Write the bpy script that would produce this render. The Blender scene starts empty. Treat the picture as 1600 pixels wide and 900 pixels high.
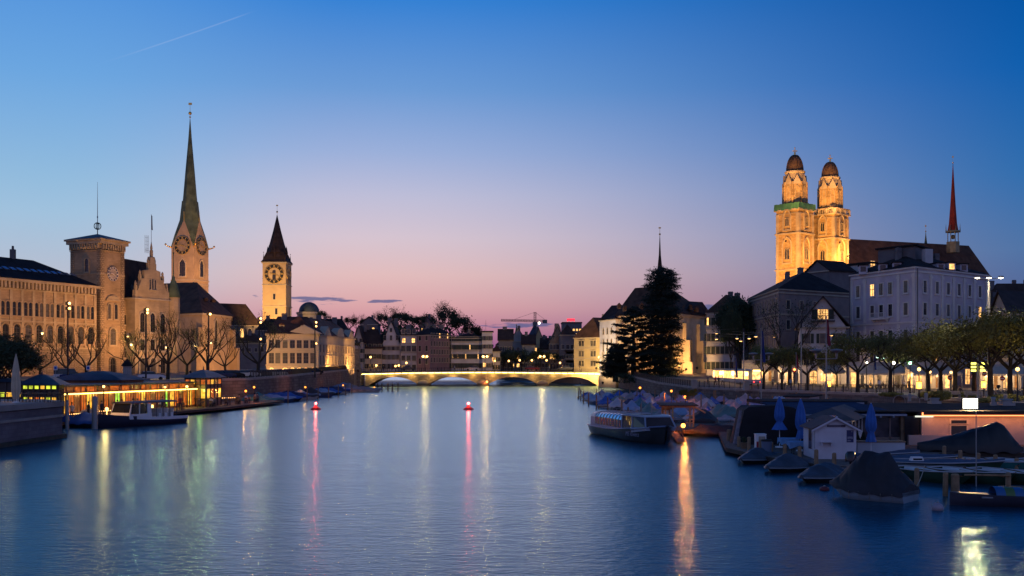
import bpy, math, random
from mathutils import Vector, Matrix
R=math.radians
random.seed(7)
COL=bpy.context.scene.collection
SC=bpy.context.scene
F_=1650.; H_=6.; HY=571.
# ------------------------------------------------------------------ camera
cam=bpy.data.cameras.new('camera'); cam.sensor_width=36; cam.lens=36*F_/1600
cam.shift_y=(HY-450)/1600; cam.clip_start=.5; cam.clip_end=12000
camo=bpy.data.objects.new('camera',cam); COL.objects.link(camo)
camo.location=(0,0,H_); camo.rotation_euler=(R(90),0,0); SC.camera=camo
SC.view_settings.view_transform='Standard'; SC.view_settings.look='None'
SC.view_settings.exposure=0.0; SC.view_settings.gamma=1
SC.cycles.use_denoising=True
SC.cycles.max_bounces=5; SC.cycles.diffuse_bounces=2; SC.cycles.glossy_bounces=3; SC.cycles.transparent_max_bounces=8
SC.cycles.sample_clamp_indirect=6; SC.cycles.sample_clamp_direct=0
SC.cycles.caustics_reflective=False; SC.cycles.caustics_refractive=False
SC.cycles.use_light_tree=True
def lin(c):
    return tuple((x/255/12.92 if x/255<=.04045 else ((x/255+.055)/1.055)**2.4) for x in c)
# ------------------------------------------------------------------ dusk sky
W=bpy.data.worlds.new('World'); SC.world=W; W.use_nodes=True
def make_world():
    nt=W.node_tree; N=nt.nodes; L=nt.links; N.clear()
    out=N.new('ShaderNodeOutputWorld'); bg=N.new('ShaderNodeBackground')
    tc=N.new('ShaderNodeTexCoord'); sep=N.new('ShaderNodeSeparateXYZ'); L.new(tc.outputs['Generated'],sep.inputs[0])
    def m(op,a,b=None,c=None,clamp=False):
        n=N.new('ShaderNodeMath'); n.operation=op; n.use_clamp=clamp
        for i,v in enumerate((a,b,c)):
            if v is None: continue
            if isinstance(v,(int,float)): n.inputs[i].default_value=v
            else: L.new(v,n.inputs[i])
        return n.outputs[0]
    x,y,z=sep.outputs
    hor=m('SQRT',m('ADD',m('MULTIPLY',x,x),m('MULTIPLY',y,y)))
    el=m('DIVIDE',z,m('MAXIMUM',hor,.001))        # tangent of the elevation
    az=m('ARCTAN2',x,y)
    u=m('POWER',m('MAXIMUM',m('DIVIDE',el,2.),0),.5,clamp=True)
    def ramp(st):
        n=N.new('ShaderNodeValToRGB'); cr=n.color_ramp; cr.interpolation='EASE' if False else 'LINEAR'
        for i,(t,c) in enumerate(st):
            p=min(1,(t/2)**.5)
            e=cr.elements[i] if i<2 else cr.elements.new(p)
            e.position=p; e.color=(*lin(c),1)
        L.new(u,n.inputs[0]); return n.outputs[0]
    A=ramp([(0,(136,84,136)),(2,(5,30,80)),(.018,(160,98,142)),(.034,(192,128,150)),(.055,(218,164,168)),(.085,(226,188,188)),(.12,(214,196,208)),(.16,(190,190,216)),(.2,(156,176,218)),(.26,(108,155,214)),(.346,(52,129,212)),(.6,(12,70,145))])
    B=ramp([(0,(70,72,115)),(2,(3,26,66)),(.05,(76,92,140)),(.1,(70,112,164)),(.164,(36,106,172)),(.255,(2,92,172)),(.346,(0,80,160)),(.6,(3,58,120))])
    D=ramp([(0,(130,90,135)),(2,(5,30,80)),(.04,(196,160,172)),(.075,(186,190,206)),(.134,(160,193,221)),(.164,(146,187,221)),(.255,(108,166,224)),(.346,(80,146,220)),(.6,(12,66,140))])
    def ss(v,a,b):
        n=N.new('ShaderNodeMapRange'); n.interpolation_type='SMOOTHSTEP'
        L.new(v,n.inputs[0]); n.inputs[1].default_value=a; n.inputs[2].default_value=b; return n.outputs[0]
    def mix(f,a,b):
        n=N.new('ShaderNodeMix'); n.data_type='RGBA'
        L.new(f,n.inputs[0]) if not isinstance(f,(int,float)) else setattr(n.inputs[0],'default_value',f)
        for s,v in ((6,a),(7,b)):
            if isinstance(v,tuple): n.inputs[s].default_value=(*v,1)
            else: L.new(v,n.inputs[s])
        return n.outputs[2]
    c=mix(ss(az,R(-8),R(-24)),A,D)
    c=mix(ss(az,R(-8),R(30)),c,B)
    c=mix(ss(az,R(-45),R(-110)),c,B)
    E=ramp([(0,(150,125,165)),(2,(34,72,126)),(.1,(158,140,180)),(.3,(122,140,192)),(.8,(70,110,170))])
    c=mix(ss(m('ABSOLUTE',az),R(50),R(120)),c,E)
    # low blue clouds: stretched noise kept inside soft windows of the sky
    cmb=N.new('ShaderNodeCombineXYZ'); L.new(m('MULTIPLY',az,40.),cmb.inputs[0]); L.new(m('MULTIPLY',el,260.),cmb.inputs[1])
    nz=N.new('ShaderNodeTexNoise'); nz.inputs['Scale'].default_value=1.; nz.inputs['Detail'].default_value=5; L.new(cmb.outputs[0],nz.inputs[0])
    cs=None
    for px,py,hx,hy in ((505,470,75,8),(400,466,10,3),(600,471,36,4),(1125,481,48,9),(820,508,90,6),(1180,478,40,4),(835,505,30,2),(40,520,120,6),(1010,560,200,9)):
        a0=math.atan2(px-800,F_); e0=(HY-py)/F_
        d=m('ADD',m('POWER',m('ABSOLUTE',m('DIVIDE',m('SUBTRACT',az,a0),hx/F_)),2.),m('POWER',m('ABSOLUTE',m('DIVIDE',m('SUBTRACT',el,e0),hy/F_)),2.))
        k=m('SUBTRACT',1.,d,clamp=True)
        cs=k if cs is None else m('MAXIMUM',cs,k)
    cm=ss(m('ADD',cs,m('MULTIPLY',m('SUBTRACT',nz.outputs[0],.5),3.4)),.45,.95)
    c=mix(m('MULTIPLY',cm,m('MULTIPLY',ss(cs,0.,.1),.8)),c,lin((74,92,140)))
    # fading condensation trail high on the left
    a1,e1=(145-800)/F_,(HY-103)/F_; a2,e2=(398-800)/F_,(HY-17)/F_
    tx=m('DIVIDE',x,m('MAXIMUM',y,.01)); tz=m('DIVIDE',z,m('MAXIMUM',y,.01))
    t=m('DIVIDE',m('SUBTRACT',tx,a1),a2-a1)
    bow=m('MULTIPLY',m('MULTIPLY',t,m('SUBTRACT',1.,t)),-.004)
    dist=m('ABSOLUTE',m('SUBTRACT',m('SUBTRACT',tz,bow),m('ADD',m('MULTIPLY',t,e2-e1),e1)))
    tm=m('MULTIPLY',ss(dist,.0011,.0002),m('MULTIPLY',ss(t,0.,.5),ss(t,1.02,.85)))
    c=mix(m('MULTIPLY',tm,m('MULTIPLY',ss(y,0.,.1),.1)),c,(.8,.82,.95))
    L.new(c,bg.inputs[0]); bg.inputs[1].default_value=1.0; L.new(bg.outputs[0],out.inputs[0])
make_world()
# the last afterglow beyond the river: a very weak, very wide sun just over the horizon
sl=bpy.data.lights.new('afterglow',type='SUN'); sl.energy=.12; sl.angle=R(25); sl.color=(1,.62,.62)
so=bpy.data.objects.new('afterglow',sl); COL.objects.link(so)
so.rotation_euler=(Vector((math.sin(R(-7))*.98,math.cos(R(-7))*.98,.1))).to_track_quat('Z','Y').to_euler()

# ------------------------------------------------------------------ materials
MATS={}
def _mat(name):
    m=bpy.data.materials.new(name); m.use_nodes=True; nt=m.node_tree; return m,nt,nt.nodes,nt.links,nt.nodes['Principled BSDF']
def pbr(name,col,rough=.8,var=.25,scale=.6,bump=0.,metal=0.,spec=.4,var2=0.,detail=5):
    """procedural surface: base colour broken by two octaves of noise, optional bump"""
    if name in MATS: return MATS[name]
    m,nt,N,L,b=_mat(name)
    b.inputs['Roughness'].default_value=rough; b.inputs['Metallic'].default_value=metal; b.inputs['Specular IOR Level'].default_value=spec
    tc=N.new('ShaderNodeTexCoord'); nz=N.new('ShaderNodeTexNoise'); nz.inputs['Scale'].default_value=scale; nz.inputs['Detail'].default_value=detail
    L.new(tc.outputs['Object'],nz.inputs[0])
    r=N.new('ShaderNodeValToRGB'); r.color_ramp.elements[0].position=.3; r.color_ramp.elements[1].position=.7
    r.color_ramp.elements[0].color=(*[c*(1-var) for c in col],1); r.color_ramp.elements[1].color=(*[min(1,c*(1+var)) for c in col],1)
    L.new(nz.outputs[0],r.inputs[0]); L.new(r.outputs[0],b.inputs['Base Color'])
    if bump:
        n2=N.new('ShaderNodeTexNoise'); n2.inputs['Scale'].default_value=scale*9; n2.inputs['Detail'].default_value=4; L.new(tc.outputs['Object'],n2.inputs[0])
        bp=N.new('ShaderNodeBump'); bp.inputs['Strength'].default_value=bump; bp.inputs['Distance'].default_value=.1
        L.new(n2.outputs[0],bp.inputs['Height']); L.new(bp.outputs[0],b.inputs['Normal'])
    MATS[name]=m; return m
def masonry(name,col,bw=1.1,bh=.45,mortar=.03,rough=.9,var=.22,k=.45,bump=.35):
    """coursed ashlar: brick texture over (run along the wall, height), with stains"""
    if name in MATS: return MATS[name]
    m,nt,N,L,b=_mat(name); b.inputs['Roughness'].default_value=rough; b.inputs['Specular IOR Level'].default_value=.2
    tc=N.new('ShaderNodeTexCoord'); s=N.new('ShaderNodeSeparateXYZ'); L.new(tc.outputs['Object'],s.inputs[0])
    g=N.new('ShaderNodeNewGeometry'); gs=N.new('ShaderNodeSeparateXYZ'); L.new(g.outputs['True Normal'],gs.inputs[0])
    def mm(op,a,c=None):
        n=N.new('ShaderNodeMath'); n.operation=op
        for i,v in enumerate((a,c)):
            if v is None: continue
            if isinstance(v,(int,float)): n.inputs[i].default_value=v
            else: L.new(v,n.inputs[i])
        return n.outputs[0]
    run=mm('SUBTRACT',mm('MULTIPLY',s.outputs[1],gs.outputs[0]),mm('MULTIPLY',s.outputs[0],gs.outputs[1]))
    cb=N.new('ShaderNodeCombineXYZ'); L.new(run,cb.inputs[0]); L.new(s.outputs[2],cb.inputs[1])
    br=N.new('ShaderNodeTexBrick'); L.new(cb.outputs[0],br.inputs[0])
    br.inputs['Scale'].default_value=1; br.inputs['Brick Width'].default_value=bw; br.inputs['Row Height'].default_value=bh
    br.inputs['Mortar Size'].default_value=mortar; br.inputs['Color1'].default_value=(*[c*(1+var) for c in col],1); br.inputs['Color2'].default_value=(*[c*(1-var) for c in col],1)
    br.inputs['Mortar'].default_value=(*[c*k for c in col],1)
    nz=N.new('ShaderNodeTexNoise'); nz.inputs['Scale'].default_value=.35; nz.inputs['Detail'].default_value=6; L.new(tc.outputs['Object'],nz.inputs[0])
    rr=N.new('ShaderNodeMapRange'); rr.inputs[1].default_value=.3; rr.inputs[2].default_value=.7; rr.inputs[3].default_value=.7; rr.inputs[4].default_value=1.15; L.new(nz.outputs[0],rr.inputs[0])
    mx=N.new('ShaderNodeMix'); mx.data_type='RGBA'; mx.blend_type='MULTIPLY'; mx.inputs[0].default_value=1
    L.new(br.outputs[0],mx.inputs[6]); L.new(rr.outputs[0],mx.inputs[7]); L.new(mx.outputs[2],b.inputs['Base Color'])
    bp=N.new('ShaderNodeBump'); bp.inputs['Strength'].default_value=bump; bp.inputs['Distance'].default_value=.08; bp.invert=True
    L.new(br.outputs['Fac'],bp.inputs['Height']); L.new(bp.outputs[0],b.inputs['Normal'])
    MATS[name]=m; return m
def tiles(name,col,sc=2.2,rough=.75):
    """roof covering: rows of tiles following the height, patchy weathering"""
    if name in MATS: return MATS[name]
    m,nt,N,L,b=_mat(name); b.inputs['Roughness'].default_value=rough; b.inputs['Specular IOR Level'].default_value=.15
    tc=N.new('ShaderNodeTexCoord'); wv=N.new('ShaderNodeTexWave'); wv.bands_direction='Z'; wv.inputs['Scale'].default_value=sc; wv.inputs['Distortion'].default_value=.6; wv.inputs['Detail'].default_value=2
    L.new(tc.outputs['Object'],wv.inputs[0])
    nz=N.new('ShaderNodeTexNoise'); nz.inputs['Scale'].default_value=.5; nz.inputs['Detail'].default_value=7; L.new(tc.outputs['Object'],nz.inputs[0])
    r=N.new('ShaderNodeValToRGB'); r.color_ramp.elements[0].position=.3; r.color_ramp.elements[1].position=.72
    r.color_ramp.elements[0].color=(*[c*.6 for c in col],1); r.color_ramp.elements[1].color=(*[c*1.35 for c in col],1); L.new(nz.outputs[0],r.inputs[0])
    mx=N.new('ShaderNodeMix'); mx.data_type='RGBA'; mx.blend_type='MULTIPLY'; mx.inputs[0].default_value=.45
    L.new(r.outputs[0],mx.inputs[6]); L.new(wv.outputs[0],mx.inputs[7]); L.new(mx.outputs[2],b.inputs['Base Color'])
    bp=N.new('ShaderNodeBump'); bp.inputs['Strength'].default_value=.3; bp.inputs['Distance'].default_value=.1; L.new(wv.outputs[1],bp.inputs['Height']); L.new(bp.outputs[0],b.inputs['Normal'])
    MATS[name]=m; return m
def emis(name,col,st):
    if name in MATS: return MATS[name]
    m,nt,N,L,b=_mat(name); b.inputs['Base Color'].default_value=(.3,.3,.3,1); b.inputs['Emission Color'].default_value=(*col,1); b.inputs['Emission Strength'].default_value=st
    MATS[name]=m; return m
def room(name,col,st):
    """a lit room behind glass: uneven glow with darker furniture and curtains"""
    if name in MATS: return MATS[name]
    m,nt,N,L,b=_mat(name); b.inputs['Base Color'].default_value=(.05,.04,.03,1); b.inputs['Roughness'].default_value=.2
    tc=N.new('ShaderNodeTexCoord'); nz=N.new('ShaderNodeTexNoise'); nz.inputs['Scale'].default_value=1.7; nz.inputs['Detail'].default_value=3; L.new(tc.outputs['Object'],nz.inputs[0])
    oi=N.new('ShaderNodeObjectInfo'); mp=N.new('ShaderNodeVectorMath'); mp.operation='ADD'; L.new(tc.outputs['Object'],mp.inputs[0]); L.new(oi.outputs['Location'],mp.inputs[1]); L.new(mp.outputs[0],nz.inputs[0])
    r=N.new('ShaderNodeValToRGB'); r.color_ramp.elements[0].position=.35; r.color_ramp.elements[1].position=.65
    r.color_ramp.elements[0].color=(*[c*.35 for c in col],1); r.color_ramp.elements[1].color=(*col,1); L.new(nz.outputs[0],r.inputs[0])
    L.new(r.outputs[0],b.inputs['Emission Color']); b.inputs['Emission Strength'].default_value=st
    MATS[name]=m; return m
sand=masonry('sandstone',(.37,.265,.165),1.0,.4,.014,var=.1,k=.7,bump=.15)
sand2=masonry('pale_sandstone',(.42,.33,.22),.9,.36,.01,var=.07,k=.78,bump=.1)
rust=masonry('rusticated_stone',(.28,.215,.15),1.4,.55,.04,k=.5,var=.12,bump=.6)
quaym=masonry('quay_masonry',(.16,.145,.135),1.3,.5,.03,k=.55)
plaster=pbr('cream_plaster',(.5,.42,.3),.9,.12,.4)
plast_w=pbr('white_plaster',(.52,.5,.51),.9,.2,.35,bump=.2,detail=8)
plast_g=pbr('grey_plaster',(.3,.28,.28),.9,.15,.4)
plast_p=pbr('pinkish_plaster',(.27,.17,.17),.9,.15,.4)
plast_y=pbr('ochre_plaster',(.5,.4,.22),.9,.12,.4)
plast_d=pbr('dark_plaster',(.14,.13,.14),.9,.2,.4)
plast_v=pbr('lilac_plaster',(.46,.43,.50),.9,.2,.3,bump=.2,detail=8)
slate=tiles('slate',(.03,.027,.03),3,.85)
tile_b=tiles('brown_tiles',(.13,.07,.045))
tile_d=tiles('dark_tiles',(.07,.045,.038))
tile_r=tiles('red_brown_tiles',(.17,.075,.05))
copper=tiles('green_copper',(.15,.2,.12),6,.6)
blueroof=tiles('blue_grey_sheet_roof',(.05,.08,.13),6,.5)
glass=pbr('dark_glass',(.02,.022,.028),.12,.2,.3,spec=.6)
glass2=pbr('curtained_glass',(.09,.085,.085),.2,.4,1.2,spec=.5)
frame=pbr('stone_trim',(.42,.36,.28),.85,.1)
framew=pbr('white_trim',(.6,.58,.56),.8,.08)
framed=pbr('dark_trim',(.06,.05,.05),.7,.1)
shutm=pbr('green_shutters',(.03,.045,.035),.7,.2)
shutg=pbr('grey_shutters',(.14,.14,.14),.7,.2)
iron=pbr('dark_iron',(.02,.02,.024),.55,.2,metal=.3)
steel=pbr('galvanised_steel',(.28,.29,.3),.5,.15,metal=.6)
gold=pbr('gilding',(.8,.5,.12),.35,.1,metal=.8)
wood=pbr('weathered_wood',(.2,.13,.08),.8,.35,2.)
woodd=pbr('dark_wood',(.05,.04,.033),.8,.35,2.)
white=pbr('white_paint',(.7,.71,.74),.5,.06,1.)
bark=pbr('bark',(.035,.028,.022),.95,.4,3.)
leaf=pbr('spring_leaves',(.12,.125,.03),.7,.45,.8)
leafd=pbr('dark_leaves',(.028,.045,.018),.75,.4,.8)
needle_m=needle=pbr('conifer_needles',(.018,.028,.016),.8,.4,.8)
grassm=pbr('grass',(.04,.07,.02),.95,.4,1.)
concrete=pbr('concrete',(.3,.28,.26),.9,.2,.5)
asphalt=pbr('asphalt',(.055,.053,.052),.9,.25,.6)
paving=pbr('paving',(.2,.17,.15),.9,.2,.7)
black=pbr('black_rubber',(.012,.012,.012),.8,.2)
WARM=(1,.45,.11); SODIUM=(1,.27,.04); YEL=(1,.62,.2); WHT=(1,.88,.68)
lit=room('lit_room',(1,.5,.14),3.2)
lit2=room('bright_lit_room',(1,.66,.26),6.5)
litg=room('greenish_lit_room',(.65,.75,.05),1.6)
bulb=emis('warm_bulb',(1,.5,.14),5.)
bulbo=emis('sodium_bulb',(1,.27,.025),4.)
bulbw=emis('white_bulb',WHT,8.)

# ------------------------------------------------------------------ geometry helpers
def X(px,Y): return (px-800)/F_*Y
def Z(py,Y): return H_+(HY-py)/F_*Y
def P(px,Y): return (X(px,Y),Y)
class MB:
    def __init__(s): s.v=[]; s.f=[]; s.m=[]; s.s=[]
    def add(s,vs,fs,mat=0,smooth=False):
        o=len(s.v); s.v+= [tuple(v) for v in vs]; s.f+=[tuple(i+o for i in f) for f in fs]; s.m+=[mat]*len(fs); s.s+=[smooth]*len(fs); return s
    def box(s,x0,x1,y0,y1,z0,z1,mat=0):
        return s.add([(x0,y0,z0),(x1,y0,z0),(x1,y1,z0),(x0,y1,z0),(x0,y0,z1),(x1,y0,z1),(x1,y1,z1),(x0,y1,z1)],
            [(0,3,2,1),(4,5,6,7),(0,1,5,4),(1,2,6,5),(2,3,7,6),(3,0,4,7)],mat)
    def prism(s,poly,z0,z1,mat=0,top=True,bot=True):
        n=len(poly); vs=[(p[0],p[1],z0) for p in poly]+[(p[0],p[1],z1) for p in poly]
        fs=[(i,(i+1)%n,(i+1)%n+n,i+n) for i in range(n)]
        if top: fs.append(tuple(range(n,2*n)))
        if bot: fs.append(tuple(range(n-1,-1,-1)))
        return s.add(vs,fs,mat)
    def xz(s,prof,y0,y1,mat=0):
        """profile in the XZ plane (counter-clockwise seen from -Y) pushed from y0 to y1"""
        n=len(prof); vs=[(p[0],y0,p[1]) for p in prof]+[(p[0],y1,p[1]) for p in prof]
        return s.add(vs,[(i+n,(i+1)%n+n,(i+1)%n,i)[::-1] if False else (i,i+n,(i+1)%n+n,(i+1)%n) for i in range(n)]+[tuple(range(n)),tuple(range(2*n-1,n-1,-1))],mat)
    def tube(s,p,q,r0,r1=None,n=8,mat=0,cap=True,smooth=True):
        r1=r0 if r1 is None else r1
        p=Vector(p); q=Vector(q); d=(q-p)
        if d.length<1e-6: return s
        d.normalize(); a=d.orthogonal().normalized(); b=d.cross(a)
        vs=[p+(a*math.cos(t)+b*math.sin(t))*r0 for t in [2*math.pi*i/n for i in range(n)]]+[q+(a*math.cos(t)+b*math.sin(t))*r1 for t in [2*math.pi*i/n for i in range(n)]]
        s.add(vs,[(i,(i+1)%n,(i+1)%n+n,i+n) for i in range(n)],mat,smooth)
        if cap: s.add(vs,[tuple(range(n-1,-1,-1)),tuple(range(n,2*n))],mat)
        return s
    def lathe(s,prof,c=(0,0,0),n=16,mat=0,smooth=True,rot=0.,sx=1.):
        vs=[];k=len(prof)
        for r,z in prof:
            for i in range(n):
                t=2*math.pi*i/n+rot; vs.append((c[0]+r*math.cos(t)*sx,c[1]+r*math.sin(t),c[2]+z))
        fs=[(j*n+i,j*n+(i+1)%n,(j+1)*n+(i+1)%n,(j+1)*n+i) for j in range(k-1) for i in range(n)]
        s.add(vs,fs,mat,smooth); s.add(vs,[tuple(range(n-1,-1,-1)),tuple(range((k-1)*n,k*n))],mat); return s
    def ball(s,c,r,n=10,mat=0,sz=1.):
        k=max(4,n//2); return s.lathe([(max(.001,r*math.sin(math.pi*j/k)),-r*sz*math.cos(math.pi*j/k)) for j in range(k+1)],c,n,mat)
    def loft(s,rings,mat=0,smooth=True,caps=True,closed=True):
        n=len(rings[0]); vs=[v for r in rings for v in r]
        rng=n if closed else n-1
        fs=[(j*n+i,j*n+(i+1)%n,(j+1)*n+(i+1)%n,(j+1)*n+i) for j in range(len(rings)-1) for i in range(rng)]
        s.add(vs,fs,mat,smooth)
        if caps and closed: s.add(vs,[tuple(range(n-1,-1,-1)),tuple(range((len(rings)-1)*n,len(rings)*n))],mat)
        return s
    def mesh(s,name,mats):
        me=bpy.data.meshes.new(name); me.from_pydata(s.v,[],s.f)
        for m in (mats if isinstance(mats,(list,tuple)) else [mats]): me.materials.append(m)
        if len(me.polygons)==len(s.m):
            me.polygons.foreach_set('material_index',s.m); me.polygons.foreach_set('use_smooth',s.s)
        me.update(); return me
    def build(s,name,mats,parent=None,loc=(0,0,0),rz=0.):
        o=bpy.data.objects.new(name,s.mesh(name,mats)); COL.objects.link(o); o.parent=parent; o.location=loc; o.rotation_euler=(0,0,rz); return o
def inst(name,me,parent=None,loc=(0,0,0),rz=0.,sc=None):
    o=bpy.data.objects.new(name,me); COL.objects.link(o); o.parent=parent; o.location=loc; o.rotation_euler=(0,0,rz)
    if sc: o.scale=sc
    return o
def tag(o,label,cat,group=None,kind=None):
    if label: o['label']=label
    if cat: o['category']=cat
    if group: o['group']=group
    if kind: o['kind']=kind
    return o
def thing(name,label,cat,loc=(0,0,0),rz=0.,group=None):
    o=bpy.data.objects.new(name,None); COL.objects.link(o); o.location=loc; o.rotation_euler=(0,0,rz); o.empty_display_size=.2
    return tag(o,label,cat,group)
def struct(o): o['kind']='structure'; return o
def copy_tree(o,parent=None):
    c=o.copy(); COL.objects.link(c); c.parent=parent
    for k in o.children: copy_tree(k,c)
    return c
def light(kind,name,loc,power,col=WARM,radius=.2,target=None,angle=70,blend=.6,parent=None):
    l=bpy.data.lights.new(name,type=kind); l.energy=power; l.color=col; l.shadow_soft_size=radius
    o=bpy.data.objects.new(name,l); COL.objects.link(o); o.location=loc
    if kind=='SPOT':
        l.spot_size=R(angle); l.spot_blend=blend
    if target is not None: o.rotation_euler=(Vector(loc)-Vector(target)).to_track_quat('Z','Y').to_euler()
    if parent is not None:
        o.parent=parent; o.matrix_parent_inverse=Matrix.LocRotScale(parent.location,parent.rotation_euler,(1,1,1)).inverted()
    return o

# ------------------------------------------------------------------ windows
WM={}
def arch_out(w,h,kind,n=6):
    """outline centred on x=0, z from 0 to h, counter-clockwise seen from the front"""
    if kind=='rect': return [(-w/2,0),(w/2,0),(w/2,h),(-w/2,h)]
    if kind=='arch':
        r=w/2; return [(-r,0),(r,0)]+[(r*math.cos(math.pi*i/n),h-r+r*math.sin(math.pi*i/n)) for i in range(n+1)]
    r=w*1.05; c=r-w/2; zt=math.sqrt(max(.01,r*r-c*c)); zs=h-zt      # pointed
    pts=[(-w/2,0),(w/2,0)]
    a1=math.asin(zt/r)
    for i in range(n+1): a=a1*i/n; pts.append((-c+r*math.cos(a),zs+r*math.sin(a)))
    for i in range(n-1,-1,-1): a=a1*i/n; pts.append((c-r*math.cos(a),zs+r*math.sin(a)))
    return pts
def win_mesh(w,h,kind='rect',fr=.14,d=.12,shut=False,mull=(1,1),pair=False,hood=False):
    key=(w,h,kind,fr,d,shut,mull,pair,hood)
    if key in WM: return WM[key]
    fb=MB(); pb=MB()
    xs=[0] if not pair else [-w*.56,w*.56]
    for cx in xs:
        inn=arch_out(w,h,kind)
        oc=(sum(p[0] for p in inn)/len(inn),h/2)
        out=[]
        for x,z in inn:
            sx=(w/2+fr)/(w/2); out.append((x*sx,(z-h/2)*(h/2+fr)/(h/2)+h/2))
        n=len(inn)
        vs=[(cx+x,-d,z) for x,z in inn]+[(cx+x,-d,z) for x,z in out]+[(cx+x,.02,z) for x,z in inn]+[(cx+x,.02,z) for x,z in out]
        fs=[]
        for i in range(n):
            j=(i+1)%n; fs+=[(n+i,n+j,j,i),(i,j,2*n+j,2*n+i),(3*n+i,3*n+j,n+j,n+i)]
        fb.add(vs,fs,0)
        pb.add([(cx+x,-.012,z) for x,z in inn],[tuple(range(n))],0)
        t=.035 if w<1 else .05
        for k in range(1,mull[0]+1):
            xx=cx-w/2+w*k/(mull[0]+1); fb.box(xx-t,xx+t,-.05,-.013,0.02,h*(.97 if kind=='rect' else .9),1)
        for k in range(1,mull[1]+1):
            zz=h*k/(mull[1]+1)*(1.1 if mull[1]==1 else 1); fb.box(cx-w/2,cx+w/2,-.045,-.014,zz-t,zz+t,1)
        fb.box(cx-w/2-fr-.05,cx+w/2+fr+.05,-d-.12,.01,-fr-.1,-fr+.02,0)
        if hood: fb.box(cx-w/2-fr-.12,cx+w/2+fr+.12,-d-.22,.01,h+fr+.02,h+fr+.2,0)
        if shut:
            for sgn in (-1,1): fb.box(cx+sgn*(w/2+fr+.02+w*.25)-w*.25,cx+sgn*(w/2+fr+.02+w*.25)+w*.25,-.1,-.03,0,h,2)
    WM[key]=(fb,pb,{}); return WM[key]
def put_window(root,loc,rz,w,h,kind='rect',pane=None,trim=None,tm2=None,sm=None,deep=True,name='window',**kw):
    fb,pb,cache=win_mesh(w,h,kind,**kw)
    pane=pane or glass; trim=trim or frame; tm2=tm2 or framed; sm=sm or shutm
    k=(trim.name,tm2.name,sm.name)
    if k not in cache: cache[k]=fb.mesh('window_frame',[trim,tm2,sm])
    kp=('p',pane.name)
    if kp not in cache: cache[kp]=pb.mesh('pane',[pane])
    o=inst(name,cache[k],root,loc,rz)
    inst('pane',cache[kp],o)
    return o
def pane_pick(plit=.06,pcur=.3):
    r=random.random()
    return lit if r<plit else (glass2 if r<plit+pcur else glass)
def edge(poly,i):
    p=Vector(poly[i][:2]); q=Vector(poly[(i+1)%len(poly)][:2]); d=q-p; return p,q,d.length,math.atan2(d.y,d.x)
def win_grid(root,org,poly,i,rows,cols,w,h,t0=None,t1=None,plit=.05,skip=(),panef=None,**kw):
    """rows: list of sill heights (world z); cols: count, or list of fractions along the edge"""
    p,q,L,a=edge(poly,i)
    if isinstance(cols,int):
        a0=t0 if t0 is not None else .5/cols; a1=t1 if t1 is not None else 1-.5/cols
        cols=[a0+(a1-a0)*k/max(1,cols-1) for k in range(cols)] if cols>1 else [(a0+a1)/2]
    n=Vector((math.sin(a),-math.cos(a)))*.004
    for rz in rows:
        for k,t in enumerate(cols):
            if (round(rz,1),k) in skip: continue
            c=p+(q-p)*t+n
            put_window(root,(c.x-org[0],c.y-org[1],rz-org[2]),a,w,h,pane=(panef() if panef else pane_pick(plit)),**kw)
def band(mb,poly,z0,z1,out,org,mat=0):
    """a moulding round the footprint, standing `out` proud"""
    n=len(poly); c=[]
    ps=[Vector(p[:2]) for p in poly]
    for i in range(n):
        a=(ps[i]-ps[i-1]).normalized(); b=(ps[(i+1)%n]-ps[i]).normalized()
        na=Vector((a.y,-a.x)); nb=Vector((b.y,-b.x)); m=(na+nb)
        m=m/max(.2,m.length_squared)*2*out if m.length>1e-6 else na*out
        c.append(ps[i]+m)
    mb.prism([(p.x-org[0],p.y-org[1]) for p in c],z0-org[2],z1-org[2],mat)
def loc_poly(poly,org): return [(p[0]-org[0],p[1]-org[1]) for p in poly]
def quad(pl,Yl,pr,Yr,depth,side=None):
    a=Vector(P(pl,Yl)); b=Vector(P(pr,Yr)); d=(b-a).normalized(); n=Vector((-d.y,d.x))
    return [tuple(a),tuple(b),tuple(b+n*depth),tuple(a+n*depth)]
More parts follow.
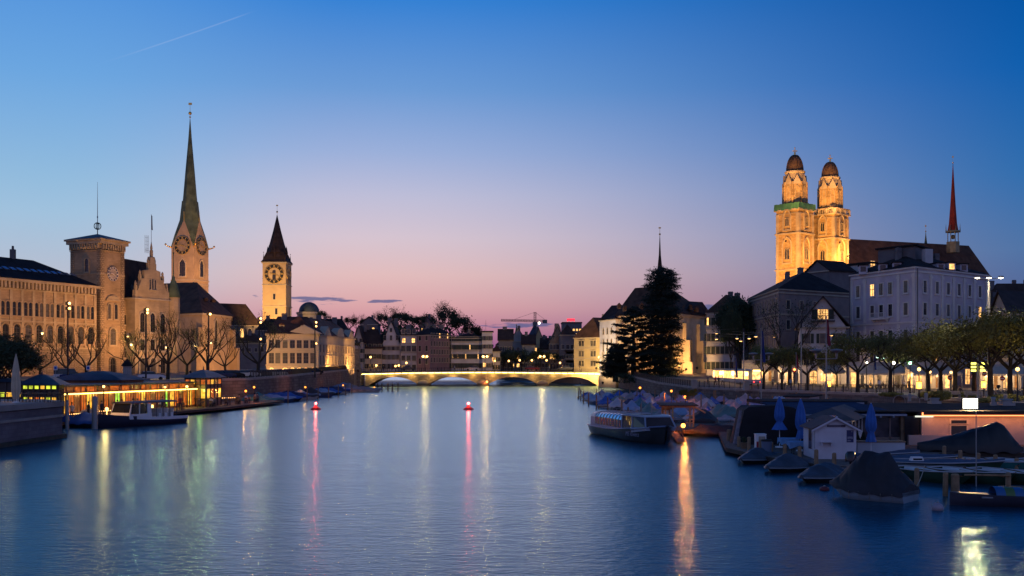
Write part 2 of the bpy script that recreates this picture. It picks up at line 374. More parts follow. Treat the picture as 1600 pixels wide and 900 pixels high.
def roof_mesh(kind,poly,org,z,h,over=.4,ridge_in=None,axis=None):
    """poly is a quad; 'gable'/'hip' with the ridge along edge 0 (axis 0) or edge 1 (axis 1)"""
    mb=MB(); ps=[Vector(p[:2]) for p in poly]; n=4
    c=sum(ps,Vector((0,0)))/len(ps)
    ex=[]
    for i in range(len(ps)):
        a=(ps[i]-ps[i-1]).normalized(); b=(ps[(i+1)%len(ps)]-ps[i]).normalized()
        na=Vector((a.y,-a.x)); nb=Vector((b.y,-b.x)); m=(na+nb); ex.append(ps[i]+m/max(.2,m.length_squared)*2*over)
    e=[(p.x-org[0],p.y-org[1],z-org[2]) for p in ex]
    if kind=='flat':
        mb.prism([(p[0],p[1]) for p in e],z-org[2],z-org[2]+h); return mb
    if kind=='pyramid':
        k=len(e); mb.add(e+[(c.x-org[0],c.y-org[1],z+h-org[2])],[(i,(i+1)%k,k) for i in range(k)]+[tuple(range(k-1,-1,-1))]); return mb
    if axis is None: axis=0 if (ps[1]-ps[0]).length>=(ps[2]-ps[1]).length else 1
    if axis==1: e=e[1:]+e[:1]; ex=ex[1:]+ex[:1]
    A=(ex[0]+ex[3])/2; B=(ex[1]+ex[2])/2; d=(B-A)
    wdt=(ex[3]-ex[0]).length/2
    ins=0 if kind=='gable' else (ridge_in if ridge_in is not None else min(wdt,d.length*.45))
    u=d.normalized(); A2=A+u*ins; B2=B-u*ins
    v=e+[(A2.x-org[0],A2.y-org[1],z+h-org[2]),(B2.x-org[0],B2.y-org[1],z+h-org[2])]
    th=.18
    if kind=='gable':
        vv=v+[(a_[0],a_[1],a_[2]-.28) for a_ in v]
        mb.add(vv,[(0,1,5,4),(2,3,4,5),(6,10,11,7),(8,11,10,9),(0,6,7,1),(2,8,9,3),(1,7,11,5),(5,11,8,2),(3,9,10,4),(4,10,6,0)]); return mb
    mb.add(v,[(0,1,5,4),(2,3,4,5),(1,2,5),(3,0,4),(0,3,2,1)]); return mb
def ridge_pt(poly,z,h,t,axis=0):
    ps=[Vector(p[:2]) for p in poly]
    if axis==1: ps=ps[1:]+ps[:1]
    A=(ps[0]+ps[3])/2; B=(ps[1]+ps[2])/2; c=A+(B-A)*t; return (c.x,c.y,z+h)
def building(name,label,cat,poly,z0,z1,wm,roof=('hip',4,tile_d,None),rows=(),wins=(),bands=(),trim=None,chim=0,dorm=0,group=None,axis=None,over=.4,wk=None,gablewin=True):
    """walls on the footprint, string courses, roof with chimneys and dormers, windows edge by edge.
       wins: (edge, rows, cols, w, h, kwargs)"""
    ps=[Vector(p[:2]) for p in poly]; c=sum(ps,Vector((0,0)))/len(ps); org=(c.x,c.y,z0)
    root=thing(name,label,cat,org,0,group)
    lp=loc_poly(poly,org)
    mb=MB(); mb.prism(lp,0,z1-z0)
    kind,h,rm=roof[0],roof[1],roof[2]; ri=roof[3] if len(roof)>3 else None
    ax=axis
    if ax is None: ax=0 if (ps[1]-ps[0]).length>=(ps[2]-ps[1]).length else 1
    if kind=='gable':      # masonry triangles under the gable roof
        q=ps[1:]+ps[:1] if ax==1 else ps
        for a,b in ((q[1],q[2]),(q[3],q[0])):
            m=(a+b)/2
            mb.add([(a.x-c.x,a.y-c.y,z1-z0),(b.x-c.x,b.y-c.y,z1-z0),(m.x-c.x,m.y-c.y,z1-z0+h-.15)],[(0,1,2)])
    mb.build('wall',wm,root)
    rf=roof_mesh(kind,poly,org,z1+.03,h,over if kind!='gable' else over,ri,ax).build('roof',rm,root)
    if kind!='flat' : 
        fb=MB(); band(fb,poly,z1-.28,z1+.01,over*.75,org); fb.build('cornice',trim or frame,root)
    for k in range(chim):
        t=(k+.5)/chim+random.uniform(-.08,.08); r=ridge_pt(poly,z1,h,t,ax); off=random.uniform(-1.2,1.2)
        w=random.uniform(.4,.7)
        cb=MB(); cb.box(-w,w,-.4,.4,-1.8,random.uniform(.7,1.4)); cb.box(-w-.08,w+.08,-.48,.48,.5,.62)
        cb.build('chimney',plast_d,rf,(r[0]-org[0]+off,r[1]-org[1]+off,r[2]-org[2]-(0 if kind!='flat' else 0)),random.uniform(0,.3))
    if dorm:
        p,q,L,a=edge(poly,dorm[0])
        for k in range(dorm[1]):
            t=(k+.7)/(dorm[1]+.4); cc=p+(q-p)*t; nn=Vector((-math.sin(a),math.cos(a)))*dorm[2]
            db=MB(); s=dorm[4] if len(dorm)>4 else 1.
            db.box(-.7*s,.7*s,0,2.4*s,0,1.4*s,0); db.add([(-.9*s,-.2,1.4*s),(.9*s,-.2,1.4*s),(0,-.2,2.1*s),(-.9*s,2.6*s,1.4*s),(.9*s,2.6*s,1.4*s),(0,2.6*s,2.1*s)],[(0,1,2),(3,5,4),(0,2,5,3),(1,4,5,2),(0,3,4,1)],1)
            db.box(-.4*s,.4*s,-.03,.01,.25,1.2*s,2)
            db.build('dormer',[wm,rm,glass],rf,(cc.x+nn.x-org[0],cc.y+nn.y-org[1],z1-z0+dorm[3]),a)
    for b in bands:
        bb=MB(); band(bb,poly,b,b+.3,.18,org); bb.build('string_course',trim or frame,root)
    for wspec in wins:
        e,rw,cl,w_,h_=wspec[:5]; kw=dict(wspec[5]) if len(wspec)>5 else {}
        kw.setdefault('trim',trim or frame)
        win_grid(root,org,poly,e,rw,cl,w_,h_,**kw)
    return root,org
# ================================================================== the setting
def water_mat():
    m,nt,N,L,b=_mat('river_water')
    b.inputs['Base Color'].default_value=(.008,.045,.10,1); b.inputs['Roughness'].default_value=.2; b.inputs['Specular Tint'].default_value=(.5,.8,1,1); b.inputs['IOR'].default_value=1.33
    b.inputs['Specular IOR Level'].default_value=.5
    tc=N.new('ShaderNodeTexCoord'); hs=[]
    for sc,rot,k,det in (((1.1,2.4,1),.1,.42,3),((3.4,7.,1),-.15,.3,3),((.1,.3,1),.4,.5,2)):
        mp=N.new('ShaderNodeMapping'); mp.inputs['Scale'].default_value=sc; mp.inputs['Rotation'].default_value=(0,0,rot); L.new(tc.outputs['Object'],mp.inputs[0])
        n=N.new('ShaderNodeTexNoise'); n.inputs['Scale'].default_value=1; n.inputs['Detail'].default_value=det; L.new(mp.outputs[0],n.inputs[0])
        q=N.new('ShaderNodeMath'); q.operation='MULTIPLY'; q.inputs[1].default_value=k; L.new(n.outputs[0],q.inputs[0]); hs.append(q.outputs[0])
    a=N.new('ShaderNodeMath'); a.operation='ADD'; L.new(hs[0],a.inputs[0]); L.new(hs[1],a.inputs[1])
    c=N.new('ShaderNodeMath'); c.operation='ADD'; L.new(a.outputs[0],c.inputs[0]); L.new(hs[2],c.inputs[1])
    bp=N.new('ShaderNodeBump'); bp.inputs['Strength'].default_value=WBUMP; bp.inputs['Distance'].default_value=.2
    L.new(c.outputs[0],bp.inputs['Height'])
    # lake-green blue water: the body scatters a little blue, the surface reflects by Fresnel with the water's own cold tint
    df=N.new('ShaderNodeBsdfDiffuse'); df.inputs['Color'].default_value=(.006,.05,.085,1); gl=N.new('ShaderNodeBsdfGlossy'); gl.inputs['Color'].default_value=(.46,.745,.92,1); gl.inputs['Roughness'].default_value=.19
    fr=N.new('ShaderNodeFresnel'); fr.inputs['IOR'].default_value=1.33; mx=N.new('ShaderNodeMixShader')
    for s in (df,gl,fr): L.new(bp.outputs[0],s.inputs['Normal'])
    L.new(fr.outputs[0],mx.inputs[0]); L.new(df.outputs[0],mx.inputs[1]); L.new(gl.outputs[0],mx.inputs[2]); N.remove(b); L.new(mx.outputs[0],[n for n in N if n.type=='OUTPUT_MATERIAL'][0].inputs[0]); return m
WBUMP=.46
mb=MB(); mb.add([(-400,-200,0),(300,-200,0),(300,900,0),(-400,900,0)],[(0,1,2,3)]); struct(mb.build('water',water_mat()))
mb=MB(); mb.add([(-6000,-6000,-1.6),(6000,-6000,-1.6),(6000,6000,-1.6),(-6000,6000,-1.6)],[(0,1,2,3)]); struct(mb.build('ground',asphalt))
SL=[(-60,-200),(-59,60),(-57,110),(-52,150),(-42,171),(-41,200),(-42.5,250),(-45,300),(-46,330),(-60,400),(-78,500),(-110,620),(-140,900)]
SR=[(75,-200),(60,50),(54,95),(51,147),(38.5,174),(32.7,189),(30,215),(29,285),(27,300),(26,330),(8,400),(-12,500),(-40,620),(-60,900)]
def interp(tab,y):
    for (x0,y0),(x1,y1) in zip(tab,tab[1:]):
        if y<=y1: t=(y-y0)/(y1-y0); return x0+(x1-x0)*max(0,t)
    return tab[-1][0]
def sstep(a,b,v): t=max(0,min(1,(v-a)/(b-a))); return t*t*(3-2*t)
def zl(x,y):
    z=3.3+.9*sstep(170,305,y)
    d=((x+62)/62)**2+((y-470)/85)**2
    return z+15*max(0,1-d)**.8*sstep(0,20,abs(interp(SL,y)-x))+6*sstep(-160,-330,x)*sstep(250,420,y)
def zr(x,y):
    z=2.0+2.0*sstep(180,300,y)
    return z+20*sstep(45,120,x-interp(SR,y))*sstep(215,330,y)+10*sstep(400,700,y)*sstep(20,120,x-interp(SR,y))
def land(name,tab,sg,fz,m):
    ys=sorted(set([t[1] for t in tab]+list(range(-200,900,20)))); off=[0,2,6,12,20,30,40,52,65,80,100,130,170,250,400,900,3500]
    mb=MB(); vs=[]
    for y in ys:
        x0=interp(tab,y)
        vs.append((x0,y,-1.5)); 
        for o in off: vs.append((x0+sg*o,y,fz(x0+sg*o,y)))
    k=len(off)+1
    fs=[(i*k+j,i*k+j+1,(i+1)*k+j+1,(i+1)*k+j) for i in range(len(ys)-1) for j in range(k-1)]
    mb.add(vs,fs,0,False); return struct(mb.build(name,m))
land('quay_ground_west',SL,-1,zl,paving); land('quay_ground_east',SR,1,zr,paving)
# far land closing the river, wooded slopes on the horizon
mb=MB(); 
vs=[]; nx=60
for j,(y,h) in enumerate(((880,4),(1000,9),(1400,16),(2600,30),(5200,48))):
    for i in range(nx+1):
        x=(-2.2+4.4*i/nx)*y*.9; vs.append((x,y,h+h*.5*math.sin(i*.7+j)+h*.25*math.sin(i*2.1+j*2)))
mb.add(vs,[(j*(nx+1)+i,j*(nx+1)+i+1,(j+1)*(nx+1)+i+1,(j+1)*(nx+1)+i) for j in range(4) for i in range(nx)],0,True)
struct(mb.build('hills',pbr('far_slopes',(.03,.035,.045),.95,.3,.01)))
# riverside road on the east bank
def sheet(name,pts,m,z=None,kind='structure'):
    mb=MB(); mb.add([(x,y,z if z is not None else 0) for x,y in pts],[tuple(range(len(pts)))]); return struct(mb.build(name,m))
mb=MB()
ys=list(range(60,300,12)); vs=[]
for y in ys:
    for o in (24,36): x=interp(SR,y)+o; vs.append((x,y,zr(x,y)+.02))
mb.add(vs,[(2*i,2*i+1,2*i+3,2*i+2) for i in range(len(ys)-1)],0); struct(mb.build('road',asphalt))
# quay walls
def quay_wall(name,label,pts,top,th=.9,m=quaym,cope=.35,coping=None):
    org=(*pts[0],0); root=thing(name,label,'wall',org)
    mb=MB(); cb=MB()
    for (x0,y0),(x1,y1) in zip(pts,pts[1:]):
        d=Vector((x1-x0,y1-y0)).normalized(); n=Vector((-d.y,d.x))
        z0=top(x0,y0); z1=top(x1,y1)
        for b,w0,w1,lo,hi in ((mb,-.1,th,-1.5-z0 if False else None,0),(cb,-.2,th+.05,None,cope)):
            A=Vector((x0,y0))+n*w0-Vector(org[:2]); B=Vector((x1,y1))+n*w0-Vector(org[:2]); Cc=Vector((x1,y1))+n*w1-Vector(org[:2]); D=Vector((x0,y0))+n*w1-Vector(org[:2])
            l0,l1=(-1.5,-1.5) if b is mb else (z0,z1)
            h0,h1=(z0,z1) if b is mb else (z0+cope,z1+cope)
            b.add([(*A,l0),(*B,l1),(*Cc,l1),(*D,l0),(*A,h0),(*B,h1),(*Cc,h1),(*D,h0)],[(0,3,2,1),(4,5,6,7),(0,1,5,4),(1,2,6,5),(2,3,7,6),(3,0,4,7)])
    mb.build('wall_face',m,root); cb.build('coping',coping or concrete,root)
    return root
wl=[p for p in SL if 100<p[1]<312][::1]
quay_wall('quay_wall','long dark masonry quay wall under the promenade on the west bank',wl,lambda x,y:zl(x,y)+.25+.3*sstep(150,200,y))
wr=[p for p in SR if 40<p[1]<300]
quay_wall('quay_wall','dark masonry quay wall behind the covered boats of the east bank',wr[::-1],lambda x,y:zr(x,y)-.2)
# foreground terrace on the left
org=(-37.4,87.6,0); root=thing('river_terrace','grey stone river terrace with a moulded edge jutting in at the left border','terrace',org)
tp=[(-85,20),(-37.5,20),(-37.5,77),(-37.3,87.6),(-41,92),(-85,97)]; lp=loc_poly(tp,org)
mb=MB(); mb.prism(lp,-1.5,2.55); mb.build('wall_face',masonry('terrace_stone',(.15,.14,.16),.9,.3,.012,k=.75,var=.12,bump=.2),root)
mb=MB(); mb.prism(lp,2.55,3.04); mb2=MB(); band(mb2,tp,1.75,1.95,.12,org); band(mb2,tp,2.62,3.06,.16,org); mb2.build('coping',concrete,root)
mb=MB(); band(mb,tp,-.05,.32,.35,org); mb.build('plinth',pbr('algae_dark_stone',(.04,.045,.035),.8,.4,1.5),root)

# ------------------------------------------------------------------ arched bridge
def bridge():
    Y0=311; piers=[-43.3,-26.2,-8.5,9.05,26.2]; wd=14
    root=thing('stone_bridge','low four arched stone bridge with a glowing band of light under its parapet','bridge',(-8.5,Y0,0))
    ox=-8.5
    def deck(x): return 4.0-.0004*(x+8.5)**2
    mb=MB(); m=20
    for a,b in zip(piers,piers[1:]):
        a2=a+1.3; b2=b-1.3; pts=[]
        for i in range(m+1):
            t=i/m; x=a2+(b2-a2)*t; z=.25+2.35*(1-abs(2*t-1)**2.2) if 0<t<1 else .35; pts.append((x,z))
        pts=[(a,-.5),(a2,-.5)]+pts+[(b2,-.5),(b,-.5)]
        for (x0,z0),(x1,z1) in zip(pts,pts[1:]):
            if x1-x0<1e-6: continue
            for yy in (0,wd): mb.add([(x0-ox,yy,z0),(x1-ox,yy,z1),(x1-ox,yy,deck(x1)),(x0-ox,yy,deck(x0))],[(0,1,2,3)])
        for (x0,z0),(x1,z1) in zip(pts[1:-1],pts[2:-1]):
            mb.add([(x0-ox,0,z0),(x1-ox,0,z1),(x1-ox,wd,z1),(x0-ox,wd,z0)],[(0,1,2,3)],0)
    mb.build('spandrel_wall',masonry('bridge_stone',(.36,.30,.2),1.2,.5,.025,bump=.2),root)
    for a,b in zip(piers,piers[1:]):
        rb=MB(); a2=a+1.3; b2=b-1.3; pr=None
        for i in range(m+1):
            t=i/m; x=a2+(b2-a2)*t; z=.25+2.35*(1-abs(2*t-1)**2.2) if 0<t<1 else .35
            if pr: rb.add([(pr[0]-ox,-.12,pr[1]),(x-ox,-.12,z),(x-ox,-.12,z+.3),(pr[0]-ox,-.12,pr[1]+.3),(pr[0]-ox,.01,pr[1]),(x-ox,.01,z),(x-ox,.01,z+.3),(pr[0]-ox,.01,pr[1]+.3)],[(0,1,2,3),(0,4,5,1),(3,2,6,7)])
            pr=(x,z)
        rb.build('arch_ring',sand2,root)
    n=36; xs=[piers[0]-1+(piers[-1]-piers[0]+1)*i/n for i in range(n+1)]
    db=MB(); lb=MB()
    for x0,x1 in zip(xs,xs[1:]):
        z0,z1=deck(x0),deck(x1)
        db.add([(x0-ox,-.45,z0),(x1-ox,-.45,z1),(x1-ox,wd+.45,z1),(x0-ox,wd+.45,z0),(x0-ox,-.45,z0+.35),(x1-ox,-.45,z1+.35),(x1-ox,wd+.45,z1+.35),(x0-ox,wd+.45,z0+.35)],[(0,3,2,1),(4,5,6,7),(0,1,5,4),(2,3,7,6)])
        g=.12
        lb.add([(x0-ox+g,-.40,z0-.16),(x1-ox-g,-.40,z1-.16),(x1-ox-g,-.22,z1-.16),(x0-ox+g,-.22,z0-.16),(x0-ox+g,-.40,z0-.01),(x1-ox-g,-.40,z1-.01),(x1-ox-g,-.22,z1-.01),(x0-ox+g,-.22,z0-.01)],[(0,3,2,1),(0,1,5,4),(1,2,6,5),(2,3,7,6),(3,0,4,7)])
    db.build('deck',concrete,root); lb.build('light_strip',emis('bridge_strip',(1,.64,.16),13.),root)
    for p in piers[1:-1]:
        pb=MB()
        pb.lathe([(1.75,-.8),(1.75,.55),(1.9,.6),(1.85,.85),(1.5,1.25),(.9,1.6),(.15,1.8)],(p-ox,-.6,0),18)
        pb.build('cutwater',sand2,root)
    # railing
    for yy in (-.3,wd+.3):
        rb=MB(); pr=None
        for i in range(0,121):
            x=piers[0]-1+(piers[-1]-piers[0]+1)*i/120; z=deck(x)+.35
            rb.box(x-ox-.025,x-ox+.025,yy-.02,yy+.02,z,z+1.0)
            if i%10==0: rb.box(x-ox-.08,x-ox+.08,yy-.08,yy+.08,z,z+1.12)
            if pr:
                for h in (.12,1.0): rb.tube((pr[0]-ox,yy,pr[1]+h),(x-ox,yy,z+h),.035,n=4,smooth=False)
            pr=(x,z)
        rb.build('railing',iron,root)
    # added unseen spots boosting the strip's glow between the arches, and the lamp at the middle pier
    for i in range(12):
        x=piers[0]+2+(piers[-1]-piers[0]-4)*i/11
        light('SPOT','strip_boost',(x,Y0-1.4,3.6),290,(1,.58,.14),.3,(x,Y0+.5,1.4),120,.9,root)
    bb=MB(); bb.ball((-8.5-ox+1.2,-2.6,1.25),.26,8); bb.build('pier_lamp',bulbo,root)
    light('POINT','pier_light',(-7.3,Y0-2.9,1.3),500,SODIUM,.2,parent=root)
bridge()
# stone pylon with a rider at the west end of the bridge
root=thing('monument_pylon','tall slim stone pylon carrying a bronze rider at the west end of the bridge','monument',(-45.5,309,0))
mb=MB(); mb.prism([(-1.3,-1.3),(1.3,-1.3),(1.3,1.3),(-1.3,1.3)],-1,5.2); mb.loft([[( -1.05,-1.05,5.2),(1.05,-1.05,5.2),(1.05,1.05,5.2),(-1.05,1.05,5.2)],[(-.85,-.85,10.4),(.85,-.85,10.4),(.85,.85,10.4),(-.85,.85,10.4)]],0,False); mb.box(-1.05,1.05,-1.05,1.05,10.4,10.8); mb.build('shaft',masonry('pylon_stone',(.2,.18,.16)),root)
hb=MB(); hb.loft([[(x,.42*r*math.cos(a),12.3+up+.5*r*math.sin(a)) for a in [k*math.pi/4 for k in range(8)]] for x,r,up in ((-1.1,.5,0),(-.9,1,0),(-.3,.9,-.03),(.4,.95,0),(.85,.9,.1),(1.15,.6,.5),(1.35,.42,.85),(1.75,.3,.75),(2.0,.18,.6))])
for x,y,k in ((-.85,-.25,0),(-.8,.25,.1),(.75,-.25,0),(.8,.25,.45)): hb.tube((x,y,12.2),(x+k*.6,y,11.5),.17,.11,6); hb.tube((x+k*.6,y,11.5),(x-.05+k*.4,y,10.8),.1,.07,6)
hb.tube((-1.1,0,12.4),(-1.4,0,11.5),.12,.05,5); hb.tube((0,0,12.5),(.05,0,13.6),.32,.28,8); hb.ball((.08,0,13.95),.2,8); hb.tube((.05,.3,13.4),(.5,.4,12.9),.1,.08,5); hb.tube((.05,-.3,13.4),(.6,-.3,13.1),.1,.08,5); hb.tube((.1,.35,12.5),(.3,.5,11.7),.15,.1,5); hb.tube((.1,-.35,12.5),(.3,-.5,11.7),.15,.1,5)
hb.build('rider_statue',pbr('dark_bronze',(.03,.035,.03),.5,.3,metal=.5),root)
# ================================================================== west bank landmarks
def uv(pt,d,s): return (pt[0]+d[0]*s,pt[1]+d[1]*s)
uF=Vector((24.6,55)).normalized(); nb=Vector((-uF.y,uF.x))     # along the long facade, and into the building
# ---- long arcaded office range with its clock tower
def post():
    e1=Vector((-98.8,250)); e0=e1-uF*62
    poly=[tuple(e0),tuple(e1),tuple(e1+nb*22),tuple(e0+nb*22)]
    zt=24.3; z0=3.3; Lg=62.
    org=(*((e0+e1)/2),z0)
    root=thing('office_building','long orange lit sandstone range with arched windows and skylights in its dark roof','building',org)
    mb=MB(); mb.prism(loc_poly(poly,org),6.5,zt-z0); mb.build('wall',sand,root)
    mb=MB(); band(mb,poly,z0,z0+6.6,.35,org); mb.build('ground_storey',rust,root)
    rf=roof_mesh('hip',poly,org,zt+.5,5.8,1.0,9.,0).build('roof',slate,root)
    for k in range(16):                     # skylights lying in the roof slope
        t=.5+.03*k*1.02; 
        if t>.97: break
        for rr in (0,):
            c=e0+uF*(Lg*t)+nb*3.4; s=MB(); s.box(-.55,.55,-.02,1.5,-.05,.1)
            o=s.build('skylight',pbr('skylight_glass',(.3,.35,.45),.05,.1,metal=.6),rf,(c.x-org[0],c.y-org[1],zt-z0+.55+4.4*5.8/12+.12),math.atan2(uF.y,uF.x)); o.rotation_euler=(math.atan2(5.8,12),0,math.atan2(uF.y,uF.x))
    for b,h,o_ in ((z0+6.5,.35,.5),(z0+12.2,.35,.3),(zt-.1,.6,.95),(zt-1.9,.3,.25)):
        bb=MB(); band(bb,poly,b,b+h,o_,org); bb.build('string_course',sand2,root)
    cb=MB()                                  # corbel table under the eave
    a=math.atan2(uF.y,uF.x)
    k=0
    for i in range(62):
        c=e0+uF*(i+.5)-nb*.35
        dx,dy=uF*.25; ex,ey=nb*.45
        p=[(c.x-dx-ex,c.y-dy-ey),(c.x+dx-ex,c.y+dy-ey),(c.x+dx+ex,c.y+dy+ey),(c.x-dx+ex,c.y-dy+ey)]
        cb.prism(loc_poly(p,org),zt-1.5-z0,zt-.12-z0)
    cb.build('corbel_table',sand2,root)
    pb=MB()                                  # pilaster strips between every second window
    for i in range(0,22):
        c=e0+uF*(Lg*(i)/21.); d=uF*.35; 
        p=[tuple(c-d-nb*.22),tuple(c+d-nb*.22),tuple(c+d+nb*.1),tuple(c-d+nb*.1)]
        pb.prism(loc_poly(p,org),6.9,zt-1.9-z0)
    pb.build('pilaster_strip',sand2,root)
    cols=[(k+.5)/21 for k in range(8,21)]
    win_grid(root,org,poly,0,[z0+7.7],cols,1.7,4.0,kind='arch',trim=sand,fr=.35,d=.3,mull=(1,1),plit=0)
    win_grid(root,org,poly,0,[zt-8.3+4.5-1.0],cols,1.15,2.5,kind='arch',trim=sand,fr=.22,d=.22,mull=(1,0),plit=0) if False else None
    win_grid(root,org,poly,0,[z0+13.6],[ (k+.27)/21 for k in range(8,21)]+[(k+.73)/21 for k in range(8,21)],1.0,3.0,kind='arch',trim=sand,fr=.22,d=.2,mull=(0,1),plit=0)
    win_grid(root,org,poly,0,[z0+.8],cols,1.7,3.6,kind='arch',trim=rust,fr=.3,d=.4,mull=(1,1),plit=.12)
    # right-hand end dormer stubs and a chimney
    for t in (.52,.78):
        c=e0+uF*(Lg*t)+nb*11; ch=MB(); ch.box(-.5,.5,-.5,.5,-1,2.2); ch.tube((0,0,2.2),(0,0,3.0),.3,.25,8); ch.build('chimney',plast_d,rf,(c.x-org[0],c.y-org[1],zt-z0+6.1))
post()
def clock_face(root,loc,rz,r,ring,dial,hand,name='clock',time=(4,18),rect=False,numw=.1,hub=None):
    """a round clock: ring, dial, twelve hour marks and two hands, built in the XZ plane facing -Y"""
    cb=MB(); n=32
    o=[(math.cos(2*math.pi*i/n),math.sin(2*math.pi*i/n)) for i in range(n)]
    k=bpy.data.objects.new(name,None)
    rb=MB(); vs=[(x*r,-.14,z*r) for x,z in o]+[(x*r*.66,-.14,z*r*.66) for x,z in o]+[(x*r,.02,z*r) for x,z in o]+[(x*r*.66,.02,z*r*.66) for x,z in o]
    rb.add(vs,[f for i in range(n) for f in ((i,(i+1)%n,n+(i+1)%n,n+i),(i,2*n+i,2*n+(i+1)%n,(i+1)%n),(n+i,n+(i+1)%n,3*n+(i+1)%n,3*n+i))],0)
    for rr in (r*1.0,r*.66):
        for i in range(n):
            j=(i+1)%n; rb.tube((o[i][0]*rr,-.15,o[i][1]*rr),(o[j][0]*rr,-.15,o[j][1]*rr),.03*r,n=4,mat=1,smooth=False,cap=False)
    for h in range(12):
        a=2*math.pi*h/12; x,z=math.sin(a),math.cos(a)
        px,pz=math.cos(a),-math.sin(a); w=r*(.05 if h%3 else .085)
        q=[(x*r*.72-px*w,z*r*.72-pz*w),(x*r*.93-px*w,z*r*.93-pz*w),(x*r*.93+px*w,z*r*.93+pz*w),(x*r*.72+px*w,z*r*.72+pz*w)]
        rb.add([(a_,-.17,b_) for a_,b_ in q]+[(a_,-.13,b_) for a_,b_ in q],[(0,1,2,3),(0,4,5,1),(1,5,6,2),(2,6,7,3),(3,7,4,0)],1)
    co=rb.build(name,[ring,hand],root,loc,rz)
    db=MB(); db.add([(x*r*.66,-.03,z*r*.66) for x,z in o],[tuple(range(n))]); db.build('dial',dial,co)
    for nm,a,l,w in (('hour_hand',2*math.pi*(time[0]/12+time[1]/720),.5,.055),('minute_hand',2*math.pi*time[1]/60,.82,.04)):
        hb=MB(); x,z=math.sin(a),math.cos(a); px,pz=z,-x
        q=[(-x*.18-px*w,-z*.18-pz*w),(x*l*.7-px*w,z*l*.7-pz*w),(x*l,z*l),(x*l*.7+px*w,z*l*.7+pz*w),(-x*.18+px*w,-z*.18+pz*w)]
        hb.add([(a_*r,-.21,b_*r) for a_,b_ in q]+[(a_*r,-.17,b_*r) for a_,b_ in q],[(0,1,2,3,4)]+[(i,(i+1)%5,(i+1)%5+5,i+5) for i in range(5)]); hb.build(nm,hand,co)
    return co
def post_tower():
    c0=Vector((-98.6,253)); w=9.6; s=7.6
    a=c0; b=c0+uF*s; poly=[tuple(a),tuple(b),tuple(b+nb*w),tuple(a+nb*w)]      # edge0 river face, edge3 face towards the bridge (south)
    z0=3.3; zt=36.2; org=(*((a+b)/2+nb*w/2),z0)
    root=thing('clock_tower','square sandstone tower with a blue clock face, deep cornice and orb topped mast','tower',org)
    mb=MB(); mb.prism(loc_poly(poly,org),0,zt-z0); mb.build('wall',sand,root)
    bb=MB(); band(bb,poly,zt-.9,zt-.1,.75,org); band(bb,poly,zt-.1,zt+.25,1.1,org); band(bb,poly,zt-2.6,zt-2.4,.2,org); bb.build('cornice',sand2,root)
    cb=MB()
    for i in range(4):
        p,q,L,_=edge(poly,i); d=(q-p).normalized(); n=Vector((d.y,-d.x)); k=int(L/.75)
        for j in range(k):
            c=p+d*(L*(j+.5)/k)+n*.35; u=d*.17; v=n*.38
            cb.prism(loc_poly([tuple(c-u-v),tuple(c+u-v),tuple(c+u+v),tuple(c-u+v)][::1],org),zt-2.2-z0,zt-.92-z0)
    cb.build('corbel_table',sand2,root)
    qb=MB()      # corner quoins
    for i in range(4):
        v=Vector(poly[i]); 
        for sgn,dd in ((1,(Vector(poly[(i+1)%4])-v).normalized()),(1,(Vector(poly[i-1])-v).normalized())):
            pass
    for i in range(4):
        p,q,L,_=edge(poly,i); d=(q-p).normalized(); n=Vector((d.y,-d.x))
        for t0,t1 in ((-.0,1.1),(L-1.1,L)):
            A=p+d*t0+n*.12; B=p+d*t1+n*.12; qb.prism(loc_poly([tuple(A),tuple(B),tuple(B-n*.2),tuple(A-n*.2)],org),0,zt-2.6-z0)
    qb.build('corner_strip',masonry('quoins',(.38,.28,.18),.8,.45,.06,bump=.8),root)
    rf=roof_mesh('pyramid',poly,org,zt+.28,1.7,1.2).build('roof',blueroof,root)
    h=zt-z0+1.9
    ob=MB(); ob.tube((0,0,h-.4),(0,0,h+1.2),.12,n=6)
    for k in range(4):
        a_=k*math.pi/4; pr=None
        for i in range(17):
            t=2*math.pi*i/16; pnt=(.85*math.cos(t)*math.cos(a_),.85*math.cos(t)*math.sin(a_),h+2.0+.85*math.sin(t))
            if pr: ob.tube(pr,pnt,.09,n=4,cap=False)
            pr=pnt
    ob.tube((0,0,h+1.1),(0,0,h+2.9),.1,n=6); ob.build('orb',iron,rf)
    ob=MB(); ob.tube((0,0,h+2.8),(0,0,h+12.8),.1,.03,6); ob.tube((0,0,h+4),(0,0,h+4.4),.16,n=6); ob.build('mast',steel,rf)
    # openings
    win_grid(root,org,poly,3,[zt-7.6],[.55],1.15,3.2,kind='arch',trim=sand2,fr=.25,d=.2,plit=0)
    win_grid(root,org,poly,3,[zt-22.],[.5],1.15,3.2,kind='arch',trim=sand2,fr=.25,d=.2,plit=0)
    win_grid(root,org,poly,0,[z0+14.0],[.36,.64],1.0,3.6,kind='arch',trim=sand2,fr=.22,d=.2,plit=0)
    win_grid(root,org,poly,0,[z0+7.7],[.5],1.9,4.0,kind='arch',trim=sand2,fr=.35,d=.3,plit=0)
    win_grid(root,org,poly,0,[z0+.8],[.5],1.8,3.8,kind='arch',trim=rust,fr=.3,d=.3,plit=0)
    p,q,L,aa=edge(poly,0); m=(p+q)/2; n=Vector((math.sin(aa),-math.cos(aa)))
    bb=MB(); r=2.0; pts=[(-r,0)]+[(r*math.cos(math.pi*i/10),.9*math.sin(math.pi*i/10)) for i in range(11)][::-1]
    bb.xz([(r*math.cos(math.pi*i/10),1.1*math.sin(math.pi*i/10)) for i in range(11)],-.3,0); bb.box(-2.3,2.3,-.45,0,-.25,0.001)
    bb.build('pediment',sand2,root,(m.x-org[0],m.y-org[1],18.6),aa)
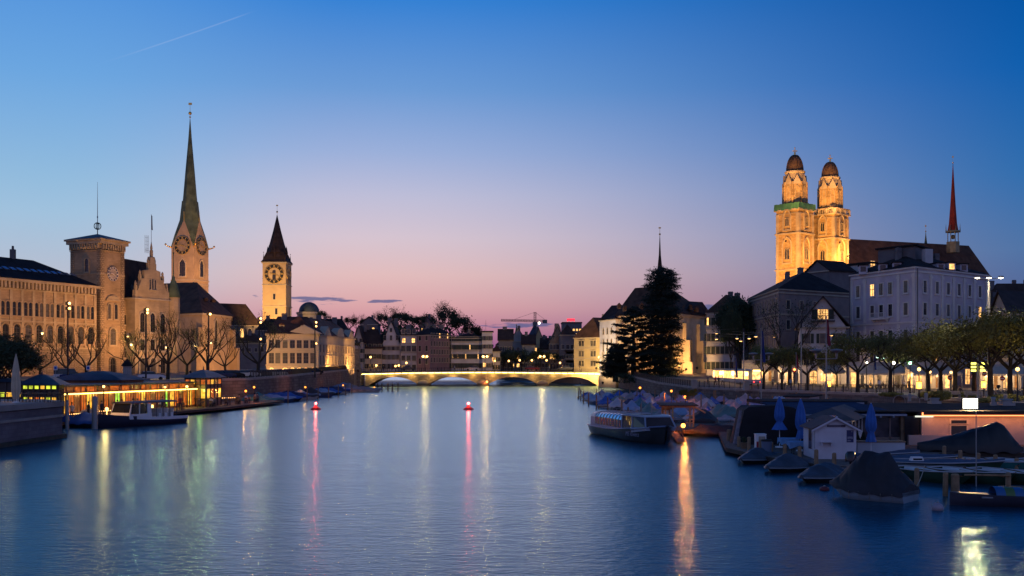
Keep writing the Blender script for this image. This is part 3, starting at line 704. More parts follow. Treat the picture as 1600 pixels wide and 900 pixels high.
    clock_face(root,(m.x+n.x*.05-org[0],m.y+n.y*.05-org[1],zt-z0-8.0),aa,1.75,pbr('clock_blue',(.08,.08,.14),.6),pbr('clock_grey',(.35,.3,.28),.7),pbr('clock_white',(.6,.55,.5),.5),time=(9,20))
    bb=MB(); band(bb,poly,zt-8.3,zt-8.05,.15,org); bb.build('string_course',sand2,root)
post_tower()
def stepped_gable_pts(w,h,steps):
    pts=[(-w/2,0),(w/2,0)]
    for i in range(steps): x0=w/2*(1-i/steps); x1=w/2*(1-(i+1)/steps); z=h*(i+.55)/steps; pts+=[(x0,z),(x1,z)] 
    L=[(-x,z) for x,z in pts[2:]][::-1]; return pts+L
def stadthaus():
    # facade with the ornate gable px 211-264
    a=Vector(P(211,262)); b=Vector(P(264,272)); d=(b-a).normalized(); n=Vector((-d.y,d.x)); w=(b-a).length
    z0=3.3; ze=Z(468,266)
    c=(a+b)/2; org=(*c,z0)
    poly=[tuple(a),tuple(b),tuple(b+n*14),tuple(a+n*14)]
    root=thing('town_hall','ornate gabled town hall with pinnacles, steep dark roof and a flag on the gable tip','building',org)
    mb=MB(); mb.prism(loc_poly(poly,org),0,ze-z0)
    mb.build('wall',sand2,root)
    H=Z(408,266)-ze; az=math.atan2(d.y,d.x)
    g=MB(); prof=[(-w/2,0),(w/2,0),(w/2,2.2),(w/2-.9,2.2),(w/2-1.6,4.0),(w/2-2.0,5.2),(w/2-2.9,5.2),(w/2-3.0,H*.75),(.9,H*.75+.4),(.9,H),(.55,H+1.2),(-.55,H+1.2),(-.9,H),(-.9,H*.75+.4),(-w/2+3.0,H*.75),(-w/2+2.9,5.2),(-w/2+2.0,5.2),(-w/2+1.6,4.0),(-w/2+.9,2.2),(-w/2,2.2)]
    g.xz(prof,-.1,.9)
    g.build('gable',sand2,root,(0,0,ze-z0),az)
    pb=MB()
    for x,zb,hh in ((-w/2+.45,2.2,2.0),(w/2-.45,2.2,2.0),(-w/2+1.9,5.2,1.8),(w/2-1.9,5.2,1.8),(-1.1,H*.8,2.6),(1.1,H*.8,2.6),(0,H+1.0,3.4)):
        pb.box(x-.3,x+.3,.05,.65,zb-.4,zb+hh*.5); pb.lathe([(.32,0),(.42,.15),(.2,.3),(.34,.6),(.3,.8),(.04,hh*.7)],(x,.35,zb+hh*.5),8)
    pb.build('pinnacle',sand2,root,(0,0,ze-z0),az)
    fb=MB(); zt=H+4.5; fb.tube((0,.35,zt),(0,.35,zt+7.5),.07,.04,6); fb.build('flagpole',steel,root,(0,0,ze-z0),az)
    fb=MB(); fb.add([(0,.35,zt+7.4),(0,.35,zt+3.6),(.35,.2,zt+3.4),(.5,.45,zt+5),(.3,.3,zt+7)],[(0,1,2,3,4)]); fb.box(-2.1,-.9,.3,.4,zt-1.8,zt-1.7); 
    for k in range(4): fb.tube((-2.1+.4*k,.35,zt-2.5),(-2.1+.4*k,.35,zt+2.),.03,n=4)
    for k in range(5): fb.tube((-2.1,.35,zt-2.2+k*.9),(-.9,.35,zt-2.2+k*.9),.03,n=4)
    fb.build('flag_and_aerial',framed,root,(0,0,ze-z0),az)
    bb=MB(); band(bb,poly,ze-.1,ze+.25,.3,org); band(bb,poly,z0+6.2,z0+6.5,.2,org); bb.build('string_course',frame,root)
    kw=dict(kind='arch',trim=frame,fr=.3,d=.25,mull=(1,1),plit=0)
    win_grid(root,org,poly,0,[ze-8.2],[.2,.5,.8],1.6,4.8,**kw)
    win_grid(root,org,poly,0,[ze-13.],[.2,.5,.8],1.5,2.9,kind='rect',trim=frame,fr=.2,d=.2,mull=(1,1),plit=.0)
    win_grid(root,org,poly,0,[z0+.4],[.2,.5,.8],1.9,4.2,kind='arch',trim=frame,fr=.35,d=.4,mull=(1,1),plit=.3)
    put_window(root,(n.x*-.11,n.y*-.11,ze-z0+2.6),az,.55,2.6,'rect',trim=frame,fr=.1,mull=(0,1),d=.1)
    for s in (-1,1): q=d*(.85*s); put_window(root,(q.x-n.x*.11,q.y-n.y*.11,ze-z0+2.6),az,.5,2.4,'rect',trim=frame,fr=.1,mull=(0,1),d=.1)
    # steep roof and side wing to the left (px 188-225)
    A=Vector(P(187,262)); B=Vector(P(213,266)); d2=(B-A).normalized(); n2=Vector((-d2.y,d2.x))
    p2=[tuple(A),tuple(B),tuple(B+n2*9),tuple(A+n2*9)]
    wz=Z(470,264); mb=MB(); mb.prism(loc_poly(p2,org),0,wz-z0-.01); mb.build('wing_wall',sand,root)
    win_grid(root,org,p2,0,[wz-6.,wz-10.,wz-14.2],[.3,.75],1.1,2.4,kind='rect',trim=frame,fr=.18,d=.18,mull=(1,1),plit=.05)
    # roof slab as one ridge running left to right behind the gable
    R1=Vector(P(186,263)); R2=Vector(P(262,277)); zt=Z(404,268)
    dd=(R2-R1).normalized(); nn=Vector((-dd.y,dd.x))
    rb=MB(); f=[(R1-nn*.2,wz),(R2+nn*1.5,wz),(R2+nn*9,wz),(R1+nn*9-dd*2,wz)]
    r1=Vector(P(187,266)); r2=Vector(P(238,281))
    vs=[(p.x-org[0],p.y-org[1],z-z0) for p,z in f]+[(r1.x-org[0],r1.y-org[1],zt-z0),(r2.x-org[0],r2.y-org[1],zt-z0)]
    rb.add(vs,[(0,1,5,4),(2,3,4,5),(1,2,5),(3,0,4),(0,3,2,1)]); rf=rb.build('roof',tile_d,root)
    for t,hh in ((.25,.28),(.6,.28),(.42,.5)):
        db=MB(); db.box(-.35,.35,-.1,1.4,0,.8); db.add([(-.5,-.2,.8),(.5,-.2,.8),(0,-.2,1.6),(-.5,1.6,.8),(.5,1.6,.8),(0,1.6,1.6)],[(0,1,2),(0,2,5,3),(1,4,5,2)])
        c2=R1+(R2-R1)*t*.6+nn*(7*hh); db.build('dormer',plast_d,rf,(c2.x-org[0],c2.y-org[1],wz-z0+(zt-wz)*hh-.2),math.atan2(dd.y,dd.x))
    # oriel turret at the right corner
    t0=P(271,274); tb=MB(); tb.lathe([(1.3,0),(1.3,ze-z0-1)],(t0[0]-org[0],t0[1]-org[1],0),8,0,False,math.pi/8); tb.lathe([(1.6,ze-z0-5),(1.6,ze-z0+1.2)],(t0[0]-org[0],t0[1]-org[1],0),8,0,False,math.pi/8)
    tb.lathe([(1.85,ze-z0+1.0),(1.8,ze-z0+1.5),(1.6,ze-z0+2.6),(1.2,ze-z0+4),(.5,ze-z0+5.6),(.12,ze-z0+7),(.07,ze-z0+14.0)],(t0[0]-org[0],t0[1]-org[1],0),10,1); tb.ball((t0[0]-org[0],t0[1]-org[1],ze-z0+12.6),.25,8,1)
    tb.build('oriel_turret',[sand2,copper],root)
stadthaus()
def gablet_spire(root,poly,zt,apex_z,sp_top,gable_h,mat,org):
    """square tower with gables breaking into a tall needle spire (broached)"""
    c=sum((Vector(p) for p in poly),Vector((0,0)))/4
    mb=MB(); lp=[Vector(p)-Vector(org[:2]) for p in poly]; cc=c-Vector(org[:2])
    base=zt-org[2]
    for i in range(4):
        p=lp[i]; q=lp[(i+1)%4]; m=(p+q)/2
        mt=cc+(m-cc)*.82; mb.add([(p.x,p.y,base),(q.x,q.y,base),(mt.x,mt.y,base+gable_h)],[(0,1,2)],0)
    mb.build('gable',mat[0],root)
    sp=MB(); n=8; rr=(lp[1]-lp[0]).length*.385
    # the slender octagon
    a0=math.atan2((lp[0]-cc).y,(lp[0]-cc).x)
    zb=base+gable_h*.55
    prof=[]
    for k,(t,f) in enumerate(((0,1.05),(.05,1.),(.127,.92),(.315,.68),(.55,.45),(.8,.19),(1,.02))):
        prof.append((rr*f,zb+(sp_top-zt-gable_h*.55)*t))
    sp.lathe(prof,(cc.x,cc.y,0),8,0,False,a0)
    # concave skirts running from the corners of the tower up the spire
    for i in range(4):
        p=lp[i]; q=lp[(i+1)%4]; o=lp[i-1]; m1=(p+q)/2; m2=(p+o)/2
        pr=[]
        def mixp(v,t): return cc+(v-cc)*t
        top=zb+gable_h*.9
        pc=[(p*1.0,base,1.03),(p,base+gable_h*.45,.84),(p,base+gable_h,.56),(p,base+gable_h*1.7,.44)]
        e=[(mixp(x,s),z) for x,z,s in pc]
        mid1=[(p+(q-p)*.02,base),(cc+(p+(m1-p)*.45-cc)*.92,base+gable_h*.45),(cc+(m1-cc)*.80,base+gable_h),(mixp(m1,.5),base+gable_h*1.7)]
        mid2=[(p+(o-p)*.02,base),(cc+(p+(m2-p)*.45-cc)*.92,base+gable_h*.45),(cc+(m2-cc)*.80,base+gable_h),(mixp(m2,.5),base+gable_h*1.7)]
        vs=[(v.x,v.y,z) for v,z in mid1]+[(v.x,v.y,z) for v,z in e]+[(v.x,v.y,z) for v,z in mid2]
        sp.add(vs,[f for k in range(3) for f in ((k,k+4,k+5,k+1),(k+4,k+8,k+9,k+5))],0)
    o=sp.build('spire',mat[1],root); return o,cc
def fraumunster():
    Y=342.; a=Vector(P(269.5,Y-2)); b=Vector(P(302.5,Y-5)); w1=(b-a).length
    d=(b-a).normalized(); n=Vector((-d.y,d.x)); poly=[tuple(a),tuple(b),tuple(b+n*w1*1.05),tuple(a+n*w1*1.05)]
    # right-hand face must show: turn the footprint so both faces are seen
    rot=R(-16.4); c=Vector(P(297,Y)); s=4.15
    poly=[tuple(c+Vector((x*math.cos(rot)-y*math.sin(rot),x*math.sin(rot)+y*math.cos(rot)))*s) for x,y in ((-1,-1),(1,-1),(1,1),(-1,1))]
    z0=3.8; zt=Z(388,Y); org=(*c,z0); gh=Z(345,Y)-zt
    root=thing('church_tower','tall church tower with two clock faces and a slender green copper needle spire','church tower',org)
    mb=MB(); mb.prism(loc_poly(poly,org),0,zt-z0); mb.build('wall',pbr('warm_render',(.40,.30,.20),.9,.15,.5),root)
    sp,cc=gablet_spire(root,poly,zt,0,Z(184,Y),gh,(MATS['warm_render'],copper),org)
    fb=MB(); top=Z(184,Y)-z0
    fb.tube((0,0,top-.8),(0,0,Z(162,Y)-z0),.09,.05,6); fb.ball((0,0,Z(177,Y)-z0),.55,10); fb.ball((0,0,Z(183,Y)-z0),.3,8); fb.box(-.5,.6,-.04,.04,Z(164,Y)-z0,Z(162,Y)-z0+.3); fb.build('finial',gold,sp)
    bb=MB(); band(bb,poly,Z(440,Y),Z(440,Y)+.4,.2,org); band(bb,poly,Z(414,Y)-6.6,Z(414,Y)-6.3,.12,org); bb.build('string_course',frame,root)
    for i in (0,1):
        p,q,L,aa=edge(poly,i); m=(p+q)/2; nn=Vector((math.sin(aa),-math.cos(aa)))*.06
        put_window(root,(m.x+nn.x-org[0],m.y+nn.y-org[1],Z(433,Y)-z0),aa,2.1,5.4,'pointed',trim=frame,fr=.35,d=.2,mull=(2,1))
        clock_face(root,(m.x+nn.x-org[0],m.y+nn.y-org[1],Z(385.5,Y)-z0),aa,2.9,pbr('clock_black',(.02,.02,.02),.5),pbr('dial_stone',(.28,.22,.16),.8),gold,time=(3,50) if i else (9,19))
    gb=MB()
    for i in range(4):     # gargoyles at the corners, little pinnacles at the gable tips
        v=Vector(poly[i])-c; u=v.normalized()
        gb.tube((v.x,v.y,zt-z0),(v.x+u.x*1.6,v.y+u.y*1.6,zt-z0+.5),.28,.15,6); gb.ball((v.x+u.x*1.8,v.y+u.y*1.8,zt-z0+.9),.35,6)
        p,q,L,aa=edge(poly,i); m=(p+q)/2-c; m=m*.82; gb.tube((m.x,m.y,zt-z0+gh-.5),(m.x,m.y,zt-z0+gh+2.6),.18,.1,6)
    gb.build('gargoyle',gold,root)
    # the choir with its steep brown roof in front
    z0=3.5
    A=Vector(P(262,300)); B=Vector(P(316,292)); Cc=Vector(P(361,312)); 
    d1=(B-A).normalized(); D=Vector(P(361,330)); poly=[tuple(A),tuple(B),tuple(Cc),tuple(D),(A.x-4,A.y+26)]
    c=sum((Vector(p) for p in poly),Vector((0,0)))/5; org=(*c,z0); ze=Z(491,300)
    root=thing('church_choir','plain walled church choir with a steep brown tiled roof below the green spire','church',org)
    mb=MB(); mb.prism(loc_poly(poly,org),0,ze-z0); mb.build('wall',MATS['warm_render'],root)
    r1=(*P(250,318),Z(443,318)); r2=(*P(307,312),Z(441,312))
    rb=MB(); ex=[]
    for i in range(5):
        v=Vector(poly[i]); u=(v-c).normalized(); v=v+u*.9; ex.append((v.x-org[0],v.y-org[1],ze-z0))
    ex[4]=(ex[4][0],ex[4][1],ex[4][2])
    q1=(r1[0]-org[0],r1[1]-org[1],r1[2]-z0); q2=(r2[0]-org[0],r2[1]-org[1],r2[2]-z0)
    rb.add(ex+[q1,q2],[(0,1,6,5),(1,2,6),(2,3,6),(3,4,5,6),(4,0,5),(4,3,2,1,0)]); rf=rb.build('roof',tile_b,root)
    for px,py in ((322,468),(334,470),):
        db=MB(); db.box(-.5,.5,-.3,1.5,0,.8); pt=P(px,303); db.build('dormer',tile_d,rf,(pt[0]-org[0],pt[1]-org[1],Z(py,303)-z0-.4),.6)
    bb=MB(); band(bb,poly,ze-.5,ze-.05,.4,org); bb.build('cornice',frame,root)
    win_grid(root,org,poly,1,[Z(545,300)],[.45],2.2,8.5,kind='pointed',trim=frame,fr=.35,d=.3,mull=(2,2),plit=0)
    win_grid(root,org,poly,0,[Z(535,298)],[.3],1.5,6.5,kind='pointed',trim=frame,fr=.35,d=.3,mull=(1,1),plit=0)
    for pt,dr in ((poly[2],(1,-.4)),(poly[1],(-.1,-1))):
        u=Vector(dr).normalized(); t=Vector((-u.y,u.x))*.6; v=Vector(pt)-c
        zz=ze-z0; bt=MB()
        for s0,s1,hh in ((0,1.2,zz-4),(1.2,2.6,zz*.45)):
            a_=v+u*s0; b_=v+u*s1; bt.prism([tuple(a_-t),tuple(b_-t),tuple(b_+t),tuple(a_+t)],0,hh)
        bt.build('buttress',MATS['warm_render'],root)
fraumunster()
def st_peter():
    Y=500.; c=Vector(P(433,Y)); rot=R(-1.5); s=5.5
    poly=[tuple(c+Vector((x*math.cos(rot)-y*math.sin(rot),x*math.sin(rot)+y*math.cos(rot)))*s) for x,y in ((-1,-1),(1,-1),(1,1),(-1,1))]
    z0=8.; zt=Z(411,Y); org=(*c,z0)
    root=thing('church_tower','cream floodlit tower with a huge dark clock dial under a pointed shingle spire','church tower',org)
    cr=pbr('cream_render',(.46,.34,.2),.9,.1,.3)
    mb=MB(); mb.prism(loc_poly(poly,org),0,zt-z0); mb.build('wall',cr,root)
    bb=MB(); band(bb,poly,Z(447,Y),Z(447,Y)+.4,.3,org); band(bb,poly,Z(480,Y),Z(480,Y)+.4,.35,org); band(bb,poly,zt-.6,zt,.45,org); bb.build('string_course',frame,root)
    lp=loc_poly(poly,org); a0=math.atan2(lp[0][1],lp[0][0]); r=s*1.414
    sp=MB(); hh=Z(336,Y)-zt
    sp.lathe([(r*1.13,zt-z0),(r*.98,zt-z0+1.2),(r*.86,zt-z0+3.2),(r*.72,zt-z0+5.)],(0,0,0),4,0,False,a0)
    sp.lathe([(r*.66,zt-z0+4.6),(r*.45,zt-z0+9.),(r*.23,zt-z0+15.5),(.12,zt-z0+hh)],(0,0,0),8,0,False,a0+math.pi/8)
    so=sp.build('spire',tile_d,root)
    for i in range(4):
        db=MB(); a=a0+math.pi/4+i*math.pi/2; u=Vector((math.cos(a),math.sin(a)))
        o=u*(s*.82); db.tube((o.x,o.y,zt-z0+2.2),(o.x,o.y,zt-z0+4.6),.9,.7,4); db.tube((o.x,o.y,zt-z0+4.6),(o.x,o.y,zt-z0+8.),.8,.02,4)
        a=a0+i*math.pi/2; u=Vector((math.cos(a),math.sin(a)))*(r*.93); db.tube((u.x,u.y,zt-z0+.8),(u.x,u.y,zt-z0+4.4),.35,.02,5); db.ball((u.x,u.y,zt-z0+4.6),.22,6)
        db.build('spire_dormer',tile_d,so)
    fb=MB(); fb.tube((0,0,zt-z0+hh-.5),(0,0,Z(320,Y)-z0),.1,.05,6); fb.ball((0,0,Z(331,Y)-z0),.45,8); fb.box(-.45,.45,-.03,.03,Z(322,Y)-z0,Z(320,Y)-z0); fb.build('finial',gold,so)
    for i in (0,1):
        p,q,L,aa=edge(poly,i); m=(p+q)/2; nn=Vector((math.sin(aa),-math.cos(aa)))*.06
        clock_face(root,(m.x+nn.x-org[0],m.y+nn.y-org[1],Z(429.5,Y)-z0),aa,4.45,MATS['clock_black'],cr,gold,time=(9,19))
        put_window(root,(m.x+nn.x*2-org[0],m.y+nn.y*2-org[1],Z(438,Y)-z0),aa,1.2,4.2,'arch',trim=framed,fr=.2,d=.1,mull=(1,1),pair=False)
        put_window(root,(m.x+nn.x-org[0],m.y+nn.y-org[1],Z(469,Y)-z0),aa,1.1,2.6,'rect',trim=frame,fr=.2,d=.1,mull=(0,0))
        put_window(root,(m.x+nn.x-org[0]+1,m.y+nn.y-org[1],Z(492,Y)-z0),aa,1.1,2.8,'rect',trim=frame,fr=.2,d=.1,mull=(0,0))
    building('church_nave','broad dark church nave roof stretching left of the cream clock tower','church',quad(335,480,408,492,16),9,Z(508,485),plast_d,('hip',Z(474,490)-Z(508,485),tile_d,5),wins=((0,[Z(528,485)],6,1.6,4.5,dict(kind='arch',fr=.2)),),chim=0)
st_peter()
# ---- yellow lit guild house with pediments, facing the square
def guild():
    z0=3.6; ze=Z(524,268)
    polyL=quad(416,254,497.5,256.4,12); building('guild_house','yellow lit two storey baroque mansion with a wide pediment facing the square','building',polyL,z0,ze,plaster,
        ('hip',4.4,tile_r,3),wins=((0,[z0+6.6],[.1,.22,.36,.5,.63,.76,.89],1.15,1.9,dict(fr=.2,d=.15,mull=(1,1),plit=.0)),(0,[z0+2.9],[.1,.22,.36,.5,.63,.76,.89],1.15,2.5,dict(fr=.2,d=.15,mull=(1,2),plit=.0,hood=True)),(0,[z0+.2],[.1,.36,.5,.63,.76,.89],1.3,1.7,dict(kind='arch',fr=.2,d=.2,plit=1.)) ),chim=1,dorm=(0,2,2.2,.9,.9),bands=(z0+2.3,z0+5.9))
    a=Vector(P(498,257)); b=Vector(P(554,296)); d=(b-a).normalized(); n=Vector((-d.y,d.x)); polyR=[tuple(a),tuple(b),tuple(b+n*11),tuple(a+n*11)]
    root,org=building('guild_house','long golden riverside wing with three small pediments beside the bridge end','building',polyR,z0,Z(526,275),plaster,
        ('hip',4.6,tile_r,2.5),wins=((0,[z0+5.7],13,1.15,1.8,dict(fr=.2,d=.15,plit=0)),(0,[z0+2.6],13,1.15,2.2,dict(fr=.2,d=.15,mull=(1,2),plit=.0)),(0,[z0+.15],11,1.2,1.6,dict(kind='arch',fr=.2,d=.15,plit=.6))),chim=3,bands=(z0+2.2,))
    L=(b-a).length; az=math.atan2(d.y,d.x)
    for t,k in ((.2,'t'),(.55,'r'),(.86,'t')):
        c=a+d*(L*t); pb=MB(); w=3.6
        prof=[(-w,0),(w,0),(0,2.3)] if k=='t' else [(-w,0),(w,0)]+[(w*math.cos(math.pi*i/8),.4+1.9*math.sin(math.pi*i/8)) for i in range(9)]
        pb.xz(prof,-.35,1.5); pb.build('pediment',frame,root,(c.x-org[0],c.y-org[1],Z(526,275)-z0+.02),az)
    mb=MB()
guild()
o=[x for x in bpy.data.objects if x.name.startswith('guild_house')][0]
pb=MB(); pb.xz([(-4.4,0),(4.4,0),(0,2.2)],-.35,1.5); c=P(475,255.7); pb.build('pediment',frame,o,(c[0]-o.location.x,c[1]-o.location.y,Z(524,268)-3.6+.02),0)
# floodlights: the sandstone facades are washed in orange by ground floods added further down
# ================================================================== east bank landmarks
def sq(cx,Y,s,rot,s2=None):
    c=Vector(P(cx,Y)); rot=R(rot); s2=s2 or s
    return c,[tuple(c+Vector((x*s*math.cos(rot)-y*s2*math.sin(rot),x*s*math.sin(rot)+y*s2*math.cos(rot)))) for x,y in ((-1,-1),(1,-1),(1,1),(-1,1))]
def minster():
    gm=masonry('minster_stone',(.42,.27,.12),1.0,.5,.02,bump=.25); dome=tiles('dome_shingle',(.17,.10,.06),3,.6)
    for px,Y,green,labl in ((1242.,347,True,'floodlit minster tower with a green scaffold sheet wrapped round its gallery'),(1297.,352,False,'floodlit domed minster tower with a bare stone balustrade at its gallery')):
        dz=0 if green else 0
        sh=Z(329 if green else 336,Y)                      # gallery height
        c,poly=sq(px,Y,4.25,-48.8)
        z0=14.; org=(*c,z0)
        root=thing('minster_tower',labl,'church tower',org)
        k=sh-z0
        mb=MB(); mb.prism(loc_poly(poly,org),0,k); mb.build('wall',gm,root)
        bb=MB()
        for zz,o_,h in ((sh-.5,.55,.5),(Z(368 if green else 376,Y),.4,.5),(Z(424,Y),.35,.5),(sh-1.6,.15,.25)): band(bb,poly,zz,zz+h,o_,org)
        bb.build('cornice',sand2,root)
        pb=MB()
        for i in range(4):
            v=Vector(poly[i])-c; u=v.normalized()*.15; v=v*.955+u
            pb.prism([(v.x-.75,v.y-.75),(v.x+.75,v.y-.75),(v.x+.75,v.y+.75),(v.x-.75,v.y+.75)],0,k-.5) if False else None
            p,q,L,aa=edge(poly,i); d=(q-p).normalized(); nn=Vector((d.y,-d.x))
            for t0,t1 in ((0,.95),(L-.95,L),(L/2-.25,L/2+.25)):
                A=p+d*t0+nn*.16; B=p+d*t1+nn*.16
                if t0==L/2-.25: continue
                pb.prism(loc_poly([tuple(A),tuple(B),tuple(B-nn*.3),tuple(A-nn*.3)],org),0,k-1.6)
        pb.build('corner_strip',sand2,root)
        for i in (0,1):
            p,q,L,aa=edge(poly,i); m=(p+q)/2; nn=Vector((math.sin(aa),-math.cos(aa)))*.02; d=(q-p).normalized()
            for zb,w,h in ((Z(364 if green else 372,Y),2.4,6.2),(Z(411 if green else 414,Y)-1.,3.0,8.2)):
                put_window(root,(m.x+nn.x-org[0],m.y+nn.y-org[1],zb+.8-z0),aa,w,h,'pointed',pane=gm,trim=sand2,tm2=sand2,fr=.4,d=.35,mull=(0,0))
                put_window(root,(m.x+nn.x*6-org[0]-d.x*.0,m.y+nn.y*6-org[1]-d.y*.0,zb+2.0-z0),aa,w*.26,h*.42,'pointed',pane=glass,trim=sand2,tm2=sand2,fr=.12,d=.18,mull=(0,0),pair=True)
        # balustrade / green sheet
        gb=MB()
        if green:
            for i in range(4):
                p,q,L,aa=edge(poly,i); d=(q-p).normalized(); nn=Vector((d.y,-d.x)); st=12; pr=None
                for j in range(st+1):
                    w=.55+.12*math.sin(j*1.9+i)+.06*math.sin(j*4.3); a_=p-d*.5+d*(L+1.)*j/st+nn*w; zt=1.9+.12*math.sin(j*2.7+i)
                    cur=[(a_.x-org[0],a_.y-org[1],k-.3+.1*math.sin(j*3.)),(a_.x-org[0]-nn.x*.1,a_.y-org[1]-nn.y*.1,k+.9),(a_.x-org[0]-nn.x*.2,a_.y-org[1]-nn.y*.2,k+zt)]
                    if pr: gb.add(pr+cur,[(0,3,4,1),(1,4,5,2)],0,True)
                    pr=cur
            gb.build('scaffold_sheet',pbr('green_sheet',(.05,.17,.08),.7,.25,.5),root)
        else:
            for i in range(4):
                p,q,L,aa=edge(poly,i); d=(q-p).normalized(); nn=Vector((d.y,-d.x))*.3
                for j in range(13):
                    a_=p+d*L*j/12+nn; w=.12 if j%4 else .3; gb.box(a_.x-org[0]-w,a_.x-org[0]+w,a_.y-org[1]-w,a_.y-org[1]+w,k,k+1.5)
                A=p+nn; B=q+nn; u=Vector((d.y,-d.x))*.2
                gb.prism(loc_poly([tuple(A+u),tuple(B+u),tuple(B-u),tuple(A-u)],org),k+1.4,k+1.75)
            gb.build('balustrade',sand2,root)
        # octagonal lantern with gablets and dome
        zl_=k; zg=Z(290 if green else 297,Y)-z0; r=3.85; ln=MB(); ln.lathe([(r,zl_),(r,zg)],(0,0,0),8,0,False,R(-48.8)+math.pi/8)
        for i in range(8):
            a=R(-48.8)+math.pi/8+i*math.pi/4; u=(math.cos(a)*r,math.sin(a)*r); ln.tube((u[0],u[1],zl_),(u[0],u[1],zg+.8),.38,.3,6)
        ln.build('lantern',gm,root)
        gz=zg; gh=3.2; g=MB()
        for i in range(8):
            a=R(-48.8)+math.pi/8+i*math.pi/4; b=a+math.pi/4; p1=(r*math.cos(a),r*math.sin(a)); p2=(r*math.cos(b),r*math.sin(b)); m=((p1[0]+p2[0])/2*1.06,(p1[1]+p2[1])/2*1.06)
            g.add([(p1[0]*1.03,p1[1]*1.03,gz),(p2[0]*1.03,p2[1]*1.03,gz),(m[0],m[1],gz+gh),(m[0]*.55,m[1]*.55,gz+gh+.2)],[(0,1,2),(0,2,3),(1,3,2)],0)
            aa=(a+b)/2+math.pi/2
            put_window(root,(m[0]*.935,m[1]*.935,gz-5.5),aa,1.0,5.0,'pointed',pane=glass2,trim=sand2,tm2=sand2,fr=.2,d=.15,mull=(0,1))
        g.build('gablet',sand2,root)
        d0=Z(271 if green else 280,Y)-z0; dt=Z(244.5 if green else 255.5,Y)-z0
        db=MB(); R0=2.78; hh=dt-(d0-1.5)
        db.lathe([(R0*1.1,gz+.6),(R0*1.1,d0-.2),(R0*1.2,d0),(R0*1.2,d0+.5),(R0*1.02,d0+.6)],(0,0,0),16,1,False)
        db.lathe([(R0*math.cos(t)**.9 if t<1.5 else .12,d0+.5+(dt-d0)*math.sin(t)*1.0) for t in [i*math.pi/2/9 for i in range(10)]],(0,0,0),16,0)
        for i in range(8):
            a=i*math.pi/4; pr=None
            for j in range(9):
                t=j*math.pi/2/9; q=(R0*1.02*math.cos(t)**.9*math.cos(a),R0*1.02*math.cos(t)**.9*math.sin(a),d0+.55+(dt-d0)*math.sin(t))
                if pr: db.tube(pr,q,.1,n=4,mat=0,cap=False)
                pr=q
        do=db.build('dome',[dome,sand2],root)
        fb=MB(); ct=Z(230.5 if green else 242,Y)-z0; fb.lathe([(.5,dt+.2),(.2,dt+.8),(.35,dt+1.1),(.1,dt+1.6)],(0,0,0),8); fb.tube((0,0,dt+1.4),(0,0,ct),.12,n=6); fb.box(-.75,.75,-.1,.1,ct-1.3,ct-1.0); fb.ball((0,0,ct-.1),.2,6); fb.build('cross',gold,do)
    # nave roof running behind the riverside houses
    z0=16.; a=Vector(P(1272,362)); b=Vector(P(1545,392)); d=(b-a).normalized(); n=Vector((-d.y,d.x)); poly=[tuple(a),tuple(b),tuple(b+n*16),tuple(a+n*16)]
    ze=Z(425,375); building('minster_nave','long minster nave with a great brown tiled roof glowing orange near the towers','church',poly,z0,ze,gm,('hip',Z(384,390)-ze+1,tile_b,2),wins=((0,[ze-5],8,1.3,3.5,dict(kind='arch')),),axis=0)
minster()
def needle(px,Y,zb,py_top,py_vane,r,mat,name,label,cat='spire',lantern=True,z0=None):
    c=P(px,Y); z0=zb if z0 is None else z0; root=thing(name,label,cat,(*c,z0))
    zb-=z0
    top=Z(py_top,Y)-z0; h=top-zb; sp=MB()
    if lantern:
        lb=MB()
        lb.lathe([(r*1.25,zb-4.),(r*1.25,zb+.0)],(0,0,0),8,0,False)
        for i in range(8):
            a=i*math.pi/4; lb.tube((r*math.cos(a),r*math.sin(a),zb),(r*math.cos(a),r*math.sin(a),zb+3.6),.16,n=5)
        lb.lathe([(r*1.45,zb+3.5),(r*1.45,zb+4.),(r*.9,zb+4.2)],(0,0,0),8); lb.ball((0,0,zb+1.8),r*.45,8)
        for i in range(8):
            a=i*math.pi/4; lb.tube((r*1.35*math.cos(a),r*1.35*math.sin(a),zb+3.6),(r*1.35*math.cos(a),r*1.35*math.sin(a),zb+6.4),.22,.03,5)
        lb.build('bell_lantern',pbr('verdigris_gold',(.22,.2,.12),.5,.3,metal=.3),root)
        sp.lathe([(r*1.05,zb+4.),(r*.8,zb+6.5),(r*.5,zb+4+(h-4)*.4),(r*.22,zb+4+(h-4)*.75),(.06,top)],(0,0,0),8,0,False)
    else: sp.lathe([(r,zb),(r*.6,zb+h*.3),(r*.3,zb+h*.65),(.06,top)],(0,0,0),8,0,False)
    so=sp.build('needle',mat,root); fb=MB(); fb.tube((0,0,top-.5),(0,0,Z(py_vane,Y)-z0),.06,.03,5); fb.ball((0,0,top+.1),.28,8); fb.box(-.35,.25,-.03,.03,Z(py_vane,Y)-z0-1.0,Z(py_vane,Y)-z0-.5); fb.build('vane',gold,so)
    return root
needle(1489,385,Z(378,385),255,242,1.9,tiles('red_shingle',(.26,.035,.02),2,.6),'ridge_spire','slender red shingled ridge spire on a small open bell lantern')
needle(1446.5,395,Z(384,395),362,350,.75,copper,'ridge_spire','tiny green needle spire between the minster towers and the red spire','spire',False)
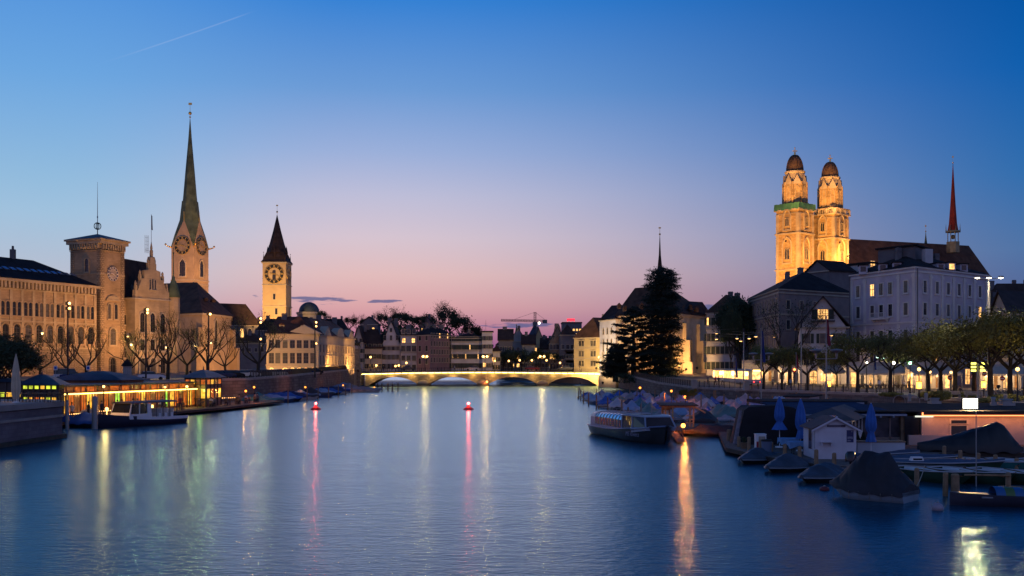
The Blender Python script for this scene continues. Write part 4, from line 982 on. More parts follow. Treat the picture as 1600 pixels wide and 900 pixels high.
# ---- waterside church with its high roof, and the open hall at the bridge head
def water_church():
    wc=pbr('church_render',(.5,.42,.30),.9,.15,.5)
    # hall: narrow front px 938-962 facing the river corner, long side running right
    a=Vector(P(937,296)); b=Vector(P(962,286)); cc=Vector(P(1010,300))
    z0=-.6; ze=Z(500,292)
    d=(b-a).normalized(); poly=[tuple(a),tuple(b),tuple(b+Vector((9,14))),tuple(a+Vector((9,16)))]
    root,org=building('bridge_hall','white hall at the bridge end with tall arched arcades standing on a stone river plinth','building',poly,z0,ze,plast_w,('hip',3.,tile_d,None),
        wins=((0,[ze-3.9],[.25,.5,.75],.8,1.7,dict(kind='arch',plit=0,fr=.12)),(0,[ze-9.5],[.25,.5,.75],.85,4.2,dict(kind='arch',plit=0,fr=.12,hood=False)),(0,[3.6],[.25,.5,.75],1.1,6.2,dict(kind='arch',plit=0,fr=.2,d=.3)),
              (1,[ze-3.9],[.2,.5,.8],.9,1.8,dict(kind='arch',plit=0)),(1,[ze-9.5],[.2,.5,.8],.9,4.2,dict(kind='arch',plit=0))),bands=(ze-10.6,))
    mb=MB(); band(mb,poly,-.6,3.1,.35,org); mb.build('river_plinth',sand2,root)
    # church body
    A=Vector(P(966,288)); B=Vector(P(1062,276)); Cc=Vector(P(1108,296)); poly=[tuple(A),tuple(B),tuple(Cc),tuple(Cc+Vector((2,12))),tuple(A+Vector((6,22)))]
    ze=Z(492,282); z0=1.5; c=sum((Vector(p) for p in poly),Vector((0,0)))/5; org=(*c,z0)
    root=thing('water_church','floodlit gothic riverside church with buttresses under a huge dark hipped roof','church',org)
    mb=MB(); mb.prism(loc_poly(poly,org),0,ze-z0); mb.build('wall',wc,root)
    rb=MB(); ex=[]
    for v in poly:
        v=Vector(v); u=(v-c).normalized(); v=v+u*1.3; ex.append((v.x-org[0],v.y-org[1],ze-z0))
    r1=(*P(992,293),Z(450,293)); r2=(*P(1040,289),Z(446,289))
    q1=(r1[0]-org[0],r1[1]-org[1],r1[2]-z0); q2=(r2[0]-org[0],r2[1]-org[1],r2[2]-z0)
    rb.add(ex+[q1,q2],[(0,1,6,5),(1,2,6),(2,3,6),(3,4,5,6),(4,0,5),(4,3,2,1,0)]); rf=rb.build('roof',tile_b,root)
    # hipped wing roofs left and right filling out the silhouette
    for pts,zr_,e_ in (([P(940,294),P(985,286),P(995,300),P(950,306)],Z(476,292),Z(498,292)),([P(1068,280),P(1109,294),P(1107,304),P(1060,298)],Z(470,288),Z(490,290))):
        rr=MB(); cx=sum(p[0] for p in pts)/4; cy=sum(p[1] for p in pts)/4
        v=[((p[0]-cx)*1.1+cx-org[0],(p[1]-cy)*1.1+cy-org[1],e_-z0) for p in pts]
        rr.add(v+[((v[0][0]+v[3][0])/2*.7+cx*0+(v[1][0])*.3,(v[0][1]+v[3][1])/2*.7+v[1][1]*.3,zr_-z0),((v[1][0]+v[2][0])/2*.7+v[0][0]*.3,(v[1][1]+v[2][1])/2*.7+v[0][1]*.3,zr_-z0)],[(0,1,5,4),(2,3,4,5),(1,2,5),(3,0,4),(3,2,1,0)])
        rr.build('side_roof',tile_d,rf)
    for px,py in ((968,478),(977,482),(1003,478),(1012,485),(1080,480),(1090,484)):
        pt=P(px,281); db=MB(); db.box(-.45,.45,-.4,1.6,0,.9); db.add([(-.6,-.5,.9),(.6,-.5,.9),(0,-.5,1.5),(-.6,1.6,.9),(.6,1.6,.9),(0,1.6,1.5)],[(0,1,2),(0,2,5,3),(1,4,5,2)]); db.build('dormer',tile_d,rf,(pt[0]-org[0],pt[1]-org[1]+1,Z(py,281)-z0-.6),0)
    win_grid(root,org,poly,0,[4.6],[.2,.42,.64,.86],1.7,8.,kind='pointed',trim=frame,fr=.3,d=.3,mull=(1,2),plit=0)
    win_grid(root,org,poly,1,[5.5],[.35],1.5,7.5,kind='pointed',trim=frame,fr=.3,d=.3,mull=(1,2),plit=0)
    win_grid(root,org,poly,1,[9.],[.78],1.3,3.2,kind='rect',trim=frame,plit=0)
    for i,t in ((0,.08),(0,.31),(0,.53),(0,.75),(0,.97),(1,.12),(1,.58),(1,.95)):
        p,q,L,aa=edge(poly,i); v=p+(q-p)*t-c; u=Vector(((q-p).y,-(q-p).x)).normalized(); tt=(q-p).normalized()*.45; bt=MB()
        for s0,s1,hh in ((0,.9,ze-z0-2.4),(.9,1.9,(ze-z0)*.62),(1.9,2.6,(ze-z0)*.3)):
            a_=v+u*s0; b_=v+u*s1; bt.prism([tuple(b_-tt),tuple(b_+tt),tuple(a_+tt),tuple(a_-tt)],0,hh)
        bt.build('buttress',wc,root)
    bb=MB(); band(bb,poly,ze-.5,ze-.05,.5,org); bb.build('cornice',frame,root)
    # ridge needle
    sp=MB(); cx,cy=P(1031,290); zb=Z(450,290)-z0; tp=Z(366,290)-z0
    sp.lathe([(1.1,zb-1.5),(1.0,zb+2),(.55,zb+6.5),(.3,zb+9),(.05,tp)],(cx-org[0],cy-org[1],0),8,0,False); sp.ball((cx-org[0],cy-org[1],tp),.28,8,1); sp.tube((cx-org[0],cy-org[1],tp),(cx-org[0],cy-org[1],Z(355,290)-z0),.05,n=5,mat=1); sp.box(cx-org[0]-.35,cx-org[0]+.3,cy-org[1]-.03,cy-org[1]+.03,Z(357,290)-z0,Z(355,290)-z0,1)
    sp.build('ridge_needle',[slate,gold],rf)
water_church()
# ================================================================== old town beyond the bridge (west side) and the lanes behind
def gable_house(name,label,cat,poly,z0,z1,h,wm,rm,axis,wins,chim=1,group='old town houses beyond the bridge',**kw):
    return building(name,label,cat,poly,z0,z1,wm,('gable',h,rm),wins=wins,chim=chim,axis=axis,group=group,**kw)
G='old town houses beyond the bridge'
def fq(pl,pr,Y,dep,dy=0): return quad(pl,Y,pr,Y+dy,dep)
zb=4.
S=dict(shut=True,fr=.1,d=.08,plit=.08); Sg=dict(shut=True,sm=shutg,fr=.1,d=.08,plit=.08); Nn=dict(fr=.1,d=.08,plit=.07)
Ym=345
gable_house('gabled_house','narrow pale gabled house just right of the stone pylon','house',fq(553,567,338,12),zb,Z(535,338),5.5,plast_g,tile_d,1,[(0,[zb+3,zb+6],3,.9,1.3,S),(0,[zb+9.5],2,.8,1.1,Nn)],1)
gable_house('gabled_house','beige house with a big dark roof and shutters, second beyond the bridge end','house',fq(566,597,342,10,3),zb,Z(543,342),6.2,plaster,tile_d,0,[(0,[zb+1,zb+4.2,zb+7.4],4,1.,1.5,S),(1,[zb+4,zb+7],2,.8,1.2,Nn)],1)
gable_house('gabled_house','white steep gabled house with closed shutters left of the balcony house','house',fq(597,625,346,11),zb,Z(540,346),8.2,plast_w,tile_d,1,[(0,[zb+1,zb+4,zb+7],4,1.,1.5,Sg),(0,[zb+10.3],3,.7,1.5,Nn),(0,[zb+13.],1,.7,1.2,Nn)],2)
building('balcony_house','pale five storey house with balconies and two yellow lit top windows','house',fq(626,651,344,12),zb,Z(524,344),plast_w,('hip',2.6,slate,4),wins=((0,[zb+.6,zb+3.6],3,1.2,1.6,Nn),(0,[zb+6.6],3,1.4,1.8,Nn),(0,[zb+9.4],[.2,.8],1.,1.4,dict(fr=.1,plit=1.)),(0,[zb+12.4],3,1.1,1.4,Nn)),chim=2,group=G,bands=(zb+9,zb+6))
p=quad(651,340,672,334,1); a,b=Vector(p[0]),Vector(p[1]); cdir=Vector(P(705,346))
poly=[tuple(a),tuple(b),tuple(cdir),tuple(cdir+(a-b))]
building('corner_block','big plain pinkish brown corner block rising straight above the bridge','house',poly,zb,Z(524,340),plast_p,('hip',2.5,slate,3),wins=((0,[zb+2.5,zb+6.5,zb+10.],2,1.2,1.8,Nn),(1,[zb+3.,zb+5.6,zb+8.2,zb+10.8],8,.7,1.5,dict(fr=.08,plit=.04))),chim=3,group=G)
building('terrace_hotel','wide white hotel block with rows of dark shutters facing the river','house',fq(705,757,345,12,-1),zb,Z(528,345),plast_w,('hip',1.6,slate,3),wins=((0,[zb+1.2,zb+4.2,zb+7.2,zb+9.9],8,1.1,1.5,S),),chim=2,group=G,bands=(zb+6.6,zb+9.4))
building('stair_tower','square white stair tower end of the hotel block with a flat cap','tower',fq(753,769,343,5),zb,Z(519,343),plast_w,('flat',.4,slate),wins=((0,[zb+1.5,zb+4.5,zb+7.5,zb+10.2],2,.9,1.3,S),),group=G)
building('riverside_house','small white shuttered house under the right end of the hotel','house',fq(770,781,350,9),zb,Z(549,350),plast_w,('hip',2.2,tile_d,2),wins=((0,[zb+.8,zb+3.4],3,.9,1.3,S),),group=G)
hs=[(779,801,368,531,4.,plast_d,0,'dark gabled house with one yellow window above the riverside trees'),(797,822,385,527,5.,plast_g,1,'grey blue gabled house among the dark roofs behind the bridge'),(816,836,372,538,3.6,plaster,0,'low brownish house with a few lit windows behind the bridge'),
    (834,850,392,531,6.,plast_y,1,'house with a floodlit yellow gable behind the bridge'),(846,862,376,545,4.,plast_g,0,'grey plastered house left of the curved gable'),(884,899,352,548,4.,plast_d,0,'dark narrow house between curved gable and yellow mansion')]
for pl,pr,Y,py,h,m,ax,lb in hs:
    gable_house('riverside_house',lb,'house',fq(pl,pr,Y,11),zb,Z(py,Y)-(1.5 if ax else 0),h,m,tile_d,ax,[(0,[zb+1.4,zb+4.4]+([zb+7.2] if Z(py,Y)-zb>9.5 else []),3,.9,1.3,dict(fr=.1,plit=.22,shut=ax==0))],1)
# curved-gable guild hall
Y=365; poly=fq(859,883,Y,14); z1=Z(537,Y); root,org=building('curved_gable_hall','brown hall with a curved stepped gable facing the river','house',poly,zb,z1,pbr('brown_stone',(.3,.2,.13),.9,.2),('gable',6,tile_d),axis=1,wins=((0,[zb+.8,zb+4.2,zb+7.6],5,.9,1.7,dict(fr=.12,plit=.25)),(0,[z1+1.3],2,.8,1.5,dict(fr=.12,plit=0))),group=G,chim=1)
w=(Vector(poly[1])-Vector(poly[0])).length/2; g=MB(); prof=[(-w,0),(w,0),(w,1.1)]+[(w-.9-.9*math.sin(math.pi/2*i/4),1.1+1.6*(1-math.cos(math.pi/2*i/4))+.2) for i in range(5)]+[(w*.45,3.6),(w*.45,4.2),(1.2,4.6),(1.0,5.6),(.6,6.6),(0,7.),(-.6,6.6),(-1.0,5.6),(-1.2,4.6),(-w*.45,4.2),(-w*.45,3.6)]+[(-(w-.9-.9*math.sin(math.pi/2*i/4)),1.1+1.6*(1-math.cos(math.pi/2*i/4))+.2) for i in range(4,-1,-1)]+[(-w,1.1)]
g.xz(prof,-.25,.3); m=(Vector(poly[0])+Vector(poly[1]))/2; g.build('gable',MATS['brown_stone'],root,(m.x-org[0],m.y-org[1],z1-zb),0)
# yellow mansion right at the bridge head
Y=325; building('river_mansion','brightly floodlit yellow mansion with a hipped roof and dormer at the right bridge head','house',quad(897,Y,939,Y-8,14),2.,Z(528,Y),plast_y,('hip',6.2,tile_b,3),wins=((0,[Z(572,Y),Z(557,Y),Z(541,Y)],[.28,.72],1.0,1.6,dict(fr=.16,d=.14,plit=.0,mull=(1,1),pair=True,hood=True)),),chim=1,dorm=(0,1,2.6,1.1,1.5),bands=(Z(561,Y),Z(545,Y)))
building('river_house','dark blue roofed house tucked behind the yellow mansion','house',fq(876,898,352,12),3,Z(523,352),plast_d,('hip',3.6,tile_d,3),wins=((0,[8.,11.5],3,1,1.4,Nn),),group=G)
# high-rise with red roof sign
Y=900; c=P(893,Y); root,org=building('office_high_rise','distant dark office block with a glowing red roof sign','high-rise',quad(879,Y,909,Y,25),8,Z(505,Y),plast_d,('flat',1,slate),wins=((0,[Z(517,Y),Z(524,Y),Z(531,Y)],6,1.6,1.7,dict(fr=.05,plit=.35)),))
sb=MB(); sb.box(-3.4,3.4,0,1,1,3.); 
for x in (-3,0,3): sb.box(x-.15,x+.15,.3,.6,0,1)
sb.build('roof_sign',emis('red_sign',(1,.02,.03),1.6),root,(-1,-11.,Z(505,Y)-8+1))
# church beyond with pyramid roof, tiny turret spire, domed observatory
Y=560; building('pyramid_roof_church','blue grey pyramid roofed church tower under the construction crane','church tower',quad(826,Y,846,Y,7),6,Z(525,Y),plast_d,('pyramid',Z(505,Y)-Z(525,Y),blueroof),wins=((0,[Z(531,Y)],2,1,2,Nn),))
needle(807,520,Z(524,520),508,506,1.3,copper,'roof_turret','small green turret spire left of the crane','spire',False,z0=10)
for px,y0,y1,Y in ((759,500,516,420),(811,505,522,430),(780,515,527,430),(787,511,527,430)):
    o=thing('roof_aerial','thin %s roof aerial against the pink sky %s'%(('tall','short','bent','slim')[[759,811,780,787].index(px)],('above the stair tower','right of the turret spire','left of the taller pair','beside the turret spire')[[759,811,780,787].index(px)]),'aerial',(*P(px,Y),Z(y1,Y)-6)); m=MB(); hh=Z(y0,Y)-Z(y1,Y)+6; m.tube((0,0,0),(0,0,hh),.08,.04,5); m.build('mast',steel,o); m=MB(); m.tube((-.6,0,hh*.85),(.6,0,hh*.85),.04,n=4); m.tube((-.4,0,hh*.78),(.4,0,hh*.78),.04,n=4); m.build('crossbar',steel,o)
def crane():
    Y=480; c=P(836,Y); zt=Z(503.5,Y); root=thing('tower_crane','tower crane with a long lattice jib over the old town roofs','crane',(*c,8)); k=zt-8
    def lattice(mb,a,b,w,n):
        a=Vector(a);b=Vector(b);d=(b-a).normalized();u=d.orthogonal().normalized();v=d.cross(u)
        cs=[u*w+v*w,u*w-v*w,-u*w-v*w,-u*w+v*w]
        for o in cs: mb.tube(a+o,b+o,.09,n=4,smooth=False)
        for i in range(n):
            p=a+(b-a)*i/n; q=a+(b-a)*(i+1)/n
            for j in range(4): mb.tube(p+cs[j],q+cs[(j+1)%4],.06,n=3,smooth=False,cap=False)
    m=MB(); lattice(m,(0,0,0),(0,0,k),.7,16); m.build('mast',framed,root)
    m=MB(); lattice(m,(0,0,k+.6),(-15.5,0,k+.9),.35,22); m.build('jib',framed,root)
    m=MB(); lattice(m,(0,0,k+.6),(5.4,0,k+.6),.35,7); m.build('counter_jib',framed,root)
    m=MB(); m.box(3.4,5.5,-.6,.6,k-.5,k+1.1); m.build('counterweight',plast_d,root)
    m=MB(); lattice(m,(0,0,k),(0,0,k+4.6),.4,5); m.tube((0,0,k+4.6),(-9.5,0,k+1.3),.07,n=4); m.tube((0,0,k+4.6),(4.6,0,k+1.1),.07,n=4); m.build('apex',framed,root)
    m=MB(); m.box(-.9,.9,-1.2,.3,k-1.6,k+.2); cbn=m.build('cab',plast_d,root)
    m=MB(); m.ball((1.9,-.6,k-.4),.55,8); m.build('floodlight',bulbw,root)
crane()
# observatory and dark roofs over the guild house
Y=520; c=P(483,Y); root=thing('observatory','grey observatory dome on a round drum above the west bank roofs','observatory',(*c,14))
m=MB(); r=5.; zz=Z(487,Y)-14; m.lathe([(r*1.1,0),(r*1.1,zz-1.5),(r*1.25,zz-1.3),(r*1.25,zz-.3)],(0,0,0),20,0,False); m.build('drum',plast_g,root)
m=MB(); m.lathe([(r*.95,zz-.4),(r,zz)]+[(max(.05,r*math.cos(t)),zz+r*.95*math.sin(t)) for t in [i*math.pi/2/8 for i in range(1,9)]],(0,0,0),20); m.build('dome',blueroof,root)
bk=[(400,470,440,497,5,slate,'long dark roofed block behind the yellow guild house'),(468,540,430,497,6,slate,'black roofed block below the observatory'),(365,415,400,520,4,tile_d,'low dark roofed house between the church choir and guild house'),(330,372,420,515,5,tile_d,'dark roofed house behind the church choir'),(520,560,400,520,4,tile_d,'small dark roofed house right of the observatory'),
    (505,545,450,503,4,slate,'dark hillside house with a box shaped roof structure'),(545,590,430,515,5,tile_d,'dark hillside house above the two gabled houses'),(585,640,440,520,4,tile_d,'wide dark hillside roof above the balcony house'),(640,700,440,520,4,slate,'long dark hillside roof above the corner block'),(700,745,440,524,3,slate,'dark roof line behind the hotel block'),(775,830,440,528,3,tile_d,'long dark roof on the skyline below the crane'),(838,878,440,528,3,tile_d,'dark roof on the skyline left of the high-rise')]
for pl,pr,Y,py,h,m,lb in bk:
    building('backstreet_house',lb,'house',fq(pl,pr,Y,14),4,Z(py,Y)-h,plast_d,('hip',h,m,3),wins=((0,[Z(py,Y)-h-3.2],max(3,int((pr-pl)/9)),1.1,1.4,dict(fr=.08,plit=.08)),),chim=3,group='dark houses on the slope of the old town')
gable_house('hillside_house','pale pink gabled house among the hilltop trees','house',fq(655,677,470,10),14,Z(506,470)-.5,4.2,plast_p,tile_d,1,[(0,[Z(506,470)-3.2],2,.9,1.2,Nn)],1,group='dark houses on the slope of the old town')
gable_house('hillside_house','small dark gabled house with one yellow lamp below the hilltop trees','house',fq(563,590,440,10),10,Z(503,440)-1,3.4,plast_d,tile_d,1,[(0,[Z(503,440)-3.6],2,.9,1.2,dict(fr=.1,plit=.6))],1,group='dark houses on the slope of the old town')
# ================================================================== houses of the east bank
building('riverside_block','white four storey block with dark shutters between the church and the dark tree','house',quad(1104,262,1147,258,16),3,Z(489,262),plast_w,('hip',4.6,tile_b,4),wins=((0,[Z(508,262),Z(533,262),Z(553,262),Z(577,262)],6,1.,1.8,dict(shut=True,fr=.1,plit=.03)),),chim=2,bands=(Z(495,262),Z(515,262)))
# dark brown corner block: left face long, right face plain
a=Vector(P(1169,262)); b=Vector(P(1217,226)); c2=Vector(P(1330,240)); z1=Z(452,228)
root,org=building('corner_palace','dark purplish corner palace with four rows of narrow windows and a low black roof','house',[tuple(a),tuple(b),tuple(c2),tuple(c2+(a-b))],2.4,z1,pbr('purple_brown_stone',(.24,.19,.18),.9,.15),('hip',5.2,slate,11),wins=(
    (0,[z1-4.3,z1-8.6,z1-12.4,z1-16.2],9,1.1,2.2,dict(fr=.18,d=.12,plit=0,hood=True)),(1,[z1-4.3,z1-8.6],[.12,.3,.48],1.1,1.9,dict(fr=.15,plit=0))),bands=(z1-5.6,z1-1.),chim=2)
# gabled white house
Y=206; z1=Z(511,Y); poly=quad(1250,Y,1322,Y-2,13)
litb=room('cafe_glow',(1,.5,.15),1.9); dimc=room('cafe_dim',(.9,.3,.06),.45)
root,org=building('gabled_guesthouse','white gabled guesthouse with a lit top window, balcony and green shutters','house',poly,2.2,z1,plast_w,('gable',Z(463,Y)-z1,tile_d),axis=1,over=.9,wins=(
    (0,[2.4],[.3,.52,.73],1.5,2.6,dict(kind='arch',panef=lambda: litb,fr=.2,d=.25)),(0,[z1-3.2],[.16,.5,.84],1.1,1.9,dict(shut=True,fr=.1,plit=0)),(0,[z1-7.4],[.14,.5,.86],1.,1.7,dict(shut=True,fr=.1,plit=0)),(0,[z1+1.5],[.5],1.9,1.9,dict(panef=lambda: litb,shut=True,mull=(3,1),fr=.12))))
bm=MB(); bm.box(-2.2,2.2,-1.1,0,-.25,0); 
for k in range(13): bm.box(-2.15+k*.358-.03,-2.15+k*.358+.03,-1.08,-1.02,0,1.)
bm.box(-2.2,2.2,-1.1,-1.,.95,1.05); bm.box(-2.2,-2.1,-1.1,0,.95,1.05); bm.box(2.1,2.2,-1.1,0,.95,1.05)
p0,q0,L0,a0=edge(poly,0); mm_=(p0+q0)/2; bm.build('balcony',framed,root,(mm_.x-org[0],mm_.y-org[1],z1+1.2-2.2),a0)
# lilac-white corner palace
a=Vector(P(1329,210)); b=Vector(P(1430,192)); c2=Vector(P(1543,210)); z1=Z(418,194); z0=2.2
lw=plast_v
poly=[tuple(a),tuple(b),tuple(c2),tuple(c2+(a-b))]
rows=[z1-4.6,z1-8.7,z1-13.6]
kw=dict(fr=.2,d=.14,trim=framew,plit=.03,mull=(1,1))
root,org=building('pale_palace','large pale lilac corner palace with pilasters, balconies and a slate attic','house',poly,z0,z1,lw,('hip',3.6,slate,9),trim=framew,
    wins=((0,rows,[.13,.36,.5,.64,.87],1.15,2.2,kw),(0,[z0+4.6],[.13,.36,.5,.64,.87],1.2,2.4,kw),(1,rows,[.12,.28,.43,.58,.73,.88],1.15,2.2,kw),(1,[z0+4.6],[.12,.28,.43,.58,.73,.88],1.2,2.4,kw),(0,[z0+.2],5,1.9,2.9,dict(panef=lambda: litb,fr=.15,trim=framew)),(1,[z0+.2],5,1.9,2.9,dict(panef=lambda: litb,fr=.15,trim=framew))),bands=(z1-1.,z1-10.2,z0+4.),chim=3)
for i,ts in ((0,(.02,.24,.76,.98)),(1,(.02,.2,.35,.505,.655,.805,.98))):
    p,q,L,aa=edge(poly,i); d=(q-p).normalized(); n=Vector((d.y,-d.x))
    for t in ts:
        c=p+d*L*t; pb=MB()
        for za,zb_ in ((z1-9.8,z1-1.1),(z0+4.3,z1-10.3)): pb.prism(loc_poly([tuple(c-d*.35+n*.14),tuple(c+d*.35+n*.14),tuple(c+d*.35-n*.1),tuple(c-d*.35-n*.1)],org),za-z0,zb_-z0)
        pb.prism(loc_poly([tuple(c-d*.5+n*.22),tuple(c+d*.5+n*.22),tuple(c+d*.5-n*.1),tuple(c-d*.5-n*.1)],org),z1-1.9-z0,z1-1.4-z0)
        pb.build('pilaster',framew,root)
for e,t,zz,w in ((0,.5,z1-9.,2.4),(1,.14,z1-13.9,1.9),(1,.2,z1-13.9,.1)):
    if w<1: continue
    p,q,L,aa=edge(poly,e); c=p+(q-p)*t; bm=MB(); bm.box(-w,w,-1.,0,-.3,0)
    for x in (-w*.8,w*.8): bm.add([(x-.12,-.8,-.3),(x+.12,-.8,-.3),(x+.12,0,-.3),(x-.12,0,-.3),(x-.12,0,-1.),(x+.12,0,-1.)],[(0,1,2,3),(0,4,5,1),(0,3,4),(1,5,2)])
    for k in range(int(w*6)): bm.box(-w+.05+k*(2*w-.1)/(int(w*6)-1)-.03,-w+.05+k*(2*w-.1)/(int(w*6)-1)+.03,-.97,-.92,0,.95)
    bm.box(-w,w,-1.,-.9,.95,1.03); bm.build('balcony',framed if e else framew,root,(c.x-org[0],c.y-org[1],zz-z0),aa)
for e,t in ((0,.008),(1,.012),(1,.99)):
    p,q,L,aa=edge(poly,e); c=p+(q-p)*t; n=Vector((math.sin(aa),-math.cos(aa)))*.3; m=MB(); m.tube((c.x+n.x-org[0],c.y+n.y-org[1],0),(c.x+n.x-org[0],c.y+n.y-org[1],z1-z0-.3),.09,n=6); m.build('downpipe',plast_d,root)
# attic storey with its own roof and chimneys, dormers
at=[tuple(Vector(P(px,Y))) for px,Y in ((1372,210),(1430,203),(1455,212),(1400,222))]
am=MB(); am.prism(loc_poly(at,org),z1-z0+1.5,z1-z0+5.0); am.build('attic',plast_d,root); am=MB(); band(am,at,z1+5.,z1+5.3,.5,org); am.build('attic_roof',slate,root)
rf=[c_ for c_ in root.children if c_.name.startswith('roof')][0]
for px,py,Y in ((1352,423,204),(1383,421,200),(1405,419,198),(1473,420,198),(1490,419,200),(1509,421,203)):
    pt=P(px,Y); db=MB(); db.box(-.8,.8,-.3,2.6,-.6,1.1,0); db.box(-1.,1.,-.5,2.8,1.1,1.3,1); db.box(-.5,.5,-.33,-.29,-.1,.9,2); db.build('dormer',[plast_v,slate,lit if px==1490 else glass],rf,(pt[0]-org[0],pt[1]-org[1]+1.2,Z(py,Y)-z0),.15 if px>1430 else -.3)
cb=MB(); cb.box(-.8,.8,-.6,.6,-1,3.4); cb.build('chimney',plast_w,rf,(X(1449,203)-org[0],203-org[1],Z(417,203)-z0),.2)
# terrace house top between (white penthouse with lamp)
building('attic_house','low grey penthouse block with one lit doorway above the black roofs','house',quad(1360,262,1412,268,10),10,Z(412,262),plast_w,('flat',.5,slate),wins=((0,[Z(424,262)],[.06],1.6,2.6,dict(panef=lambda: litb,fr=.1)),(0,[Z(424,262)],[.5,.75],1.2,1.6,dict(plit=0))))
building('attic_house','small gabled roof studio left of the penthouse block','house',quad(1296,258,1335,262,8),8,Z(422,258),plast_d,('gable',2.8,slate),wins=())
# right border houses
building('cream_house','cream house with dark roof behind the triple street lamp','house',[P(1548,196),P(1576,180),P(1640,186),P(1615,204)],2.2,Z(487,182),plaster,('gable',Z(452,186)-Z(487,182),tile_d),axis=1,wins=((0,[Z(502,188)],[.5],1.1,1.7,dict(plit=0)),(1,[Z(502,183),Z(525,183)],4,1.1,1.7,dict(plit=0))))
for pl,pr,Y,py,h,lb in ((1540,1600,260,462,5,'dark tiled roof stepping down behind the cream house'),(1555,1640,290,440,6,'dark roofed house on the slope at the right border'),(1575,1660,240,490,6,'low dark roofed house beside the right border trees'),(1225,1330,300,440,5,'dark roofed house hidden behind the corner palace'),(1062,1110,330,505,4,'dark house roof peeping out behind the church')):
    building('slope_house',lb,'house',fq(pl,pr,Y,14),5,Z(py,Y)-h,plast_d,('hip',h,tile_d,4),wins=((0,[Z(py,Y)-h-3],4,1.1,1.5,dict(plit=.1)),),chim=3,group='dark houses behind the east bank')
# ---- cafe front: awning, posts, lit shop windows under it
def cafe(pl,pr,Y,label,zt=None,dep=4.2,n=6):
    a=Vector(P(pl,Y)); b=Vector(P(pr,Y)); L=b.x-a.x; z0=zr(a.x,Y); root=thing('street_cafe',label,'cafe',(a.x,Y,z0))
    m=MB(); m.box(0,L,3.2,3.6,0,4.6); m.build('shop_wall',plast_g,root)
    n2=int(L/1.5); rg=random.Random(int(pl))
    for k in range(n2):
        w=MB(); x=L*(k+.5)/n2; hw=rg.choice([.3,.42,.5]); w.box(x-hw,x+hw,3.1,3.18,rg.choice([.1,.8]),rg.choice([2.3,2.7,2.9])); w.build('shop_window',rg.choice([litb,lit,dimc,dimc,glass2,glass,litb]),root)
    m=MB(); m.add([(0,-dep+3.2,2.6),(L,-dep+3.2,2.6),(L,3.18,3.9),(0,3.18,3.9),(0,-dep+3.2,2.5),(L,-dep+3.2,2.5),(L,3.18,3.8),(0,3.18,3.8)],[(0,1,2,3),(4,7,6,5),(0,4,5,1),(1,5,6,2),(3,7,4,0)])
    for k in range(int(L/.5)): m.box(k*.5,k*.5+.42,-dep+3.18,-dep+3.21,2.25,2.5)
    m.build('awning',pbr('awning_canvas',(.4,.34,.28),.85,.15),root)
    for k in range(0,n+1,2):
        m=MB(); m.tube((L*k/n,-dep+3.3,0),(L*k/n,-dep+3.3,2.5),.05,n=6); m.build('awning_post',steel,root)
    for k in range(2): light('POINT','cafe_lamp',(a.x+L*(k+.5)/2,Y+1.2,z0+2.3),480,(1,.62,.28),.3,parent=root)
    return root
cafe(1336,1419,186,'corner cafe with a long pale awning over its lit terrace',n=7)
cafe(1285,1320,200,'small awninged cafe beside the white gabled house',n=4)
cafe(1425,1500,182,'glowing shop fronts under the right half of the lilac palace',n=8)
cafe(1545,1610,176,'bright lit cafe under the trees at the right border',n=6)
cafe(1165,1215,222,'row of lit shop fronts under the dark corner palace',n=5)
for pl,pr,Y,py in ((1222,1246,212,575),): cafe(pl,pr,Y,'narrow lit shop passage left of the gabled guesthouse',n=2)
# ================================================================== trees
def grow(tb,tips,p,d,l,r,depth,spread,up,rng,nseg=3,kids=(2,3)):
    q=Vector(p)
    for i in range(nseg):
        d=(d+Vector((rng.uniform(-1,1),rng.uniform(-1,1),rng.uniform(-.6,1)))*.16+Vector((0,0,up*.12))).normalized()
        n=q+d*(l/nseg); r1=r*(1-.28/nseg*(i+1)/1); tb.tube(q,n,r*(1-.3*i/nseg),r*(1-.3*(i+1)/nseg),5 if r>.05 else 3,cap=False); q=n
        if depth<=1: tips.append((q.copy(),d.copy()))
        elif depth==2 and i>0 and rng.random()<.6: grow(tb,tips,q,(d+Vector((rng.uniform(-1,1),rng.uniform(-1,1),rng.uniform(-.3,.8)))*spread).normalized(),l*.55,r*.35,depth-1,spread,up,rng,2)
    if depth<=0: return
    for k in range(rng.randint(*kids)):
        a=Vector((rng.uniform(-1,1),rng.uniform(-1,1),rng.uniform(-.25,.7))).normalized()
        grow(tb,tips,q,(d*.75+a*spread).normalized(),l*rng.uniform(.62,.85),r*.6,depth-1,spread,up,rng,nseg,kids)
def leaves(tips,rng,n,sz,spreadr):
    lb=MB()
    for t,d in tips:
        for _ in range(n):
            c=t+Vector((rng.gauss(0,1),rng.gauss(0,1),rng.gauss(0,.8)))*spreadr
            u=Vector((rng.uniform(-1,1),rng.uniform(-1,1),rng.uniform(-1,1))).normalized(); v=u.orthogonal().normalized(); s=sz*rng.uniform(.6,1.3)
            lb.add([c-u*s,c+v*s*.6,c+u*s,c-v*s*.6],[(0,1,2,3)])
    return lb
TV={}
